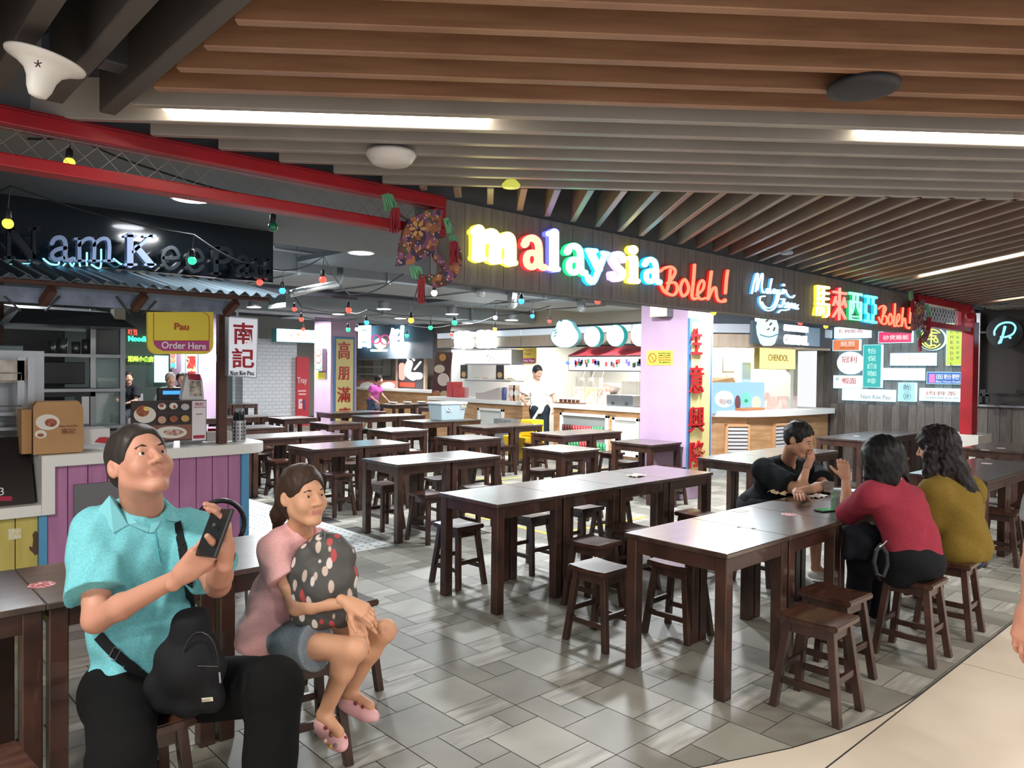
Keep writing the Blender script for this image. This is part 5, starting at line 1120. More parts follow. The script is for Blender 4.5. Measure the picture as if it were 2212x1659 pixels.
for i, (yy, c) in enumerate(((11.0, '#b56a4a'), (10.86, '#d8a070'))):
    t = empty('food_poster', (10.15, yy, 1.04), 'printed food picture standing at the right end of the food counter, %s one' % ('left', 'right')[i], 'poster'); g = MB(); g.box((10.13, yy-.09, 1.042), (10.145, yy+.09, 1.36)); part(g, 'card', mat('fp'+c, c, .5, col2='#efe0d0', scale=12), t)
    g = MB(); g.lathe([(.06, 0), (.065, .004)], (10.128, yy, 1.2), 16, ax=(-1, 0, 0)); part(g, 'printed_bowl', WHITE, t)
for i, (yy, X0) in enumerate(((12.95, 10.49), (11.75, 10.49))):
    t = empty('small_poster', (X0, yy, 1.5), 'small dark poster with fried food on the display cabinet, %s one' % ('left', 'right')[i], 'poster'); g = MB(); g.box((X0-.012, yy-.12, 1.46), (X0-.004, yy+.12, 1.76)); part(g, 'card', mat('sp_dark', '#2c2a28', .5), t)
    g = MB(); g.ball((X0-.014, yy, 1.55), .08, 10, 6, sc=(.1, 1, .8)); part(g, 'printed_food', FD[0], t)
# counter goods of the drinks stall
def yx(px, x=10.3): return float(onx(px, 860, x)[1])
DG = mat('dark_glassware', '#d9dcd6', .1, alpha=.5)
tr = empty('cup_tray', (10.3, 9.4, 1.042), 'brown tray of small cups on the drinks counter', 'tray'); g = MB(); g.box((10.16, yx(1255), 1.042), (10.45, yx(1208), 1.06)); part(g, 'tray', mat('tray_brown', '#6b4a34', .5), tr)
for i, px in enumerate((1212, 1221, 1230, 1239, 1248)):
    y = yx(px); t = empty('small_cup', (10.3, y, 1.06), 'small white cup with dark drink on the brown tray', 'cup', 'small cups on the drinks counter tray'); g = MB(); g.lathe([(.03, 0), (.035, .06)], (10.3, y, 1.0605), 12); part(g, 'drink', mat('drink_brown', '#5a3a28', .3), t); g = MB(); g.lathe([(.035, .06), (.036, .1)], (10.3, y, 1.0605), 12); part(g, 'cup_rim', WHITE, t)
for i, (px, c) in enumerate(((1245, '#e8b8a8'), (1272, '#e8a85a'), (1300, '#d86a50'))):
    y = yx(px, 10.5); t = empty('dessert_poster', (10.55, y, 1.04), 'dessert picture panel standing on the drinks counter, %s of three' % ('left', 'middle', 'right')[i], 'poster'); g = MB(); g.box((10.55, y-.14, 1.042), (10.565, y+.14, 1.36)); part(g, 'card', mat('dp'+c, c, .5, col2='#f6e6d8', scale=10), t)
    g = MB(); g.lathe([(.06, 0), (.07, .004)], (10.548, y, 1.16), 16, ax=(-1, 0, 0)); part(g, 'printed_bowl', WHITE, t)
for i, px in enumerate((1336, 1365)):
    y = yx(px, 10.4); t = empty('steel_bin', (10.4, y, 1.04), 'square steel food pan with lid knob on the drinks counter, %s one' % ('left', 'right')[i], 'pan'); g = MB(); g.box((10.25, y-.15, 1.042), (10.6, y+.15, 1.24)); part(g, 'pan', STEEL, t, bevel=.01); g = MB(); g.ball((10.24, y, 1.1), .03, 10, 6); part(g, 'knob', BLACK, t)
for i, px in enumerate((1348, 1359, 1370, 1380)):
    y = yx(px, 11.05); t = empty('glass_tumbler', (11.05, y, 1.23), 'upturned clear tumbler on the rear shelf of the drinks stall', 'glass', 'clear tumblers of the drinks stall'); g = MB(); g.lathe([(.05, 0), (.06, .24)], (11.05, y, 1.2305), 12); part(g, 'glass_wall', DG, t)
g = MB(); g.box((10.92, 7.75, 1.19), (11.2, 9.6, 1.23)); g.box((10.95, 7.75, 0), (10.99, 7.8, 1.19)); g.box((10.95, 9.55, 0), (10.99, 9.6, 1.19)); tag(g.build('rear_shelf', STEEL), 'steel shelf behind the drinks counter', 'shelf')
t = empty('white_bowl', (11.05, yx(1322, 11.05), 1.23), 'large white bowl with a drawn moustache on the rear shelf', 'bowl'); g = MB(); g.lathe([(.08, .0), (.16, .1), (.18, .2), (.17, .2), (.1, .04)], (11.05, yx(1322, 11.05), 1.2305), 20); part(g, 'bowl', WHITE, t, smooth=True)
for i, px in enumerate((1252, 1272, 1292)):
    y = yx(px, 11.05); t = empty('ladle_jar', (11.05, y, 1.23), 'clear jar with a leaning ladle on the rear shelf, %s of three' % ('left', 'middle', 'right')[i], 'jar'); g = MB(); g.lathe([(.08, 0), (.09, .3)], (11.05, y, 1.2305), 14); part(g, 'jar', DG, t); g = MB(); g.tube([(11.05, y+.05, 1.25), (11.03, y-.14, 1.66)], .015); part(g, 'ladle', mat('ladle_white', '#eceae4', .4), t)
# hanging Popiah sign
t = empty('hanging_order_sign', tuple(onx(1139, 748, 11.2)), 'yellow sign reading Popiah Rojak Order Here beside the food stall', 'sign')
g = MB(); g.prism([onx(x, y, 11.2) for x, y in rrect(1120, 748, 1158, 787, 6)], (.02, 0, 0)); part(g, 'panel', mat('sign_yellow2', '#eedc5a', .5), t)
g = MB(); xslab(g, [1125, 774, 1156, 784], 11.19, .008); part(g, 'magenta_band', mat('magenta', '#b03a82', .5), t)
g = MB(); q9 = onx(1139, 748, 11.21); g.beam((q9[0], q9[1], q9[2]-.01), (q9[0], q9[1], 3.34), .012, .012); part(g, 'hanger', DSTEEL, t)
g = MB(); text_px(g, 'Popiah', [1131, 754, 1148, 759], ('x', 11.185), .003); text_px(g, 'Rojak', [1133, 762, 1147, 768], ('x', 11.185), .003); part(g, 'lettering', mat('sign_red_print', '#b5442e', .6), t)
g = MB(); text_px(g, 'Order Here', [1127, 776, 1154, 782], ('x', 11.18), .003, bold=.02); part(g, 'lettering', mat('sign_white_print', '#f0e6ea', .6), t)
# mop bucket and crate
t = empty('mop_bucket', (9.35, 9.9, 0), 'yellow mop bucket with wringer standing between the tables', 'bucket')
MY = mat('bucket_yellow', '#f0c21e', .4); c = onz(1125, 1003, 0); bx, by = 9.3, 9.75
g = MB(); g.add([(bx-.2, by-.22, .08), (bx+.2, by-.22, .08), (bx+.2, by+.22, .08), (bx-.2, by+.22, .08), (bx-.26, by-.3, .48), (bx+.26, by-.3, .48), (bx+.26, by+.3, .48), (bx-.26, by+.3, .48)], [(0, 3, 2, 1), (4, 5, 6, 7), (0, 1, 5, 4), (1, 2, 6, 5), (2, 3, 7, 6), (3, 0, 4, 7)]); part(g, 'tub', MY, t, bevel=.02)
g = MB(); g.box((bx-.14, by-.34, .48), (bx+.16, by-.04, .78)); part(g, 'wringer', MY, t, bevel=.02)
g = MB(); g.tube([(bx-.1, by-.36, .7), (bx-.1, by-.38, .55), (bx-.02, by-.38, .52)], .012); part(g, 'hook', BLACK, t)
for sx in (-1, 1):
    for sy in (-1, 1): g = MB(); g.lathe([(.04, -.015), (.04, .015)], (bx+sx*.16, by+sy*.18, .04), 14, ax=(1, 0, 0)); part(g, 'caster', BLACK, t)
g = MB(); g.box((9.75, 10.6, 0), (10.0, 11.1, .7)); tag(g.build('mesh_crate', mat('crate_mesh', '#9a9c9a', .6, col2='#5c5e5c', scale=45), bevel=.01), 'grey mesh crate leaning on the food counter front', 'crate')
# ---- chendol stall between the nearer pillar and the sign wall
t = empty('stall_counter', (11.5, 6.0, 0), 'curved oak counter with white top right of the nearer lilac pillar', 'counter')
def arc(off): return [(10.2-off*.9, 7.6), (10.2-off, 6.95), (10.38-off*.9, 6.5-off*.3), (10.75-off*.6, 6.18-off*.7), (11.3-off*.3, 6.02-off*.95), (12.0, 5.97-off), (13.1, 5.95-off)]
def band(g, off, dep, z0, z1):
    A = arc(off); A2 = []
    for (a, b) in zip(A, A[1:]):
        for k2 in range(4): A2.append((a[0]+(b[0]-a[0])*k2/4, a[1]+(b[1]-a[1])*k2/4))
    A = A2+[A[-1]]; B = [(x+dep*.8, y+dep) for x, y in A]
    B = [(min(x, 13.1), min(max(y, 6.5), 7.66)) for x, y in B]
    for i in range(len(A)-1):
        g.add([(A[i][0], A[i][1], z0), (A[i+1][0], A[i+1][1], z0), (B[i+1][0], B[i+1][1], z0), (B[i][0], B[i][1], z0), (A[i][0], A[i][1], z1), (A[i+1][0], A[i+1][1], z1), (B[i+1][0], B[i+1][1], z1), (B[i][0], B[i][1], z1)], [(0, 3, 2, 1), (4, 5, 6, 7), (0, 1, 5, 4), (1, 2, 6, 5), (2, 3, 7, 6), (3, 0, 4, 7)])
g = MB(); band(g, .12, .6, .96, 1.05); part(g, 'worktop', WHITE, t)
g = MB(); band(g, 0, .4, .2, .96); part(g, 'front', CWOOD, t)
g = MB(); band(g, .02, .3, 0, .2); part(g, 'plinth', BRK, t)
LV = mat('louvre_pale', '#c9ccd0', .5); LFr = mat('louvre_frame', '#cf9f72', .5)
for (cx, cy, ang) in ((10.62, 6.27, -38), (11.45, 5.99, -7), (10.2, 6.9, -80)):
    v = empty('vent', (0, 0, 0)); v.parent = t; v.location = (cx-11.5, cy-6.0, 0); v.rotation_euler.z = math.radians(ang)
    g = MB(); g.box((-.2, -.045, .28), (-.16, .02, .84)); g.box((.16, -.045, .28), (.2, .02, .84)); g.box((-.2, -.045, .8), (.2, .02, .84)); g.box((-.2, -.045, .28), (.2, .02, .32)); g.build('vent_frame', LFr, v, bevel=.006)
    g = MB()
    for k2 in range(8): g.box((-.16, -.035, .34+.058*k2), (.16, -.01, .378+.058*k2))
    g.build('louvre', LV, v)
g = MB(); g.box((9.9, 7.3, 0), (12.2, 7.36, 3.3)); g.box((12.9, 6.3, 0), (12.98, 9, 3.3)) if False else None; 
CHW = mat('chendol_wall', '#c3b6a3', .6, col2='#bdb09c', scale=3)
part(g, 'back_wall', CHW, structure(empty('wall_chendol', (11, 7.4, 0))))
g = MB(); g.box((12.31, 6.55, 0), (13.15, 6.6, 2.2)); structure(g.build('wall_stall_side', mat('chendol_tiles', '#cfc7a8', .5, col2='#c5bd98', scale=6)))
t = structure(empty('trim_7', (11, 6.2, 2.2)))
g = MB(); band(g, .05, .3, 2.28, 2.42); part(g, 'white_band', mat('band_grey', '#c5ccd4', .4), t)
g = MB(); band(g, .02, .3, 2.06, 2.26); part(g, 'board_band', SB, t)
g = MB(); band(g, .06, .5, 2.425, 3.3); part(g, 'upper_dark', mat('upper_dark', '#454b52', .7), t)
t = empty('chendol_cup_sign', tuple(ony(1661, 750, 5.75)), 'glowing sign shaped like a cup of shaved ice on the fascia band', 'sign')
CUP = [(1641, 705), (1645, 692), (1655, 684), (1668, 683), (1678, 692), (1682, 706), (1681, 722), (1674, 742), (1667, 747), (1657, 747), (1650, 742), (1643, 722)]
g = MB(); g.prism([ony(x, y, 5.7) for x, y in CUP], (0, .06, 0)); part(g, 'lit_body', emm('cupglow', '#bfeef6', 1.1), t)
g = MB(); q9 = ony(1661, 715, 5.76); g.beam((q9[0], 5.755, q9[2]), (q9[0], 5.92, q9[2]), .05, .05); part(g, 'bracket', DSTEEL, t)
g = MB(); px_strokes(g, [([(1643, 723), (1662, 728), (1681, 722)], 2)], (0, 0, 1), ('y', 5.69), .01); part(g, 'cup_rim', emm('cuprim', '#2a8a9a', .5, False), t)
g = MB(); px_strokes(g, [([(1656, 694), (1660, 690)], 3), ([(1664, 702), (1667, 698)], 3), ([(1659, 712), (1662, 710)], 2.5), ([(1672, 714), (1674, 708)], 2.5)], (0, 0, 1), ('y', 5.69), .01); part(g, 'topping', emm('cuptop', '#7a3030', .4, False), t)
t = empty('chendol_word_sign', tuple(ony(1717, 740, 5.75)), 'glowing white sign with CHENDOL lettering on the dark band', 'sign')
g = MB(); a, b, zt, zb = panel_px([1745, 708, 1771, 748], ('y', 5.85)); g.box((a[0], 5.85, zb), (b[0], 5.9, zt)); part(g, 'side_panel', mat('panel_blue_grey', '#8fa6ba', .5), t)
g = MB(); text_px(g, 'CHENDOL', [1694, 724, 1745, 745], ('y', 5.7), .03, bold=.05); text_px(g, '檳城律記煎粿', [1694, 703, 1745, 717], ('y', 5.7), .03, bold=.04); part(g, 'lettering', emm('chlet', '#eefaff', 2.2), t)
g = MB(); a, b, zt, zb = panel_px([1620, 700, 1775, 747], ('y', 5.95)); g.box((a[0], 5.905, zb), (13.1, 5.95, zt)); part(g, 'dark_backing', mat('upper_dark', '#454b52', .7), t)
t = empty('chendol_light_box', tuple(ony(1680, 772, 6.3)), 'pale yellow lit box reading CHENDOL above the counter', 'sign')
g = MB(); box_px(g, [1641, 748, 1719, 798], ('y', 6.2), .1); part(g, 'light_box', mat('box_yel', '#b5ad5a', .5), t); g = MB(); box_px(g, [1642, 749, 1718, 797], ('y', 6.19), .01); part(g, 'lit_face', emm('chbox', '#fff39a', .85), t)
g = MB(); text_px(g, 'CHENDOL', [1660, 766, 1703, 780], ('y', 6.18), .006); part(g, 'lettering', mat('gold_print', '#b58a2a', .5), t)
for i, (x0, y0, x1, y1, c) in enumerate(((1563, 767, 1587, 802, '#dcdcc8'), (1589, 767, 1612, 803, '#e0cdbd'), (1571, 808, 1602, 826, '#d0ccc0'))):
    g = MB(); box_px(g, [x0, y0, x1, y1], ('y', 7.28), .01); tag(g.build('wall_notice', mat('paper'+c, c, .7, col2='#b8b4a8', scale=30)), '%s paper notice on the beige wall of the shaved ice stall' % ('greenish left', 'pinkish right', 'lower landscape')[i], 'notice')
g = MB(); box_px(g, [1604, 783, 1622, 828], ('y', 6.5), .02); a, b, zt, zb = panel_px([1604, 783, 1622, 828], ('y', 6.5)); g.box(((a[0]+b[0])/2-.02, 6.5, 1.05), ((a[0]+b[0])/2+.02, 6.52, zb)); tag(g.build('menu_strip', mat('pale_blue_card', '#c9e4ee', .5)), 'narrow pale blue menu card standing on the counter of the shaved ice stall', 'menu')
t = empty('dessert_light_panel', tuple(ony(1594, 890, 6.25)), 'bright picture panel of shaved ice desserts on the curved counter', 'panel')
PR = [1537, 826, 1651, 891]; g = MB(); box_px(g, PR, ('y', 6.45), .05); part(g, 'light_box', STEEL, t); g = MB(); box_px(g, PR, ('y', 6.44), .01); part(g, 'lit_face', emm('dessertbg', '#a8dcf4', .7), t)
for (px, py, rx, ry, c, e_) in [(1565, 862, 20, 18, '#e8fbff', 1.2), (1563, 866, 10, 8, '#b5654a', .6), (1563, 858, 9, 5, '#ffffff', 1.3), (1594, 870, 6, 16, '#8a4a5a', .5), (1612, 862, 10, 14, '#7ae0d0', .8), (1612, 866, 4, 4, '#20a060', .5), (1634, 870, 9, 14, '#fff4b0', 1.1), (1576, 868, 6, 6, '#6a88a8', .5)]:
    g = MB(); disc_px(g, (px, py), rx, ('y', 6.43-.002*rx*0), .006, ry=ry); o = part(g, 'printed_dessert', emm('d'+c, c, e_, False), t); 
t = empty('wood_board', tuple(ony(1625, 893, 6.2)), 'small stack of wooden boards before the dessert panel', 'board'); g = MB(); a = ony(1600, 890, 6.25); b = ony(1646, 890, 6.25); g.box((a[0], 6.2, 1.052), (b[0], 6.35, 1.09)); part(g, 'boards', mat('board_wood', '#b5744a', .5), t)
t = empty('small_picture_menu', tuple(ony(1680, 890, 6.3)), 'low pink picture menu at the right end of the curved counter', 'menu'); g = MB(); box_px(g, [1653, 856, 1722, 890], ('y', 6.25), .02); part(g, 'card', mat('pinkmenu', '#ead4cc', .5, col2='#d8a898', scale=8), t)
g = MB(); px_strokes(g, [([(1660, 884), (1662, 862), (1658, 850)], 6)], (0, 0, 1), ('y', 6.24), .02); part(g, 'pink_cup_figure', mat('pinkfig', '#e0b0a8', .5), t)
t = structure(empty('window_2', (12, 7.27, 1.2))); g = MB(); box_px(g, [1636, 798, 1700, 842], ('y', 7.27), .03); part(g, 'window_frame', mat('win_frame', '#b8c4cc', .4), t); g = MB(); box_px(g, [1643, 800, 1683, 836], ('y', 7.26), .01); part(g, 'dark_pane', mat('dark_pane', '#8a8578', .2), t)
g = MB(); g.prism([ony(x, y, 6.6) for x, y in [(1537, 824), (1584, 815), (1589, 826), (1537, 826)]], (0, .3, 0)); tag(g.build('open_carton', mat('kraft_card', '#bb9264', .75)), 'open cardboard carton behind the dessert panel', 'carton')
# ---- stall with the bird picture at the very back
t = structure(empty('wall_far_stall', (13.6, 20, 0))); g = MB(); g.box((14.6, 17, 0), (14.7, 23.8, 3.3)); part(g, 'wall', mat('far_cream', '#d8cdc0', .7), t)
counter(13.1, 17.2, 23.5, .6, 'pale far counter under the bird picture at the back of the hall')
t = empty('bird_picture', tuple(onx(886, 845, 13.5)), 'framed lit picture of a white bird with red lettering at the back', 'picture')
g = MB(); xslab(g, [855, 759, 919, 846], 13.55, .08); part(g, 'frame', mat('pale_wood_frame', '#c9b49c', .5), t); g = MB(); xslab(g, [859, 763, 914, 842], 13.54, .01); part(g, 'dark_field', mat('bird_dark', '#4a4850', .5), t)
g = MB(); px_strokes(g, [([(884, 785), (880, 772), (886, 768), (894, 778)], 4), ([(884, 785), (880, 805), (892, 815)], 15), ([(888, 812), (905, 812)], 16), ([(895, 798), (908, 782)], 4)], (0, 0, 1), ('x', 13.52), .01); part(g, 'white_bird', emm('birdw', '#fff4ee', 1.1), t)
g = MB(); px_strokes(g, [([(868, 790), (868, 815)], 13, False, 1)], (0, 0, 1), ('x', 13.52), .01); part(g, 'lit_patch', emm('birdr', '#ffb0a0', 1.0, False), t); g = MB(); xslab(g, [863, 826, 896, 836], 13.52, .01); part(g, 'red_caption', emm('capr', '#e05a3a', .8, False), t)
t = empty('tall_food_poster', tuple(onx(953, 868, 11.5)), 'tall dark poster with dishes left of the food stall', 'poster')
g = MB(); g.prism([onx(x, y, 11.5) for x, y in [(941, 760), (976, 761), (966, 868), (931, 868)]], (.03, 0, 0)); part(g, 'board', mat('poster_brown', '#5a3a36', .5), t)
for (x, y, rx, ry, c) in ((956, 772, 7, 8, '#d8a04a'), (949, 797, 11, 9, '#e8dcc0'), (957, 820, 12, 14, '#f0e6d8'), (942, 853, 9, 9, '#c98a5a'), (959, 853, 9, 9, '#dcc8a0')): g = MB(); disc_px(g, (x, y), rx, ('x', 11.48), .012, ry=ry); part(g, 'printed_dish', mat('pd'+c, c, .5), t)
t = empty('neon_logo_sign', tuple(onx(822, 725, 13.5)), 'blue-white glowing sign with round spectacles and big characters at the back', 'sign')
g = MB(); text_px(g, '回', [775, 703, 800, 752], ('x', 13.0), .06, bold=.06); text_px(g, '仔', [842, 708, 862, 752], ('x', 13.0), .06, bold=.06); g2 = px_strokes(g, [([(868, 705), (866, 725), (868, 752)], 6, False, 1), ([(802, 757), (832, 757)], 5, False, 1)], (0, 0, 1), ('x', 13.0), .05); part(g, 'lettering', emm('bluew', '#aeeaff', 2.4), t)
g = MB(); px_strokes(g, [([(x+r*math.cos(a), y+r*math.sin(a)) for a in np.linspace(0, 5.9, 12)], 2, True) for x, y, r in ((811, 733, 9), (831, 734, 10))], (0, 0, 1), ('x', 12.98), .03); part(g, 'spectacle_rings', emm('magr', '#d84a90', .9, False), t)
g = MB(); disc_px(g, (821, 742), 13, ('x', 13.03), .02, ry=12); part(g, 'glow_disc', emm('gdisc', '#fff2c0', 1.3), t)
g = MB(); xslab(g, [772, 700, 935, 775], 13.2, .05); part(g, 'dark_backing', mat('far_band', '#5a6470', .6), t)
for i, (x0, x1) in enumerate(((773, 812), (815, 858))):
    t = empty('dish_picture', tuple(onx((x0+x1)/2, 846, 13.4)), 'food picture panel standing on the far counter, %s one' % ('left', 'right')[i], 'picture'); g = MB(); xslab(g, [x0, 822, x1, 846], 13.4, .03); part(g, 'card', mat('dish_red', '#a85048', .5, col2='#c87a68', scale=6), t); g = MB(); disc_px(g, ((x0+x1)/2, 834), 15, ('x', 13.38), .02, ry=9); part(g, 'printed_plate', WHITE, t)
for k2 in range(3):
    g = MB(); xslab(g, [773, 775+16*k2, 826, 778+16*k2], 14.3, .25); tag(g.build('wall_shelf', mat('far_shelf', '#e8e8dc', .5)), 'pale wall shelf at the back, %s of three' % ('top', 'middle', 'bottom')[k2], 'shelf')
g = MB(); xslab(g, [826, 772, 832, 812], 14.3, .25); xslab(g, [806, 770, 824, 812], 14.35, .2); tag(g.build('far_cupboard', mat('cup_far', '#c9ccc0', .5)), 'pale green-grey cupboard at the back', 'cupboard')
# ---- neon signs seen through the kiosk
t = empty('green_neon_sign', tuple(ony(300, 720, 19)), 'red and green neon lettering seen through the kiosk, above', 'sign'); g = MB(); text_px(g, '叮当', [277, 711, 296, 724], ('y', 19), .03, bold=.01); part(g, 'lettering', emm('nred', '#ff5040', 1.2), t); g = MB(); text_px(g, 'Noodle', [277, 726, 322, 738], ('y', 19), .03, bold=.05); part(g, 'lettering', emm('ngreen', '#30f0a0', 1.8), t)
g = MB(); g.box((4.0, 19.1, 0), (7.8, 19.2, 3.3)); part(g, 'dark_backing', mat('neon_wall', '#39443f', .7), t)
t = empty('green_neon_sign', tuple(ony(300, 775, 18.9)), 'yellow-green neon characters seen through the kiosk, below', 'sign'); g = MB(); text_px(g, '潮州小食店', [276, 769, 332, 782], ('y', 18.9), .03, bold=.03); part(g, 'lettering', emm('nyg', '#a8f040', 1.6), t)
t = empty('cloudy_light_panel', tuple(ony(350, 825, 18.9)), 'tall cyan-white lit picture panel seen through the kiosk', 'panel'); g = MB(); box_px(g, [336, 768, 364, 826], ('y', 18.9), .1); part(g, 'lit_face', emm('cpan', '#b8f6f4', 1.3), t)
g = MB(); g.box((4.0, 17.6, 0), (5.2, 18.2, 1.05)); tag(g.build('far_counter_block', mat('far_counter_dark', '#8a8682', .6)), 'grey counter in the distance seen through the kiosk', 'counter')
g = MB(); a = X(392, 800, 16.9); g.box((a, 16.9, 0), (a+.75, 17.5, 3.3)); structure(g.build('wall_pillar', LILAC))
banner('couplet_banner', 16.9, [399, 730, 427, 850], '財源廣進', 'yellow couplet banner on a pillar seen through the kiosk, partly hidden', [(403, 735, 423, 760), (403, 768, 423, 795), (403, 800, 423, 825), (403, 828, 423, 845)])
t = empty('blue_neon_sign', tuple(ony(467, 733, 19)), 'small blue and violet neon sign right of the hanging yellow sign', 'sign'); g = MB(); text_px(g, 'TR', [460, 726, 474, 738], ('y', 19), .03, bold=.02); part(g, 'lettering', emm('nblue', '#5a6aff', 1.8), t)
t = empty('white_stall_sign', tuple(ony(457, 775, 18.8)), 'overexposed white stall sign right of the pillar seen through the kiosk', 'sign'); g = MB(); box_px(g, [440, 765, 474, 782], ('y', 18.8), .1); part(g, 'lit_face', emm('bigwhite', '#f4faff', 3.2), t)
t = empty('traffic_light', tuple(ony(374, 775, 16.7)), 'three-colour traffic light seen through the kiosk', 'light')
g = MB(); box_px(g, [368, 762, 381, 796], ('y', 16.7), .1); part(g, 'housing', mat('tl_grey', '#9a8f96', .5), t)
for py, c in ((767, '#ff5a4a'), (778, '#ff7a50'), (789, '#30e0a0')): g = MB(); disc_px(g, (374, py), 5, ('y', 16.69), .01); part(g, 'lens', emm('tl'+c+'b', c, 2), t)
# ================================================================ CEILING SERVICES AND BULBS
DU = mat('painted_duct', '#a3acb2', .55, col2='#98a2a8', scale=2); DUD = mat('duct_dark', '#747d84', .7)
def duct(x0, y0, z0, x1, y1, z1, label, joints=()):
    t = empty('air_duct', ((x0+x1)/2, (y0+y1)/2, z0), label, 'duct'); g = MB(); g.box((x0, y0, z0), (x1, y1, z1)); part(g, 'duct', DU, t, bevel=.01)
    for j in joints: g = MB(); g.box((j, y0-.025, z0-.025), (j+.05, y1+.02, z1+.02)); part(g, 'flange', mat('duct_flange', '#a9b0b5', .5, .3), t)
    return t
duct(3.2, 9.2, 2.9, 13.0, 10.7, 3.34, 'long grey air duct crossing the hall under the slab', (4.6, 6.0, 7.6, 9.2, 10.8))
duct(6.0, 12.4, 2.72, 12.1, 13.1, 2.95, 'flat grey duct further back in the hall', (8.0, 10.2))
duct(3.0, 14.6, 2.8, 11.5, 15.4, 3.1, 'third grey duct near the farther pillar', (6, 9))
duct(5.0, 15.6, 3.0, 6.2, 16.8, 3.3, 'grey duct short one behind the third duct', (5.6,))
def duct_y(): pass
for i, (x0, y0, x1, y1) in enumerate(((4.4, 6.9, 7.2, 8.8), (8.9, 10.9, 11.8, 12.2), (3.0, 11.2, 5.2, 14.2), (9.0, 17.2, 13, 19))):
    g = MB(); g.box((x0, y0, 2.98), (x1, y1, 3.04)); tag(g.build('ceiling_panel', DUD), 'dark grey hanging ceiling panel, %s of four from the entrance' % ('first', 'second', 'third', 'fourth')[i], 'panel')
g = MB()
for (a, b) in (((2.9, 6.75, 2.9), (11, 7.1, 2.9)), ((3.0, 9.0, 3.15), (11, 9.0, 3.15)), ((4.0, 10.85, 2.95), (11.5, 10.85, 2.95))): g.tube([a, b], .022, 8)
for x in (4.0, 6.2, 8.4, 10.5): g.tube([(x, 6.87, 2.9), (x, 6.87, 3.34)], .012)
tag(g.build('sprinkler_pipe', mat('pale_pipe', '#aab0b4', .5)), 'thin pale pipes hanging under the hall ceiling', 'pipe')
t = empty('foil_pipe', (4.5, 8.2, 2.6), 'silver foil-wrapped bent pipe under the duct', 'pipe')
g = MB(); P1 = [onx(0, 0, 1)]*0+[ony(735, 565, 9.0), ony(735, 600, 9.0), ony(728, 613, 8.9), ony(690, 620, 8.4), ony(630, 634, 7.8)]; g.tube([tuple(p) for p in P1], .045, 8); part(g, 'pipe', mat('silver_foil', '#c5cacc', .3, .7, bump=.8, scale=30), t, smooth=True)
for i, (px, py) in enumerate(((1037, 615), (1105, 640), (1255, 650))):
    t = empty('foil_joint', tuple(ony(px, py, 9.1)), 'crumpled silver foil wrapping on the duct edge, %s of three' % ('left', 'middle', 'right')[i], 'foil'); c = ony(px, py, 9.12)
    g = MB(); g.beam((c[0], c[1], c[2]-.12), (c[0]+.03, c[1], c[2]+.16), .12, .1); g.ball((c[0], c[1]-.02, c[2]-.12), .09, 10, 6); part(g, 'foil', mat('silver_foil', '#c5cacc', .3, .7, bump=.8, scale=30), t)
DLE = emm('downlight', '#f2f8ff', 14, False)
DL = [(413, 431, 2.795, 27, 'at the edge of the bulkhead above the red frame'), (780, 547, 2.79, 27, 'large, left of the nearer kite'), (185, 489, 2.98, 0, 'thin, above the kiosk lettering'), (565, 533, 2.98, 0, 'thin, right above the end of the kiosk lettering'),
      (548, 664, 2.75, 0, 'above the hanging name board'), (731, 679, 2.75, 0, 'above the farther pillar'), (829, 668, 2.68, 0, 'left of the orange bulb'), (865, 688, 2.7, 0, 'below left of the orange bulb'), (976, 679, 2.68, 0, 'right of the orange bulb'), (1010, 698, 2.7, 0, 'above the glowing character blocks'), (1105, 692, 2.6, 0, 'between the glowing blocks and the pear sign')]
for px, py, z, r, lb in DL:
    c = onz(px, py, z); t = empty('downlight', tuple(c), 'round white ceiling downlight '+lb, 'light', 'hall downlights'); R_ = .115
    g = MB(); g.lathe([(R_+.02, .012), (R_+.02, .0), (R_, .0), (R_, .01)], tuple(c), 24); part(g, 'ring', WHITE, t); g = MB(); g.lathe([(R_, -.002), (R_, .003)], tuple(c), 24); part(g, 'lit_face', DLE, t)
    if z < 2.785 or z > 2.9: g = MB(); g.lathe([(R_*.8, .012), (R_*.8, .12), (.01, .13)], tuple(c), 16); g.beam((c[0], c[1], z+.12), (c[0], c[1], 3.35), .012, .012); part(g, 'can', mat('lamp_can', '#8a8f92', .5), t)
BC = {'yellow': ('#ffd23a', 2.2), 'green': ('#2cf08a', 1.7), 'amber': ('#ffb02e', 1.8), 'red': ('#ff4a3a', 1.8), 'blue': ('#3aa0ff', 1.8), 'orange': ('#ffa83a', 2.2), 'white': ('#f2fbff', 2.2)}
BL = [(17, 483, 11, 'yellow'), (150, 352, 11.5, 'yellow'), (415, 563, 9, 'green'), (417, 604, 5, 'amber'), (561, 610, 7, 'red'), (610, 628, 7, 'blue'), (697, 604, 8, 'red'), (636, 668, 5, 'red'), (651, 690, 5, 'red'), (655, 711, 4, 'red'),
 (753, 670, 6.5, 'red'), (752, 712, 5, 'green'), (771, 711, 4.5, 'white'), (792, 697, 5.5, 'blue'), (888, 692, 6.5, 'orange'), (918, 577, 8, 'orange'), (938, 633, 7, 'white'), (930, 708, 5, 'green'), (982, 697, 6, 'green'), (879, 725, 4.5, 'green'),
 (1126, 651, 6.5, 'blue'), (1136, 620, 7, 'red'), (1150, 683, 5, 'blue'), (1187, 694, 4.5, 'red'), (1070, 686, 5, 'white'), (1069, 711, 4.5, 'orange'), (1291, 651, 6.5, 'red'), (1315, 642, 5, 'orange'), (975, 722, 4, 'red'),
 (1541, 675, 6.5, 'yellow'), (1636, 690, 5.5, 'white'), (1722, 692, 5, 'blue'), (1729, 698, 5, 'red'), (1784, 705, 5, 'amber'), (1806, 701, 4.6, 'white')]
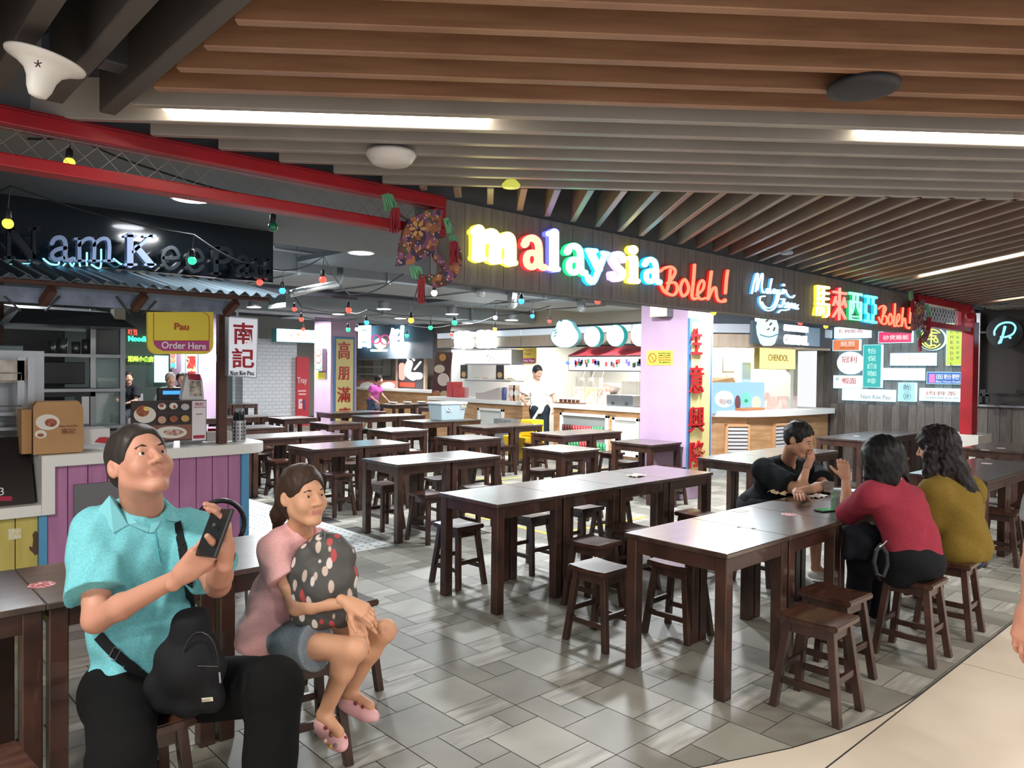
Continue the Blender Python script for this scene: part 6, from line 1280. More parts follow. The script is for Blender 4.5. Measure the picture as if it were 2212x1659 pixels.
TOPS = {}
cnt = {}
for px, py, r, c in sorted(BL): cnt[c] = cnt.get(c, 0)+1
seen = {}
ORD = ['leftmost', 'second', 'third', 'fourth', 'fifth', 'sixth', 'seventh', 'eighth', 'ninth', 'tenth', 'eleventh']
RB_ = .0265
SOCK = mat('bulb_socket', '#1f2426', .5)
for px, py, r, c in sorted(BL)+[(590, 490, 10.5, 'dull')]:
    p = at(px, py, RB_*F/r); k2 = seen.get(c, 0); seen[c] = k2+1
    lab = 'unlit dark green bulb hanging under the red steel frame' if c == 'dull' else f'{c} lit festoon bulb, {ORD[k2] if k2 else "leftmost"}{" from the left" if k2 else ""} of the {c} ones'
    t = empty('festoon_bulb', tuple(p), lab, 'bulb', 'festoon bulbs')
    m = mat('dull_green_bulb', '#1f7a55', .15, coat=.5) if c == 'dull' else emm('bulb_'+c, BC[c][0], BC[c][1], False)
    g = MB(); g.ball(tuple(p), RB_, 16, 10); part(g, 'glass', m, t, smooth=True)
    g = MB(); g.lathe([(.016, RB_*.8), (.018, RB_*1.2), (.016, RB_*2.4), (.006, RB_*2.8)], tuple(p), 12); part(g, 'socket', SOCK, t, smooth=True)
    g = MB(); zt = 2.42 if py in (490,) else p[2]+.14+.03*(px % 3); g.tube([(p[0], p[1], p[2]+RB_*2.7), (p[0]+.01, p[1], max(zt, p[2]+.1))], .003, 5); part(g, 'drop_wire', SOCK, t); TOPS[(px, py)] = (p[0]+.01, p[1], max(zt, p[2]+.1)-.004)
def cable(pts, label):
    g = MB(); P1 = [tuple(at(x, y, d)) for x, y, d in pts]; Q = []
    for a, b in zip(P1, P1[1:]):
        for k2 in range(5): u = k2/5; Q.append(tuple(a[i]+(b[i]-a[i])*u-(.03*math.sin(u*math.pi) if i == 2 else 0) for i in range(3)))
    g.tube(Q+[P1[-1]], .005, 5); tag(g.build('light_cable', SOCK), label, 'cable')
def chain(keys, label, pre=(), post=()):
    P1 = [tuple(v) for v in pre]+[TOPS[k2] for k2 in keys]+[tuple(v) for v in post]; Q = []
    for a, b in zip(P1, P1[1:]):
        L_ = (Vector(a)-Vector(b)).length
        for k2 in range(6): u = k2/6; Q.append(tuple(a[i]+(b[i]-a[i])*u-(.03*min(L_, 1.5)*math.sin(u*math.pi) if i == 2 else 0) for i in range(3)))
    g = MB(); g.tube(Q+[P1[-1]], .005, 5); tag(g.build('light_cable', SOCK), label, 'cable')
big = sorted([(x, y) for x, y, r, c in BL if r >= 6.5 and (x, y) != (150, 352)]); mid = sorted([(x, y) for x, y, r, c in BL if 5 <= r < 6.5 and x < 1500]); sml = sorted([(x, y) for x, y, r, c in BL if r < 5 and x < 1500]); rgt = sorted([(x, y) for x, y, r, c in BL if r < 6.5 and x > 1500])
chain([(150, 352)], 'dark light cable running behind the wire mesh of the red frame', [at(60, 300, 3.8)], [at(350, 372, 3.9), at(590, 430, 4.2), at(640, 445, 4.6)])
chain(big[:6], 'light cable from the kiosk lettering towards the nearer kite', [at(-60, 440, 3.8)], [at(870, 592, 5.2)])
chain(big[6:], 'light cable with the nearest bulbs under the fascia edge')
chain(mid, 'middle light cable sagging across the hall ceiling')
chain(sml, 'farthest light cable with the smallest bulbs')
chain(rgt, 'light cable in front of the shaved ice stall')
# white devices under the slats
WP = mat('device_white', '#dcdad6', .35)
c = at(98, 134, 2.28); t = empty('dome_antenna', tuple(c), 'white trumpet-shaped ceiling device at the upper left', 'antenna')
ax = Vector((AU*1.0+AR*.2+AF*.04)).normalized(); c = Vector(c)
g = MB(); g.lathe([(.008, -.112), (.024, -.107), (.034, -.085), (.04, -.055), (.052, -.032), (.08, -.012), (.108, .0), (.11, .006), (.09, .01)], tuple(c), 40, ax=tuple(ax)); part(g, 'shell', WP, t, smooth=True)
g = MB(); g.beam(tuple(c+ax*.015), (c.x, c.y, 2.72), .02, .02); part(g, 'stem', DSTEEL, t)
q2 = at(82, 138, 2.172); g = MB(); px_f = Vector(q2)
for a in range(5): g.tube([px_f, px_f+Vector(AR)*.011*math.cos(a*1.257+.3)+Vector(AU)*.011*math.sin(a*1.257+.3)], .002, 5)
part(g, 'star_mark', mat('star_ink', '#3a352c', .6), t)
c = onz(845, 350, 2.62); t = empty('round_access_point', tuple(c), 'round white wireless device under the grey slats', 'device')
g = MB(); g.lathe([(.03, .06), (.115, .045), (.118, .03), (.1, .005), (.085, -.01), (.01, -.014)], tuple(c), 36); part(g, 'shell', WP, t, smooth=True)
g = MB(); g.lathe([(.095, .0), (.098, .012)], tuple(c), 36); part(g, 'ring', mat('device_grey', '#b5b5b5', .4), t)
c = onz(1865, 195, 2.63); t = empty('round_speaker', tuple(c), 'flat round dark ceiling speaker on the brown slats', 'speaker')
g = MB(); g.lathe([(.1, .03), (.118, .015), (.115, .0), (.09, -.005), (.01, -.006)], tuple(c), 36); part(g, 'grille', mat('speaker_dark', '#2b2b2f', .6), t, smooth=True)
for i, (px, py, m) in enumerate(((1104, 402, emm('dimlamp', '#e8e860', .5, False)), (1843-143, 547, mat('detector_blue', '#a9b8cc', .4)), (2166, 659, mat('detector_grey', '#6a7078', .4)))):
    c = onz(px, py, 2.64); t = empty('smoke_detector', tuple(c), 'small round ceiling device under the slats, %s of three' % ('yellow-lit left', 'bluish middle', 'grey right')[i], 'detector'); g = MB(); g.lathe([(.03, .03), (.05, .008), (.045, -.008), (.02, -.012)], tuple(c), 24); part(g, 'shell', m, t, smooth=True); g = MB(); g.lathe([(.02, .03), (.02, .05)], tuple(c), 12); part(g, 'base', WP, t)
c = onz(250, 130, 2.75); t = empty('ceiling_camera', tuple(c), 'small grey box fitting between the dark beams at upper left', 'fitting'); g = MB(); g.box((c[0]-.05, c[1]-.05, 2.72), (c[0]+.05, c[1]+.05, 2.9)); part(g, 'box', mat('fitting_grey', '#5a5c60', .4, .4), t, bevel=.005); g = MB(); g.beam((c[0], c[1], 2.9), (c[0], c[1], 3.2), .02, .02); part(g, 'stem', STEEL, t)
# ================================================================ PEOPLE (one continuous sculpted surface each)
class Field:
    def __init__(s, lo, hi, h):
        s.lo = np.array(lo, float); s.h = h; s.n = (np.ceil((np.array(hi)-s.lo)/h).astype(int)+1)
        s.ax = [s.lo[i]+h*np.arange(s.n[i]) for i in range(3)]; s.f = np.full(s.n, 1e3, np.float32)
    def sub(s, lo, hi):
        a = np.maximum(((np.array(lo)-s.lo)/s.h).astype(int), 0); b = np.minimum(((np.array(hi)-s.lo)/s.h).astype(int)+2, s.n)
        if (b <= a).any(): return None
        sl = tuple(slice(a[i], b[i]) for i in range(3)); X_, Y_, Z_ = np.meshgrid(*[s.ax[i][sl[i]] for i in range(3)], indexing='ij', sparse=True)
        return sl, X_, Y_, Z_
    def put(s, sl, d, k):
        a = s.f[sl]
        if k > 0: h = np.maximum(k-np.abs(a-d), 0)/k; s.f[sl] = np.minimum(a, d)-h*h*k/4
        else: s.f[sl] = np.minimum(a, d)
    def cone(s, p, q, r1, r2, k=.02):
        p = np.array(p, float); q = np.array(q, float); m = max(r1, r2)+k+.03
        g = s.sub(np.minimum(p, q)-m, np.maximum(p, q)+m)
        if g is None: return s
        sl, X_, Y_, Z_ = g; d = q-p; L2 = max(d@d, 1e-9)
        t = np.clip(((X_-p[0])*d[0]+(Y_-p[1])*d[1]+(Z_-p[2])*d[2])/L2, 0, 1)
        D = np.sqrt((X_-p[0]-t*d[0])**2+(Y_-p[1]-t*d[1])**2+(Z_-p[2]-t*d[2])**2)-(r1+(r2-r1)*t)
        s.put(sl, D, k); return s
    def ell(s, c, ax3, r, k=.02, sub=False):
        c = np.array(c, float); m = max(r)+k+.03; g = s.sub(c-m, c+m)
        if g is None: return s
        sl, X_, Y_, Z_ = g; q = [((X_-c[0])*a[0]+(Y_-c[1])*a[1]+(Z_-c[2])*a[2]) for a in ax3]
        k0 = np.sqrt(sum((q[i]/r[i])**2 for i in range(3))); k1 = np.sqrt(sum((q[i]/r[i]**2)**2 for i in range(3)))
        D = k0*(k0-1)/np.maximum(k1, 1e-6)
        if sub:
            a = s.f[sl]; b = -D; h = np.maximum(k-np.abs(a-b), 0)/max(k, 1e-6); s.f[sl] = np.maximum(a, b)+h*h*k/4
        else: s.put(sl, D, k)
        return s
    def cut(s, p, n):      # keep the side n points away from
        X_, Y_, Z_ = np.meshgrid(*s.ax, indexing='ij', sparse=True); n = np.array(n, float); n = n/np.linalg.norm(n)
        s.f = np.maximum(s.f, (X_-p[0])*n[0]+(Y_-p[1])*n[1]+(Z_-p[2])*n[2]); return s
    def noise(s, amp, fr, seed=0, n=5, vert=1):
        q = np.random.RandomState(seed); X_, Y_, Z_ = np.meshgrid(*s.ax, indexing='ij', sparse=True); o = 0
        for i in range(n):
            v = q.normal(size=3)*fr*(.6+.9*i/n); v[2] *= vert; o = o+np.sin(X_*v[0]+Y_*v[1]+Z_*v[2]+q.uniform(0, 6.3)+1.5*np.sin(X_*v[1]*.6+Z_*v[0]*.5))/n
        s.f = s.f+amp*o*2; return s
    def mesh(s):
        f = s.f; ins = f < 0; n = f.shape
        c = np.zeros(tuple(v-1 for v in n), np.int8); off = [(i, j, k) for i in (0, 1) for j in (0, 1) for k in (0, 1)]
        S_ = lambda a, o: a[o[0]:n[0]-1+o[0], o[1]:n[1]-1+o[1], o[2]:n[2]-1+o[2]]
        for o in off: c += S_(ins, o)
        act = (c > 0) & (c < 8); idx = np.full(act.shape, -1, np.int64); ii = np.argwhere(act); idx[act] = np.arange(len(ii))
        P_ = np.zeros((len(ii), 3)); W_ = np.zeros(len(ii))
        for a in off:
            for ax_ in range(3):
                if a[ax_]: continue
                b = list(a); b[ax_] = 1
                fa = f[ii[:, 0]+a[0], ii[:, 1]+a[1], ii[:, 2]+a[2]]; fb = f[ii[:, 0]+b[0], ii[:, 1]+b[1], ii[:, 2]+b[2]]
                m = (fa < 0) != (fb < 0); t = np.where(m, fa/np.where(fa-fb == 0, 1, fa-fb), 0); pos = np.tile(np.array(a, float), (len(ii), 1)); pos[:, ax_] += t
                P_ += pos*m[:, None]; W_ += m
        V = s.lo+(ii+P_/np.maximum(W_, 1)[:, None])*s.h; Q = []
        for ax_ in range(3):
            u, v = (ax_+1) % 3, (ax_+2) % 3
            A = ins; sl0 = [slice(None)]*3; sl1 = [slice(None)]*3; sl0[ax_] = slice(0, n[ax_]-1); sl1[ax_] = slice(1, n[ax_])
            e = A[tuple(sl0)] != A[tuple(sl1)]; E_ = np.argwhere(e); E_ = E_[(E_[:, u] > 0) & (E_[:, v] > 0) & (E_[:, u] < n[u]-1) & (E_[:, v] < n[v]-1)]
            if not len(E_): continue
            fl = A[E_[:, 0], E_[:, 1], E_[:, 2]]; cs = []
            for du, dv in ((0, 0), (-1, 0), (-1, -1), (0, -1)):
                g = E_.copy(); g[:, u] += du; g[:, v] += dv; cs.append(idx[g[:, 0], g[:, 1], g[:, 2]])
            q = np.stack(cs, 1); q[~fl] = q[~fl][:, ::-1]; Q.append(q)
        return V, (np.concatenate(Q) if Q else np.zeros((0, 4), int))
def np_obj(name, parts, mats, parent, matfn=None, label=None):
    """parts: list of (V, quads); joined into one object"""
    o0 = np.array([0.0, 0, 0]); p = parent
    while p is not None: o0 += np.array(p.location); p = p.parent
    Vs = []; Fs = []; n = 0
    for V, Q in parts: Vs.append(V-o0); Fs.append(Q+n); n += len(V)
    V = np.concatenate(Vs); Q = np.concatenate(Fs); me = bpy.data.meshes.new(name)
    me.vertices.add(len(V)); me.vertices.foreach_set('co', V.astype(np.float32).ravel())
    me.loops.add(len(Q)*4); me.loops.foreach_set('vertex_index', Q.astype(np.int32).ravel())
    me.polygons.add(len(Q)); me.polygons.foreach_set('loop_start', np.arange(0, len(Q)*4, 4, dtype=np.int32)); me.polygons.foreach_set('loop_total', np.full(len(Q), 4, np.int32))
    me.update(calc_edges=True); me.validate()
    for m in (mats if isinstance(mats, list) else [mats]): me.materials.append(m)
    me.polygons.foreach_set('use_smooth', [True]*len(me.polygons))
    if matfn is not None:
        cen = (V[Q]+o0).mean(1); me.polygons.foreach_set('material_index', matfn(cen).astype(np.int32)[:len(me.polygons)])
    o = bpy.data.objects.new(name, me); COL.objects.link(o); o.parent = parent
    if label: o['label'] = label
    return o
def dull(m, v=.15): m.node_tree.nodes['Principled BSDF'].inputs['Specular IOR Level'].default_value = v; return m
def nrm(v): v = np.array(v, float); return v/np.linalg.norm(v)
def head_frame(fwd, up=(0, 0, 1), roll=0):
    f = nrm(fwd); x = nrm(np.cross(f, up)); u = np.cross(x, f); return x, f, u       # x: the person's right
def head_sdf(c, fr, s, neck, h=.0045, ear=True, h_neck=.055):
    x, f, u = fr; P_ = lambda a, b, d: np.array(c)+(x*a+f*b+u*d)*s
    lo = np.minimum(np.array(c)-.16*s, np.array(neck)-.08); hi = np.maximum(np.array(c)+.16*s, np.array(neck)+.08)
    g = Field(lo, hi, h); A = (x, f, u)
    g.ell(P_(0, -.014, .038), A, (.075*s, .096*s, .084*s), 0); g.ell(P_(0, .018, -.03), A, (.063*s, .07*s, .078*s), .03)
    g.cone(P_(-.05, .0, -.05), P_(-.016, .062, -.098), .02*s, .018*s, .025); g.cone(P_(.05, .0, -.05), P_(.016, .062, -.098), .02*s, .018*s, .025)
    g.cone(P_(-.03, .078, .02), P_(.03, .078, .02), .011*s, .011*s, .02)
    for e in (-1, 1): g.ell(P_(e*.031, .103, .003), A, (.017*s, .02*s, .011*s), .012, True); g.ell(P_(e*.04, .06, -.03), A, (.024*s, .024*s, .026*s), .03)
    g.cone(P_(0, .086, .014), P_(0, .108, -.026), .0075*s, .0115*s, .012); g.ell(P_(-.013, .096, -.031), A, (.0085*s, .011*s, .008*s), .008); g.ell(P_(.013, .096, -.031), A, (.0085*s, .011*s, .008*s), .008)
    g.cone(P_(-.019, .0795, -.059), P_(.019, .0795, -.059), .006*s, .006*s, .01); g.cone(P_(-.014, .0795, -.068), P_(.014, .0795, -.068), .0068*s, .0068*s, .009)
    g.cone(P_(.018, .083, .011), P_(.046, .076, .007), .0042*s, .0038*s, .005); g.cone(P_(-.018, .083, .011), P_(-.046, .076, .007), .0042*s, .0038*s, .005); g.cone(P_(.019, .082, -.006), P_(.043, .076, -.005), .0035*s, .003*s, .006); g.cone(P_(-.019, .082, -.006), P_(-.043, .076, -.005), .0035*s, .003*s, .006)
    g.ell(P_(0, .078, -.096), A, (.018*s, .014*s, .014*s), .02)
    if ear:
        for e in (-1, 1):
            g.ell(P_(e*.078, -.012, -.004), (nrm(x+f*.35*e), f, u), (.008*s, .019*s, .03*s), .01); g.ell(P_(e*.086, -.006, .0), A, (.006*s, .009*s, .015*s), .005, True)
    g.cone(P_(0, -.03, -.06), neck, h_neck*s*.95, h_neck*s*1.02, .03)
    lip = lambda cen: (np.abs((cen-P_(0, .088, -.063))@u) < .0085*s) & (np.abs((cen-P_(0, .088, -.063))@x) < .021*s) & (((cen-P_(0, .083, -.063))@f) > 0) & (((cen-P_(0, .083, -.063))@f) < .03)
    return g, P_, lip
def hand_sdf(w, d, n, side, s=1, curl=(.5, .5, .5, .5), thumb=(.55, .7, .35), h=.003, spread=.0):
    d = nrm(d); n = nrm(np.array(n)-d*np.dot(n, d)); sd = nrm(np.cross(d, n))*side; w = np.array(w, float)
    g = Field(w-.21*s, w+.21*s, h); K = []
    for i, o in enumerate((.03, .0105, -.0095, -.028)):
        b = w+d*(.088-.004*abs(i-1))*s+sd*o*s; K.append(b); g.cone(w+d*.01*s+sd*o*.55*s, b, .017*s, .0125*s, .016)
        L_ = (.043, .047, .043, .034)[i]*s; dr = d+sd*spread*(1.5-i)*.3; a = 0; p = b; r = (.0092, .0095, .009, .008)[i]*s
        for j, (m, t) in enumerate(((1, .8), (.62, 1.15), (.5, .85))):
            a += curl[i]*t; v = nrm(dr*math.cos(a)+n*math.sin(a)); q = p+v*L_*m; g.cone(p, q, r, r*.92, .004); r *= .92; p = q
    b = w+d*.022*s+sd*.022*s+n*.008*s; v = nrm(d*thumb[0]+sd*thumb[1]+n*thumb[2]); q = b+v*.042*s; g.cone(b, q, .016*s, .012*s, .014); v = nrm(v+d*.35+n*.25); p = q; q = p+v*.033*s; g.cone(p, q, .0115*s, .01*s, .005); v = nrm(v+d*.3+n*.2); g.cone(q, q+v*.026*s, .01*s, .0085*s, .004)
    g.cone(w-d*.035*s, w+d*.02*s, .024*s, .022*s, .02); return g
def person(label, J, spec):
    """J: joint -> world point. spec: sizes, clothing"""
    J = {k2: np.array(v, float) for k2, v in J.items()}; s = spec.get('s', 1); h = spec.get('h', .009); wd = spec.get('w', 1)
    t = empty('person', (float(J['pelvis'][0]), float(J['pelvis'][1]), 0), label, 'person')
    ax = nrm(J['shL']-J['shR']); upv = nrm(J['neck']-J['pelvis']); fw = nrm(np.cross(upv, ax)) if False else nrm(np.cross(ax, upv)); axh = nrm(J['hipL']-J['hipR'])
    fw = -fw if np.dot(fw, spec['fwd']) < 0 else fw
    A = (ax, fw, np.cross(ax, fw)); upt = nrm(np.cross(ax, fw)); upt = upt if upt[2] > 0 else -upt
    allp = np.array(list(J.values()))
    def torso(g, o, k=.05):
        g.ell(J['pelvis']+upt*.0, (axh, fw, upt), (.155*s*wd+o, .115*s*wd+o, .12*s+o), k); g.ell(J['waist'], (ax, fw, upt), (.135*s*wd+o, .1*s*wd+o, .13*s+o), k)
        g.ell(J['chest'], A[:2]+(upt,), (.15*s*wd+o, .105*s*wd+o, .15*s+o), k); g.cone(J['shR']*.8+J['neck']*.2, J['shL']*.8+J['neck']*.2, .058*s+o, .058*s+o, k)
        g.cone(J['neck'], J['shR'], .045*s+o, .052*s+o, .03); g.cone(J['neck'], J['shL'], .045*s+o, .052*s+o, .03); g.cone(J['chest'], J['neck'], .08*s+o, .05*s+o, .04)
        g.cone(J['pelvis'], J['waist'], .1*s*wd+o, .1*s*wd+o, k); g.cone(J['waist'], J['chest'], .1*s*wd+o, .1*s*wd+o, k)
        if spec.get('bust'):
            for e in (-1, 1): g.ell(J['chest']+fw*.085*s+ax*e*.065*s-upt*.03, A[:2]+(upt,), (.055*s+o, .045*s+o, .055*s+o), .04)
    def arm(g, S_, o, k=.02, only=None):
        if only != 'fore': g.cone(J['sh'+S_], J['el'+S_], .05*s*spec.get('aw', 1)+o, .038*s*spec.get('aw', 1)+o, k)
        if only != 'up':
            m = J['el'+S_]*.7+J['wr'+S_]*.3; g.cone(J['el'+S_], m, .037*s*spec.get('aw', 1)+o, .036*s*spec.get('aw', 1)+o, k); g.cone(m, J['wr'+S_], .036*s*spec.get('aw', 1)+o, .024*s+o, k)
    def leg(g, S_, o, k=.03, upto=2):
        g.cone(J['hip'+S_], J['kn'+S_], .078*s*wd+o, .053*s+o, k)
        if upto > 1:
            m = J['kn'+S_]*.66+J['an'+S_]*.34; bk = nrm(J['an'+S_]-J['kn'+S_]); cb = -(fw-bk*np.dot(fw, bk))*.016*s; g.cone(J['kn'+S_], m+cb, .05*s+o, .051*s+o, k); g.cone(m+cb, J['an'+S_], .051*s+o, .034*s+o, k)
    lo, hi = allp.min(0)-.2, allp.max(0)+.2
    # body
    keys = spec.get('legs', True)
    g = Field(lo, hi, h); torso(g, -.004)
    for S_ in 'LR':
        arm(g, S_, 0); leg(g, S_, 0)
        ft = spec.get('foot'+S_); 
        if ft is not None: g.cone(J['an'+S_], J['an'+S_]+nrm(ft)*.13*s-np.array([0, 0, .045*s]), .034*s, .028*s, .02)
    g.cone(J['chest'], J['neck'], .07*s, .05*s, .04)
    parts = [g.mesh()]
    fr = head_frame(spec['look'], spec.get('up', (0, 0, 1))); hs = spec.get('hs', 1)
    gh, HP, lip = head_sdf(J['head'], fr, hs, J['neck'], spec.get('hh', .0045), h_neck=spec.get('neckr', .055)); parts.append(gh.mesh())
    for S_, side in (('L', 1), ('R', -1)):
        hd = spec.get('hand'+S_)
        if hd: parts.append(hand_sdf(J['wr'+S_], hd['d'], hd['n'], hd.get('side', side), hd.get('s', s), hd.get('curl', (.4,)*4), hd.get('thumb', (.55, .7, .35)), spec.get('handh', .0032), hd.get('spread', 0)).mesh())
    sk = mat('skin'+spec['skin'], spec['skin'], .58, bump=.03, scale=60); sk.node_tree.nodes['Principled BSDF'].inputs['Subsurface Weight'].default_value = .12; sk.node_tree.nodes['Principled BSDF'].inputs['Subsurface Radius'].default_value = (.02, .008, .004)
    lm = mat('lips'+spec['lips'], spec['lips'], .4)
    np_obj('body', parts, [sk, lm], t, lambda cen: lip(cen)*1)
    if spec.get('eyes', True):
        x, f, u = fr
        for e in (-1, 1):
            c = HP(e*.031, .0735, .003); g = MB(); g.ball(c, .0115*hs, 16, 10); o = part(g, 'eye', mat('eye_white', '#cfc8c0', .25), t, smooth=True)
            g = MB(); g.ball(c+f*.0078*hs, .0058*hs, 12, 8); part(g, 'iris', mat('iris_dark', '#1d120c', .15), o, smooth=True)
            gb = Field(c-.05, c+.05, .0022); gb.cone(HP(e*.016, .088, .022), HP(e*.03, .089, .027), .0028*hs, .0032*hs, .002); gb.cone(HP(e*.03, .089, .027), HP(e*.047, .077, .022), .0032*hs, .002*hs, .002); np_obj('eyebrow', [gb.mesh()], mat('hair'+spec['hairc'], spec['hairc'], .5), t)
    # hair
    x, f, u = fr; gh = Field(lo if spec.get('long') else J['head']-.17, hi if spec.get('long') else J['head']+.17, spec.get('hairh', .005)); Ah = (x, f, u); hv = spec.get('hairv', .012)
    gh.ell(HP(0, -.016, .042), Ah, ((.076+hv)*hs, (.097+hv)*hs, (.086+hv)*hs), 0)
    if spec['hair'] == 'short':
        gh.ell(HP(0, -.045, -.01), Ah, (.073*hs, .06*hs, .06*hs), .03); gh.ell(HP(0, .13, -.035), Ah, (.125*hs, .11*hs, .12*hs), .01, True); gh.ell(HP(0, .03, -.1), Ah, (.12*hs, .085*hs, .09*hs), .01, True)
    else:
        gh.ell(HP(0, -.05, -.02), Ah, (.078*hs, .055*hs, .08*hs), .03); gh.ell(HP(0, .128, -.045), Ah, (.105*hs, .1*hs, .125*hs), .012, True)
    for a in spec.get('locks', []): gh.cone(a[0], a[1], a[2], a[3], a[4] if len(a) > 4 else .03)
    gh.noise(spec.get('hairn', .0015), 70, 3, 4, .35)
    hm = dull(mat('hair'+spec['hairc'], spec['hairc'], .6), .25); np_obj('hair', [gh.mesh()], hm, t)
    # shirt
    st = spec.get('shirt')
    if st:
        off = st.get('off', .016); g = Field(lo, hi, st.get('h', .008)); torso(g, off); ao = off+.002+st.get('loose', .008)
        hp = J['pelvis']-upt*st.get('hem', .05); g.cut(hp, -upt)
        for S_ in 'LR':
            g2 = Field(lo, hi, st.get('h', .008)); a, b = (J['sh'+S_], J['el'+S_]) if st['sleeve'] <= 1 else (J['el'+S_], J['wr'+S_]); d = nrm(b-a); p = a+(b-a)*(st['sleeve'] if st['sleeve'] <= 1 else st['sleeve']-1)
            if st['sleeve'] <= 1: g2.cone(a, p+d*.03, .05*s*spec.get('aw', 1)+ao*.8, .043*s*spec.get('aw', 1)+ao*1.3, 0); g2.cut(p, d)
            else: g2.cone(J['sh'+S_], a, .05*s*spec.get('aw', 1)+ao, .039*s*spec.get('aw', 1)+ao, 0); g3 = Field(lo, hi, st.get('h', .008)); g3.cone(a, p+d*.03, .038*s*spec.get('aw', 1)+ao, .036*s*spec.get('aw', 1)+ao*.7, 0); g3.cut(p, d); g2.put(tuple(slice(0, v) for v in g2.n), g3.f, .03)
            g.put(tuple(slice(0, v) for v in g.n), g2.f, .035)
        g.noise(st.get('fold', .0045), st.get('fr', 26), st.get('seed', 1), 6, .5)
        nk = J['neck']+upt*st.get('nk', .05)+fw*.035*s; g.ell(nk, (ax, fw, upt), (.062*s, .075*s, .075*s), .008, True)
        sm = dull(mat('cloth'+st['col'], st['col'], .9, bump=.05, scale=150, col2=st.get('col2'))); np_obj('shirt', [g.mesh()], sm, t)
    tr = spec.get('trousers')
    if tr:
        off = tr.get('off', .014); hh_ = tr.get('h', .009); g = Field(lo, hi, hh_)
        g.ell(J['pelvis'], (axh, fw, upt), (.158*s*wd+off, .12*s*wd+off, .11*s+off), 0); g.cut(J['pelvis']+upt*tr.get('top', .1), upt)
        for S_ in 'LR':
            g2 = Field(lo, hi, hh_); a, b = J['hip'+S_], J['kn'+S_]
            g2.cone(J['pelvis']*.4+a*.6, a, .09*s*wd, .085*s*wd+off, .05)
            if tr['len'] > 1: g2.cone(a, b, .08*s*wd+off, .056*s+off+tr.get('flare', .01), .04); g2.cone(b, b+(J['an'+S_]-b)*(tr['len']-1), .054*s+off+tr.get('flare', .01), .046*s+off+tr.get('flare', .01), .03)
            else: d = nrm(b-a); p = a+(b-a)*tr['len']; g2.cone(a, p+d*.04, .082*s*wd+off, .07*s+off+tr.get('flare', .01), .04); g2.cut(p, d)
            g.put(tuple(slice(0, v) for v in g.n), g2.f, .04)
        g.noise(.004, 20, 7, 6, .6)
        np_obj('trousers' if tr['len'] > 1 else 'shorts', [g.mesh()], dull(mat('cloth'+tr['col'], tr['col'], .9, bump=.04, scale=160, col2=tr.get('col2'))), t)
    for S_ in 'LR':
        ft = spec.get('foot'+S_)
        if ft is not None and spec.get('shoe'):
            a = J['an'+S_]; f_ = nrm(np.array(ft)*np.array([1, 1, 0])+np.array([0, 0, spec.get('toe', 0)])); sd = nrm(np.cross(f_, (0, 0, 1))); up_ = np.cross(sd, f_); g = Field(a-.28, a+.28, .006); B = a-np.array([0, 0, .05*s])
            g.ell(B+f_*.0, (f_, sd, up_), (.062*s, .042*s, .048*s), 0); g.ell(B+f_*.09*s, (f_, sd, up_), (.1*s, .052*s, .045*s), .04); g.cut(B-up_*.03*s, -up_)
            if spec.get('crocs'): g.ell(a+up_*.035*s-f_*.01, (f_, sd, up_), (.05*s, .036*s, .05*s), .01, True)
            np_obj('shoe', [g.mesh()], mat('shoe'+spec['shoe'], spec['shoe'], .5), t)
            if spec.get('crocs'):
                g = MB()
                for q0, q1 in ((.1, -.03), (.13, .0), (.1, .028), (.15, -.02), (.06, .035)): g.ball(B+f_*q0*s+sd*q1*s+up_*(.042-.25*max(0, q0-.09))*s, .008, 10, 6)
                part(g, 'shoe_holes', mat('hole_dark', '#8a2f35', .7), t)
    return t, fr, HP, fw
V3 = lambda p: np.array(p, float)
rt, up_, bk = AR, AU, -AF
# --- the man in the turquoise polo
JM = dict(head=at(303, 1002, 2.60), neck=at(308, 1108, 2.68), chest=at(305, 1215, 2.70), waist=at(310, 1360, 2.70), pelvis=at(322, 1478, 2.68),
  shR=at(208, 1158, 2.58), shL=at(412, 1158, 2.80), elR=at(208, 1338, 2.42), wrR=at(392, 1243, 2.30), elL=at(470, 1262, 2.56), wrL=at(487, 1196, 2.32),
  hipR=at(262, 1500, 2.62), hipL=at(378, 1492, 2.72), knR=at(262, 1640, 2.22), knL=at(592, 1482, 2.48), anR=at(240, 1950, 2.24), anL=at(575, 1856, 2.42))
look = rt*.70+bk*.52+up_*.42
t, fr, HP, fw = person('man in a turquoise polo shirt sitting and holding up a phone', JM, dict(fwd=rt*.5+bk*.86, look=look, hs=1.13, skin='#b3806a', lips='#a8705f', hair='short', hairc='#2b2623', hairv=.006, hairn=.0012, w=1.22, s=1.02, aw=1.08, neckr=.062,
  shirt=dict(col='#5fa8b0', col2='#73b6be', sleeve=.72, off=.022, hem=.07, loose=.016, fold=.0075, fr=26, nk=.05, h=.0065), trousers=dict(col='#0e0e0f', len=2.0, off=.018, flare=.018),
  footR=-up_*.0+bk*.8+rt*.2, footL=bk*.6+rt*.6, shoe='#1a1a1a',
  handR=dict(d=rt*.72+up_*.68+bk*.1, n=up_*.3+rt*-.1+bk*-.9, curl=(.35, .42, .5, .55), side=-1, s=1.05, thumb=(.8, .45, .3)),
  handL=dict(d=up_*.9+rt*.1+bk*.15, n=-rt*.9+bk*.35, curl=(.42, .45, .5, .55), side=1, s=1.05)))
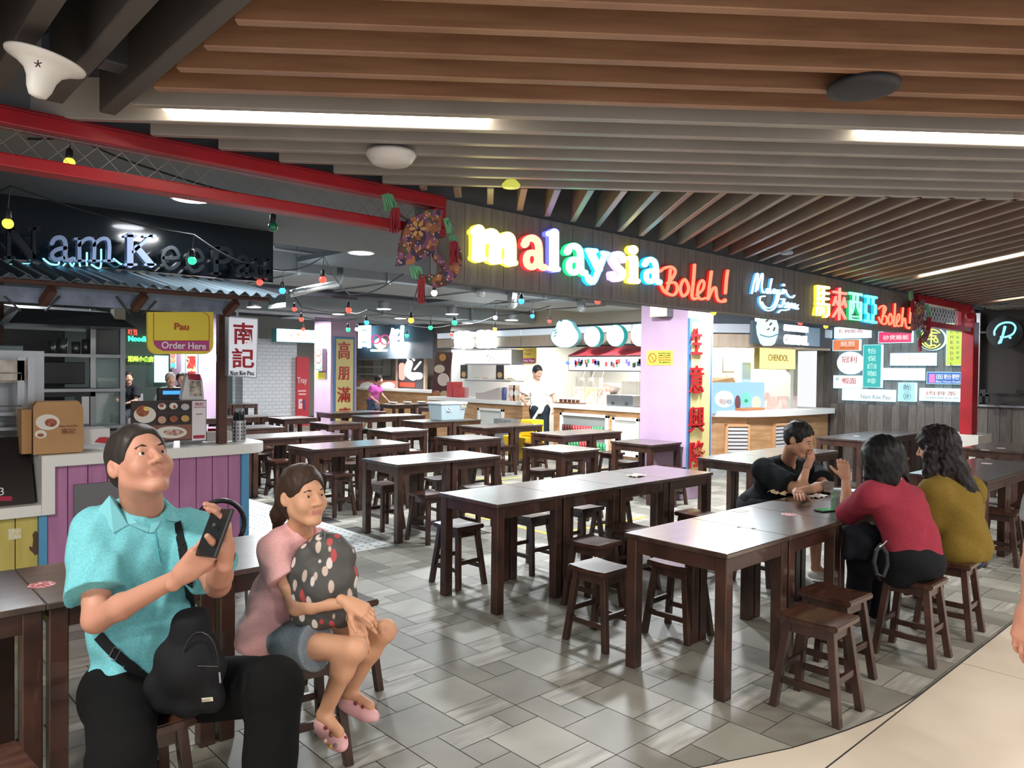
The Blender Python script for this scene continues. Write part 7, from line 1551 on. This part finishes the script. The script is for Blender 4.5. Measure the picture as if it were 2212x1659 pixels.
# placket, buttons
g = MB(); 
for k2 in range(2): c = at(348+1*k2, 1150+38*k2, 2.53); 
for (x, y) in ((342, 1186), (346, 1196)): pass
def ray_front(tparent, nm, x, y):
    """depth where a sight line meets a clothed surface"""
    for o in kids(tparent):
        if o.name.startswith(nm):
            bpy.context.view_layer.update(); mi = o.matrix_world.inverted(); d = Vector(ray(x, y)); a = mi @ Vector(C0); b = (mi.to_3x3() @ d).normalized()
            r = o.ray_cast(a, b)
            if r[0]: return o.matrix_world @ r[1]
    return None
for (x, y) in ((359, 1125), (343, 1188)):
    p = ray_front(t, 'shirt', x, y)
    if p: g = MB(); g.lathe([(.006, -.001), (.006, .003)], tuple(p), 14, ax=tuple(bk)); part(g, 'button', mat('button_teal', '#3c98a2', .3), t)
g = MB(); P0 = [ray_front(t, 'shirt', x, y) for x, y in ((334, 1140), (338, 1165), (342, 1190), (346, 1212))]; P0 = [p for p in P0 if p]
if len(P0) > 1: g.tube([p+Vector(bk)*.002 for p in P0], .003, 5); part(g, 'placket', mat('cloth_teal_dark', '#459fa9', .8), t)
def leaf(par, nm, m, outline, lift=.008, dflt=2.55, n=6):
    P_ = []
    for x, y in outline:
        p = ray_front(par, 'shirt', x, y) or ray_front(par, 'body', x, y) or Vector(at(x, y, dflt)); P_.append(p+Vector(bk)*lift)
    P_ = [P_[0]]+P_[1:]; g = MB(); g.prism(P_, Vector(-bk)*.006); return part(g, nm, m, par, bevel=.002)
CLM = mat('collar_turquoise', '#6fb4bc', .8)
leaf(t, 'collar', CLM, [(213, 1100), (240, 1068), (252, 1080), (280, 1132), (247, 1151)])
leaf(t, 'collar', CLM, [(349, 1072), (364, 1088), (396, 1128), (362, 1124), (350, 1100)])
leaf(t, 'collar_stand', CLM, [(280, 1132), (262, 1098), (270, 1096), (300, 1128), (326, 1140), (322, 1150)])
leaf(t, 'collar_stand', CLM, [(326, 1140), (350, 1100), (356, 1108), (346, 1130), (334, 1150), (322, 1150)])
# watch
g = MB(); w_ = JM['wrL']; d_ = nrm(w_-JM['elL']); g.lathe([(.03, -.014), (.033, 0), (.03, .014)], tuple(w_-d_*.02), 20, ax=tuple(d_)); tag(part(g, 'wristwatch', mat('watch_gold', '#8a7a52', .3, .8), t), None)
# phone in his hands
t = empty('smartphone', tuple(at(460, 1150, 2.26)), 'large black phone held up by the man in turquoise', 'phone')
c1, c2, c3, c4 = at(458, 1098, 2.305), at(501, 1099, 2.235), at(462, 1205, 2.205), at(419, 1200, 2.275); g = MB(); nn = Vector(np.cross(c2-c1, c4-c1)).normalized(); nn = nn if nn.dot(Vector(bk)) < 0 else -nn
g.prism([c1, c2, c3, c4], nn*.012); part(g, 'case', BLACK, t, bevel=.003)
cl = at(468, 1135, 2.24); g = MB(); g.lathe([(.006, -.001), (.006, .003)], tuple(cl+np.array(-nn)*.008), 14, ax=tuple(-nn)); part(g, 'camera_lens', mat('lens_grey', '#4a4d52', .2), t)
# sling bag
t = empty('sling_bag', tuple(at(400, 1450, 2.4)), 'black sling bag worn across the chest of the man in turquoise', 'bag')
BG = dull(mat('black_nylon', '#0e0f12', .8, bump=.06, scale=120), .25)
def blob(pl, d, th, h=.006, nz=.0):
    """soft bag body: outline in sight lines at a depth, inflated"""
    P_ = [V3(at(x, y, d)) for x, y in pl]; lo = np.min(P_, 0)-th*1.5; hi = np.max(P_, 0)+th*1.5; g = Field(lo, hi, h); c = sum(P_)/len(P_)
    for a, b in zip(P_, P_[1:]+P_[:1]):
        g.cone(a*.8+c*.2, b*.8+c*.2, th*.55, th*.55, .03); g.cone(c, a*.75+c*.25, th, th*.6, .05)
    if nz: g.noise(nz, 35, 5, 5)
    return g
g = blob([(398, 1318), (432, 1312), (452, 1390), (476, 1440), (472, 1530), (405, 1545), (345, 1530), (322, 1490), (352, 1410)], 2.40, .045); np_obj('bag_body', [g.mesh()], BG, t)
g = MB()
def strap(pts, w, m, nm, par, th=.004):
    g = MB(); P_ = [Vector(p) for p in pts]
    for a, b in zip(P_, P_[1:]): g.beam(a, b, w, th, up=tuple(bk))
    return part(g, nm, m, par)
tm = bpy.data.objects['person']
def over(par, pts, lift=.006, dflt=2.5):
    out = []
    for x, y in pts:
        p = ray_front(par, 'shirt', x, y); out.append((p+Vector(bk)*lift) if p else Vector(at(x, y, dflt)))
    return out
strap(over(tm, [(383, 1128), (388, 1150), (395, 1180), (402, 1220), (408, 1260), (413, 1300), (416, 1325)]), .032, BG, 'strap', t)
strap(over(tm, [(214, 1372), (230, 1390), (252, 1412), (275, 1432), (300, 1452), (322, 1470)]), .036, BG, 'strap', t)
bp = over(tm, [(252, 1409)])[0]; g = MB(); q = [Vector(bp)+Vector(rt)*a*.018+Vector(up_)*b*.02+Vector(bk)*.006 for a, b in ((-1.1, -.6), (.1, -1.1), (1.1, .6), (-.1, 1.1))]; g.tube(q, .0022, 6, closed=True); part(g, 'buckle', STEEL, t)
g = MB(); a = at(474, 1452, 2.335); g.tube([tuple(a), tuple(at(476, 1475, 2.33))], .003, 6); part(g, 'zip_pull', STEEL, t)
def arcp(cx, cy, rx, ry, d, a0=math.pi, a1=2*math.pi): return [tuple(at(cx+rx*math.cos(a), cy+ry*math.sin(a), d)) for a in np.linspace(a0, a1, 12)]
g = MB(); g.tube(arcp(432, 1440, 40, 75, 2.345), .003, 6); g.tube([tuple(at(395, 1438, 2.345)), tuple(at(472, 1440, 2.345))], .0025, 6); part(g, 'zip_line', mat('zip_black', '#0c0c0e', .35), t)
g = MB(); a, b = at(436, 1512, 2.35), at(460, 1510, 2.35); g.beam(tuple(a), tuple(b), .003, .012, up=tuple(up_)); part(g, 'name_tag', mat('tag_silver', '#c9c6b8', .3, .5), t)
g = MB(); text3(g, 'JINGPIN', a-up_*.004+bk*.004, nrm(b-a), tuple(up_), .03, .006, .001); part(g, 'tag_lettering', mat('tag_gold', '#6a5a20', .4), t)
# --- the girl
JG = dict(head=at(655, 1072, 3.0), neck=at(648, 1152, 3.07), chest=at(628, 1212, 3.10), waist=at(600, 1300, 3.12), pelvis=at(598, 1372, 3.12), shR=at(594, 1190, 3.00), shL=at(684, 1180, 3.2),
  elR=at(640, 1312, 2.93), wrR=at(752, 1302, 2.86), elL=at(735, 1270, 3.18), wrL=at(765, 1335, 2.93), hipR=at(630, 1392, 3.02), hipL=at(655, 1372, 3.2), knR=at(768, 1402, 2.84), knL=at(832, 1362, 3.06), anR=at(700, 1545, 2.92), anL=at(752, 1498, 3.12))
t, fr, HP, fw = person('girl in a pink T-shirt and denim shorts sitting with a bag on her lap', JG, dict(fwd=rt*.75+bk*.6, look=rt*.74+bk*.64+up_*.08, hs=.99, s=.80, skin='#cb9878', lips='#b87468', hair='long', hairc='#3a2a20', hairv=.007, neckr=.05, w=1.0, aw=1.0,
  shirt=dict(col='#e2a8a8', col2='#eab6b4', sleeve=.5, off=.017, hem=.06, loose=.014, seed=4, fold=.006, fr=30, nk=.045, h=.006), trousers=dict(col='#76828c', col2='#8b969e', len=.42, off=.011, flare=.035, top=.06),
  footR=rt*.62+bk*.6, footL=rt*.8+bk*.3, shoe='#e3aeb0', crocs=True, toe=-.25,
  handR=dict(d=rt*.85-up_*.35+bk*.1, n=-up_*.7+bk*-.5, curl=(.5, .5, .55, .6), side=-1, s=.85), handL=dict(d=-up_*.8+rt*.3+bk*.3, n=-rt*.3+bk*-.8, curl=(.3, .3, .35, .4), side=1, s=.85),
  locks=[(at(612, 1075, 3.04), at(603, 1110, 3.08), .03, .03), (at(603, 1110, 3.08), at(598, 1160, 3.12), .028, .018)]))
tg = t
g = MB(); p = at(600, 1108, 3.09); g.lathe([(.03, -.008), (.032, .008)], tuple(p), 16, ax=(0, 0, 1)); part(g, 'hair_tie', BLACK, tg)
for (x, y, c) in ((716, 1588, '#8a5a34'), (703, 1600, '#e8c8a8'), (714, 1612, '#c9a040'), (725, 1611, '#8a7a70')):
    p = None
    for o in kids(tg):
        if o.name.startswith('shoe') and not o.name.startswith('shoe_h'):
            mi = o.matrix_world.inverted(); r = o.ray_cast(mi @ Vector(C0), (mi.to_3x3() @ Vector(ray(x, y))).normalized())
            if r[0]: p = o.matrix_world @ r[1]
    if p: g = MB(); g.ball(tuple(p), .009, 10, 6); part(g, 'shoe_charm', mat('charm'+c, c, .5), tg)
t = empty('floral_bag', tuple(at(690, 1260, 2.95)), 'grey drawstring backpack with white leaves and red flowers on the lap of the girl', 'bag')
BF = bpy.data.materials.new('grey_floral_print'); BF.use_nodes = True; nt = BF.node_tree; b_ = nt.nodes['Principled BSDF']; b_.inputs['Roughness'].default_value = .6
tc = nt.nodes.new('ShaderNodeTexCoord'); v1 = nt.nodes.new('ShaderNodeTexVoronoi'); v1.inputs['Scale'].default_value = 30; mp = nt.nodes.new('ShaderNodeMapping'); mp.inputs['Scale'].default_value = (1, 1, .45); mp.inputs['Rotation'].default_value = (.6, .3, .5)
nz = nt.nodes.new('ShaderNodeTexNoise'); nz.inputs['Scale'].default_value = 9; r0 = nt.nodes.new('ShaderNodeValToRGB'); r0.color_ramp.elements[0].position = .33; r0.color_ramp.elements[0].color = (1, 1, 1, 1); r0.color_ramp.elements[1].position = .38; r0.color_ramp.elements[1].color = (0, 0, 0, 1)
r1 = nt.nodes.new('ShaderNodeValToRGB'); r1.color_ramp.interpolation = 'CONSTANT'; r1.color_ramp.elements[0].color = lin('#d9cfc6'); r1.color_ramp.elements[1].position = .78; r1.color_ramp.elements[1].color = lin('#b8484a'); e = r1.color_ramp.elements.new(.5); e.color = lin('#c9b4a8')
sp = nt.nodes.new('ShaderNodeSeparateColor'); mx = nt.nodes.new('ShaderNodeMixRGB'); mx.inputs[1].default_value = lin('#4b4a48')
nt.links.new(tc.outputs['Object'], mp.inputs[0]); nt.links.new(mp.outputs[0], v1.inputs['Vector']); nt.links.new(v1.outputs['Distance'], r0.inputs[0]); nt.links.new(v1.outputs['Color'], sp.inputs[0]); nt.links.new(sp.outputs[0], r1.inputs[0])
nt.links.new(r0.outputs[0], mx.inputs[0]); nt.links.new(r1.outputs[0], mx.inputs[2]); nt.links.new(mx.outputs[0], b_.inputs['Base Color'])
g = blob([(695, 1158), (728, 1164), (748, 1190), (754, 1240), (752, 1300), (745, 1345), (690, 1352), (645, 1340), (632, 1290), (636, 1235), (660, 1190)], 2.97, .07, .006, .003); np_obj('bag_body', [g.mesh()], BF, t)
g = blob([(650, 1210), (668, 1190), (650, 1240), (640, 1330), (628, 1290), (632, 1240)], 3.0, .035); np_obj('side_panel', [g.mesh()], BG, t)
g = MB(); g.tube([tuple(at(692, 1160, 2.93)), tuple(at(697, 1145, 2.93)), tuple(at(703, 1150, 2.93)), tuple(at(700, 1165, 2.93))], .005, 8); part(g, 'hanging_loop', mat('loop_grey', '#5a6260', .6), t)
# --- the man in black across the table
def oy(x, y, Y_): return ony(x, y, Y_)
JB = dict(head=oy(1726, 950, 2.66), neck=oy(1700, 1003, 2.86), chest=oy(1678, 1035, 2.93), waist=oy(1662, 1085, 3.02), pelvis=(5.48, 3.02, .58), shR=oy(1648, 1015, 2.94), shL=oy(1752, 1015, 2.88),
  elR=oy(1727, 1062, 2.60), wrR=oy(1743, 1010, 2.60), elL=oy(1782, 1050, 2.64), wrL=oy(1722, 1062, 2.50), hipR=(5.38, 3.0, .56), hipL=(5.6, 2.98, .56), knR=(5.42, 2.68, .53), knL=(5.72, 2.66, .53), anR=(5.55, 2.78, .1), anL=(5.82, 2.72, .1))
person('man in a black T-shirt leaning on the table with a hand at his mouth', JB, dict(fwd=(0, -1, 0), look=(.05, -.95, -.32), hs=1.03, s=1.0, w=1.25, aw=1.1, skin='#b98a70', lips='#96594c', hair='short', hairc='#1d1c1c', hairv=.010, hairn=.004, h=.012, hh=.006,
  shirt=dict(col='#15191b', sleeve=.78, off=.022, hem=.1, loose=.016, h=.011), trousers=dict(col='#2c2d30', len=.95, off=.02, h=.012, top=.08), footR=(-.2, -1, 0), footL=(.1, -1, 0), shoe='#cfcfca',
  handR=dict(d=(.05, -.35, .95), n=(.2, .9, .3), curl=(.65, .7, .75, .8), side=-1), handL=dict(d=(-.8, -.5, .0), n=(0, 0, -1), curl=(.2, .2, .25, .3), side=1), handh=.004))
# --- the woman in red
JR = dict(head=at(1905, 995, 4.42), neck=at(1928, 1052, 4.42), chest=at(1945, 1105, 4.42), waist=at(1968, 1165, 4.38), pelvis=at(1975, 1210, 4.36), shL=at(1882, 1070, 4.35), shR=at(1968, 1078, 4.6),
  elL=at(1832, 1108, 4.66), wrL=at(1826, 1032, 4.72), elR=at(1935, 1120, 4.9), wrR=at(1900, 1095, 5.05), hipL=at(1945, 1225, 4.38), hipR=at(1995, 1215, 4.5), knL=at(1860, 1212, 4.72), knR=at(1905, 1200, 4.9), anL=at(1852, 1325, 4.82), anR=at(1893, 1325, 4.98))
person('woman in a red long-sleeved top with a black bob, seen from behind', JR, dict(fwd=(0, 1, 0), look=(.12, .95, -.25), hs=1.04, s=.96, w=1.2, aw=1.1, skin='#c9967a', lips='#a05a50', hair='long', hairc='#0f0f11', hairv=.02, h=.011, hh=.006, long=True, eyes=True, hairn=.003,
  shirt=dict(col='#842a38', col2='#8f3442', sleeve=1.12, off=.016, hem=-.0, loose=.006, h=.01, seed=9, fold=.004, hemt=(0, 0, 0)), trousers=dict(col='#17181c', len=1.9, off=.02, h=.011, top=.1),
  footL=(-.1, 1, 0), footR=(0, 1, 0), shoe='#8a7a72', handL=dict(d=(.05, .2, 1), n=(.8, .4, .1), curl=(.7, .75, .8, .85), side=1, s=.9), handR=dict(d=(-.3, .9, 0), n=(0, 0, -1), curl=(.3,)*4, side=-1, s=.9), handh=.004,
  locks=[(at(1885, 985, 4.4), at(1882, 1030, 4.42), .05, .04, .05), (at(1920, 985, 4.4), at(1925, 1035, 4.36), .06, .045, .05), (at(1940, 1000, 4.42), at(1962, 1038, 4.4), .045, .012, .05), (at(1900, 1000, 4.36), at(1900, 1045, 4.36), .05, .03, .05)]))
# --- the woman in mustard
JY = dict(head=at(2022, 968, 4.98), neck=at(2045, 1035, 4.98), chest=at(2062, 1085, 4.95), waist=at(2075, 1145, 4.92), pelvis=at(2080, 1185, 4.90), shL=at(2020, 1062, 4.88), shR=at(2092, 1058, 5.12),
  elL=at(2008, 1150, 4.98), wrL=at(1965, 1112, 5.12), elR=at(2090, 1130, 5.35), wrR=at(2010, 1090, 5.5), hipL=at(2055, 1200, 4.9), hipR=at(2092, 1195, 5.05), knL=at(1985, 1185, 5.2), knR=at(2015, 1182, 5.36), anL=at(1992, 1292, 5.3), anR=at(2015, 1280, 5.42))
person('woman in a mustard top with long wavy dark hair, seen from behind', JY, dict(fwd=(0, 1, 0), look=(-.15, .95, -.2), hs=1.06, s=.94, w=1.16, skin='#c4957a', lips='#a05a50', hair='long', hairc='#1a1415', hairv=.022, h=.012, hh=.006, long=True, hairn=.005,
  shirt=dict(col='#6f5a22', col2='#7c6730', sleeve=1.1, off=.03, hem=.09, loose=.03, h=.011, seed=12, fold=.008, fr=18), trousers=dict(col='#3c4a5c', len=1.85, off=.016, h=.012), footL=(0, 1, 0), footR=(.1, 1, 0), shoe='#b0a89e',
  handL=dict(d=(-.5, .8, .1), n=(0, 0, -1), curl=(.4,)*4, side=1, s=.88), handR=dict(d=(-.5, .8, 0), n=(0, 0, -1), curl=(.4,)*4, side=-1, s=.88), handh=.0045,
  locks=[(at(2040, 965, 4.95), at(2060, 1010, 4.92), .09, .07, .05), (at(2060, 1010, 4.92), at(2085, 1055, 4.88), .07, .055, .05), (at(2085, 1055, 4.88), at(2112, 1085, 4.86), .05, .02, .04), (at(2010, 980, 4.9), at(2005, 1030, 4.9), .04, .03, .04), (at(2040, 1000, 4.9), at(2032, 1052, 4.86), .05, .012, .04), (at(2070, 1000, 4.95), at(2102, 1060, 4.9), .04, .035, .04)]))
t = empty('handbag', tuple(at(1865, 1170, 4.5)), 'black handbag with a dangling strap beside the woman in red', 'bag'); g = blob([(1822, 1140), (1870, 1132), (1905, 1140), (1906, 1195), (1865, 1205), (1822, 1205)], 4.5, .036, .008); np_obj('bag_body', [g.mesh()], dull(mat('navy_bag', '#101218', .8)), t)
g = MB(); g.tube([tuple(at(x, y, 4.24)) for x, y in ((1905, 1175), (1893, 1190), (1888, 1215), (1894, 1240), (1908, 1245), (1917, 1220), (1915, 1195), (1905, 1180))], .012, 8); part(g, 'strap', mat('strap_black', '#16171b', .5), t)
g = MB(); g.tube([tuple(at(x, y, 4.22)) for x, y in ((1916, 1168), (1908, 1176), (1900, 1182))], .0035, 6); part(g, 'metal_clip', STEEL, t)
# --- the cleaner with the mop, standing
W0 = np.array([10.05, 10.15, 0]); rw = lambda a, b, z: W0+AR*np.array([1, 1, 0])*a+np.array([AF[0], AF[1], 0])*b+np.array([0, 0, z])
JW = dict(head=rw(-.03, -.05, 1.62), neck=rw(-.05, 0, 1.45), chest=rw(-.02, 0, 1.28), waist=rw(0, 0, 1.08), pelvis=rw(.02, 0, .93), shR=rw(-.2, -.05, 1.38), shL=rw(.16, .05, 1.38), elR=rw(-.32, -.12, 1.12), wrR=rw(-.26, -.3, 1.06), elL=rw(.3, 0, 1.12), wrL=rw(.3, -.12, .98),
  hipR=rw(-.07, 0, .9), hipL=rw(.11, 0, .9), knR=rw(-.06, -.03, .48), knL=rw(.12, -.02, .48), anR=rw(-.07, .0, .09), anL=rw(.13, .02, .09))
person('cleaner in a white T-shirt and dark trousers looking down at the mop', JW, dict(fwd=bk+rt*.3, look=bk*.7+rt*.5-up_*.35, hs=1.02, s=1.0, w=1.05, skin='#c49a80', lips='#a06050', hair='short', hairc='#242424', hairv=.012, h=.018, hh=.01, hairh=.01, handh=.006,
  shirt=dict(col='#e6e6e6', sleeve=.7, off=.02, hem=.1, loose=.02, h=.016), trousers=dict(col='#2b323a', len=1.95, off=.02, h=.018), footR=bk, footL=bk+rt*.3, shoe='#222222', handR=dict(d=bk*.6-up_*.4, n=rt, curl=(.8,)*4, side=1), handL=dict(d=-up_, n=-rt, curl=(.5,)*4, side=-1)))
t = empty('mop_pole', tuple(rw(-.3, -.5, 0)), 'long white mop pole slanting in front of the cleaner', 'mop'); p1 = at(1226, 784, 13.4); p2 = at(1146, 916, 13.5); p3 = p1+(p2-p1)*(p1[2]/(p1[2]-p2[2])); g = MB(); g.tube([tuple(p1), tuple(p3+(p1-p3)*.01)], .022, 8); part(g, 'pole', mat('pole_white', '#e8eaec', .4), t)
g = MB(); g.ball(tuple(p1), .035, 8, 6); part(g, 'blue_cap', mat('cap_blue', '#3a6ac0', .5), t); g = MB(); g.ball((p3[0], p3[1], .06), .14, 12, 6, sc=(1, 1, .4)); part(g, 'mop_head', mat('mop_cotton', '#d8d4c8', .9, bump=.3, scale=40), t)
# --- the child walking at the back
G0 = onz(808, 932, 0); rw = lambda a, b, z: G0+AR*np.array([1, 1, 0])*a+np.array([AF[0], AF[1], 0])*b+np.array([0, 0, z])
JP = dict(head=rw(.12, 0, 1.36), neck=rw(.06, 0, 1.2), chest=rw(.03, 0, 1.07), waist=rw(-.02, 0, .92), pelvis=rw(-.05, 0, .8), shR=rw(-.04, -.12, 1.15), shL=rw(.1, .12, 1.15), elR=rw(-.1, -.14, .95), wrR=rw(.08, -.16, .8), elL=rw(.2, .1, .95), wrL=rw(.38, .08, .78),
  hipR=rw(-.06, -.07, .76), hipL=rw(-.03, .07, .76), knR=rw(-.12, -.06, .42), knL=rw(.1, .06, .42), anR=rw(-.28, -.06, .1), anL=rw(.12, .06, .08))
person('child in a pink T-shirt walking to the right at the back of the hall', JP, dict(fwd=rt, look=rt-up_*.1, hs=.98, s=.85, skin='#c49a80', lips='#a06050', hair='short', hairc='#2c2624', hairv=.014, h=.02, hh=.012, hairh=.012, handh=.008, eyes=False,
  shirt=dict(col='#c860a8', sleeve=.6, off=.02, hem=.1, loose=.02, h=.018), trousers=dict(col='#4a5468', len=.6, off=.02, h=.02), footR=rt, footL=rt, shoe='#4a90a0', handR=dict(d=rt-up_, n=bk, curl=(.5,)*4, side=1, s=.9), handL=dict(d=rt-up_, n=bk, curl=(.5,)*4, side=1, s=.9)))
# --- passer-by at the right edge, only the arm reaches into view
P0_ = at(2380, 1200, 2.15)*np.array([1, 1, 0]); rw = lambda a, b, z: P0_+AR*np.array([1, 1, 0])*a+np.array([AF[0], AF[1], 0])*b+np.array([0, 0, z])
JQ = dict(head=rw(.05, 0, 1.55), neck=rw(.03, 0, 1.36), chest=rw(.03, 0, 1.2), waist=rw(.03, 0, 1.0), pelvis=rw(.03, 0, .86), shL=rw(-.14, 0, 1.3), shR=rw(.2, 0, 1.3), elL=at(2246, 1180, 2.15), wrL=at(2222, 1318, 2.12), elR=rw(.28, 0, 1.03), wrR=rw(.28, 0, .8),
  hipL=rw(-.05, 0, .82), hipR=rw(.13, 0, .82), knL=rw(-.05, 0, .45), knR=rw(.13, 0, .45), anL=rw(-.05, .02, .09), anR=rw(.13, .02, .09))
person('passer-by of whom only a bare forearm and hand show at the right edge', JQ, dict(fwd=bk, look=bk, hs=1, s=.95, aw=1.0, skin='#c98f78', lips='#a06050', hair='short', hairc='#222222', h=.011, shirt=dict(col='#8a8f94', sleeve=.6, off=.016, hem=.1, h=.014), trousers=dict(col='#30343c', len=1.95, off=.018, h=.016), footL=bk, footR=bk, shoe='#333333',
  handL=dict(d=-up_+rt*-.12, n=rt*.7-bk*.5, curl=(.2, .25, .3, .35), side=1, s=.95), handR=dict(d=-up_, n=-rt, curl=(.4,)*4, side=-1)))
# --- diners far behind the kiosk, heads and shoulders between the stands
for i, (px, hc, lb) in enumerate(((368, '#b5aca4', 'grey-haired diner in white seated far behind the kiosk'), (391, '#2c2826', 'dark-haired diner seated far behind the kiosk, beside the grey-haired one'), (278, '#2a2420', 'dark-haired diner in black seated far behind the kiosk rack'))):
    H0 = at(px, 832, 14.2+.9*i)*np.array([1, 1, 0]); rw = lambda a, b, z: H0+AR*np.array([1, 1, 0])*a+np.array([AF[0], AF[1], 0])*b+np.array([0, 0, z])
    JD = dict(head=rw(0, 0, 1.40), neck=rw(0, .02, 1.24), chest=rw(0, .03, 1.06), waist=rw(0, .04, .86), pelvis=rw(0, .05, .7), shR=rw(-.17, 0, 1.17), shL=rw(.17, 0, 1.17), elR=rw(-.2, -.1, .92), wrR=rw(-.05, -.25, .86), elL=rw(.2, -.1, .92), wrL=rw(.05, -.25, .86), hipR=rw(-.08, 0, .68), hipL=rw(.08, 0, .68), knR=rw(-.1, -.4, .6), knL=rw(.1, -.4, .6), anR=rw(-.1, -.4, .12), anL=rw(.1, -.4, .12))
    person(lb, JD, dict(fwd=bk, look=bk+rt*.6, hs=1.05, s=.95, skin='#b98e78', lips='#966050', hair='short', hairc=hc, h=.025, hh=.014, hairh=.014, eyes=False, handh=.01, shirt=dict(col='#d8d8d8' if i == 0 else '#26282c', sleeve=.7, hem=.1, h=.022, loose=.02), trousers=dict(col='#33363c', len=1.9, h=.025), footR=bk, footL=bk, shoe='#222222'))
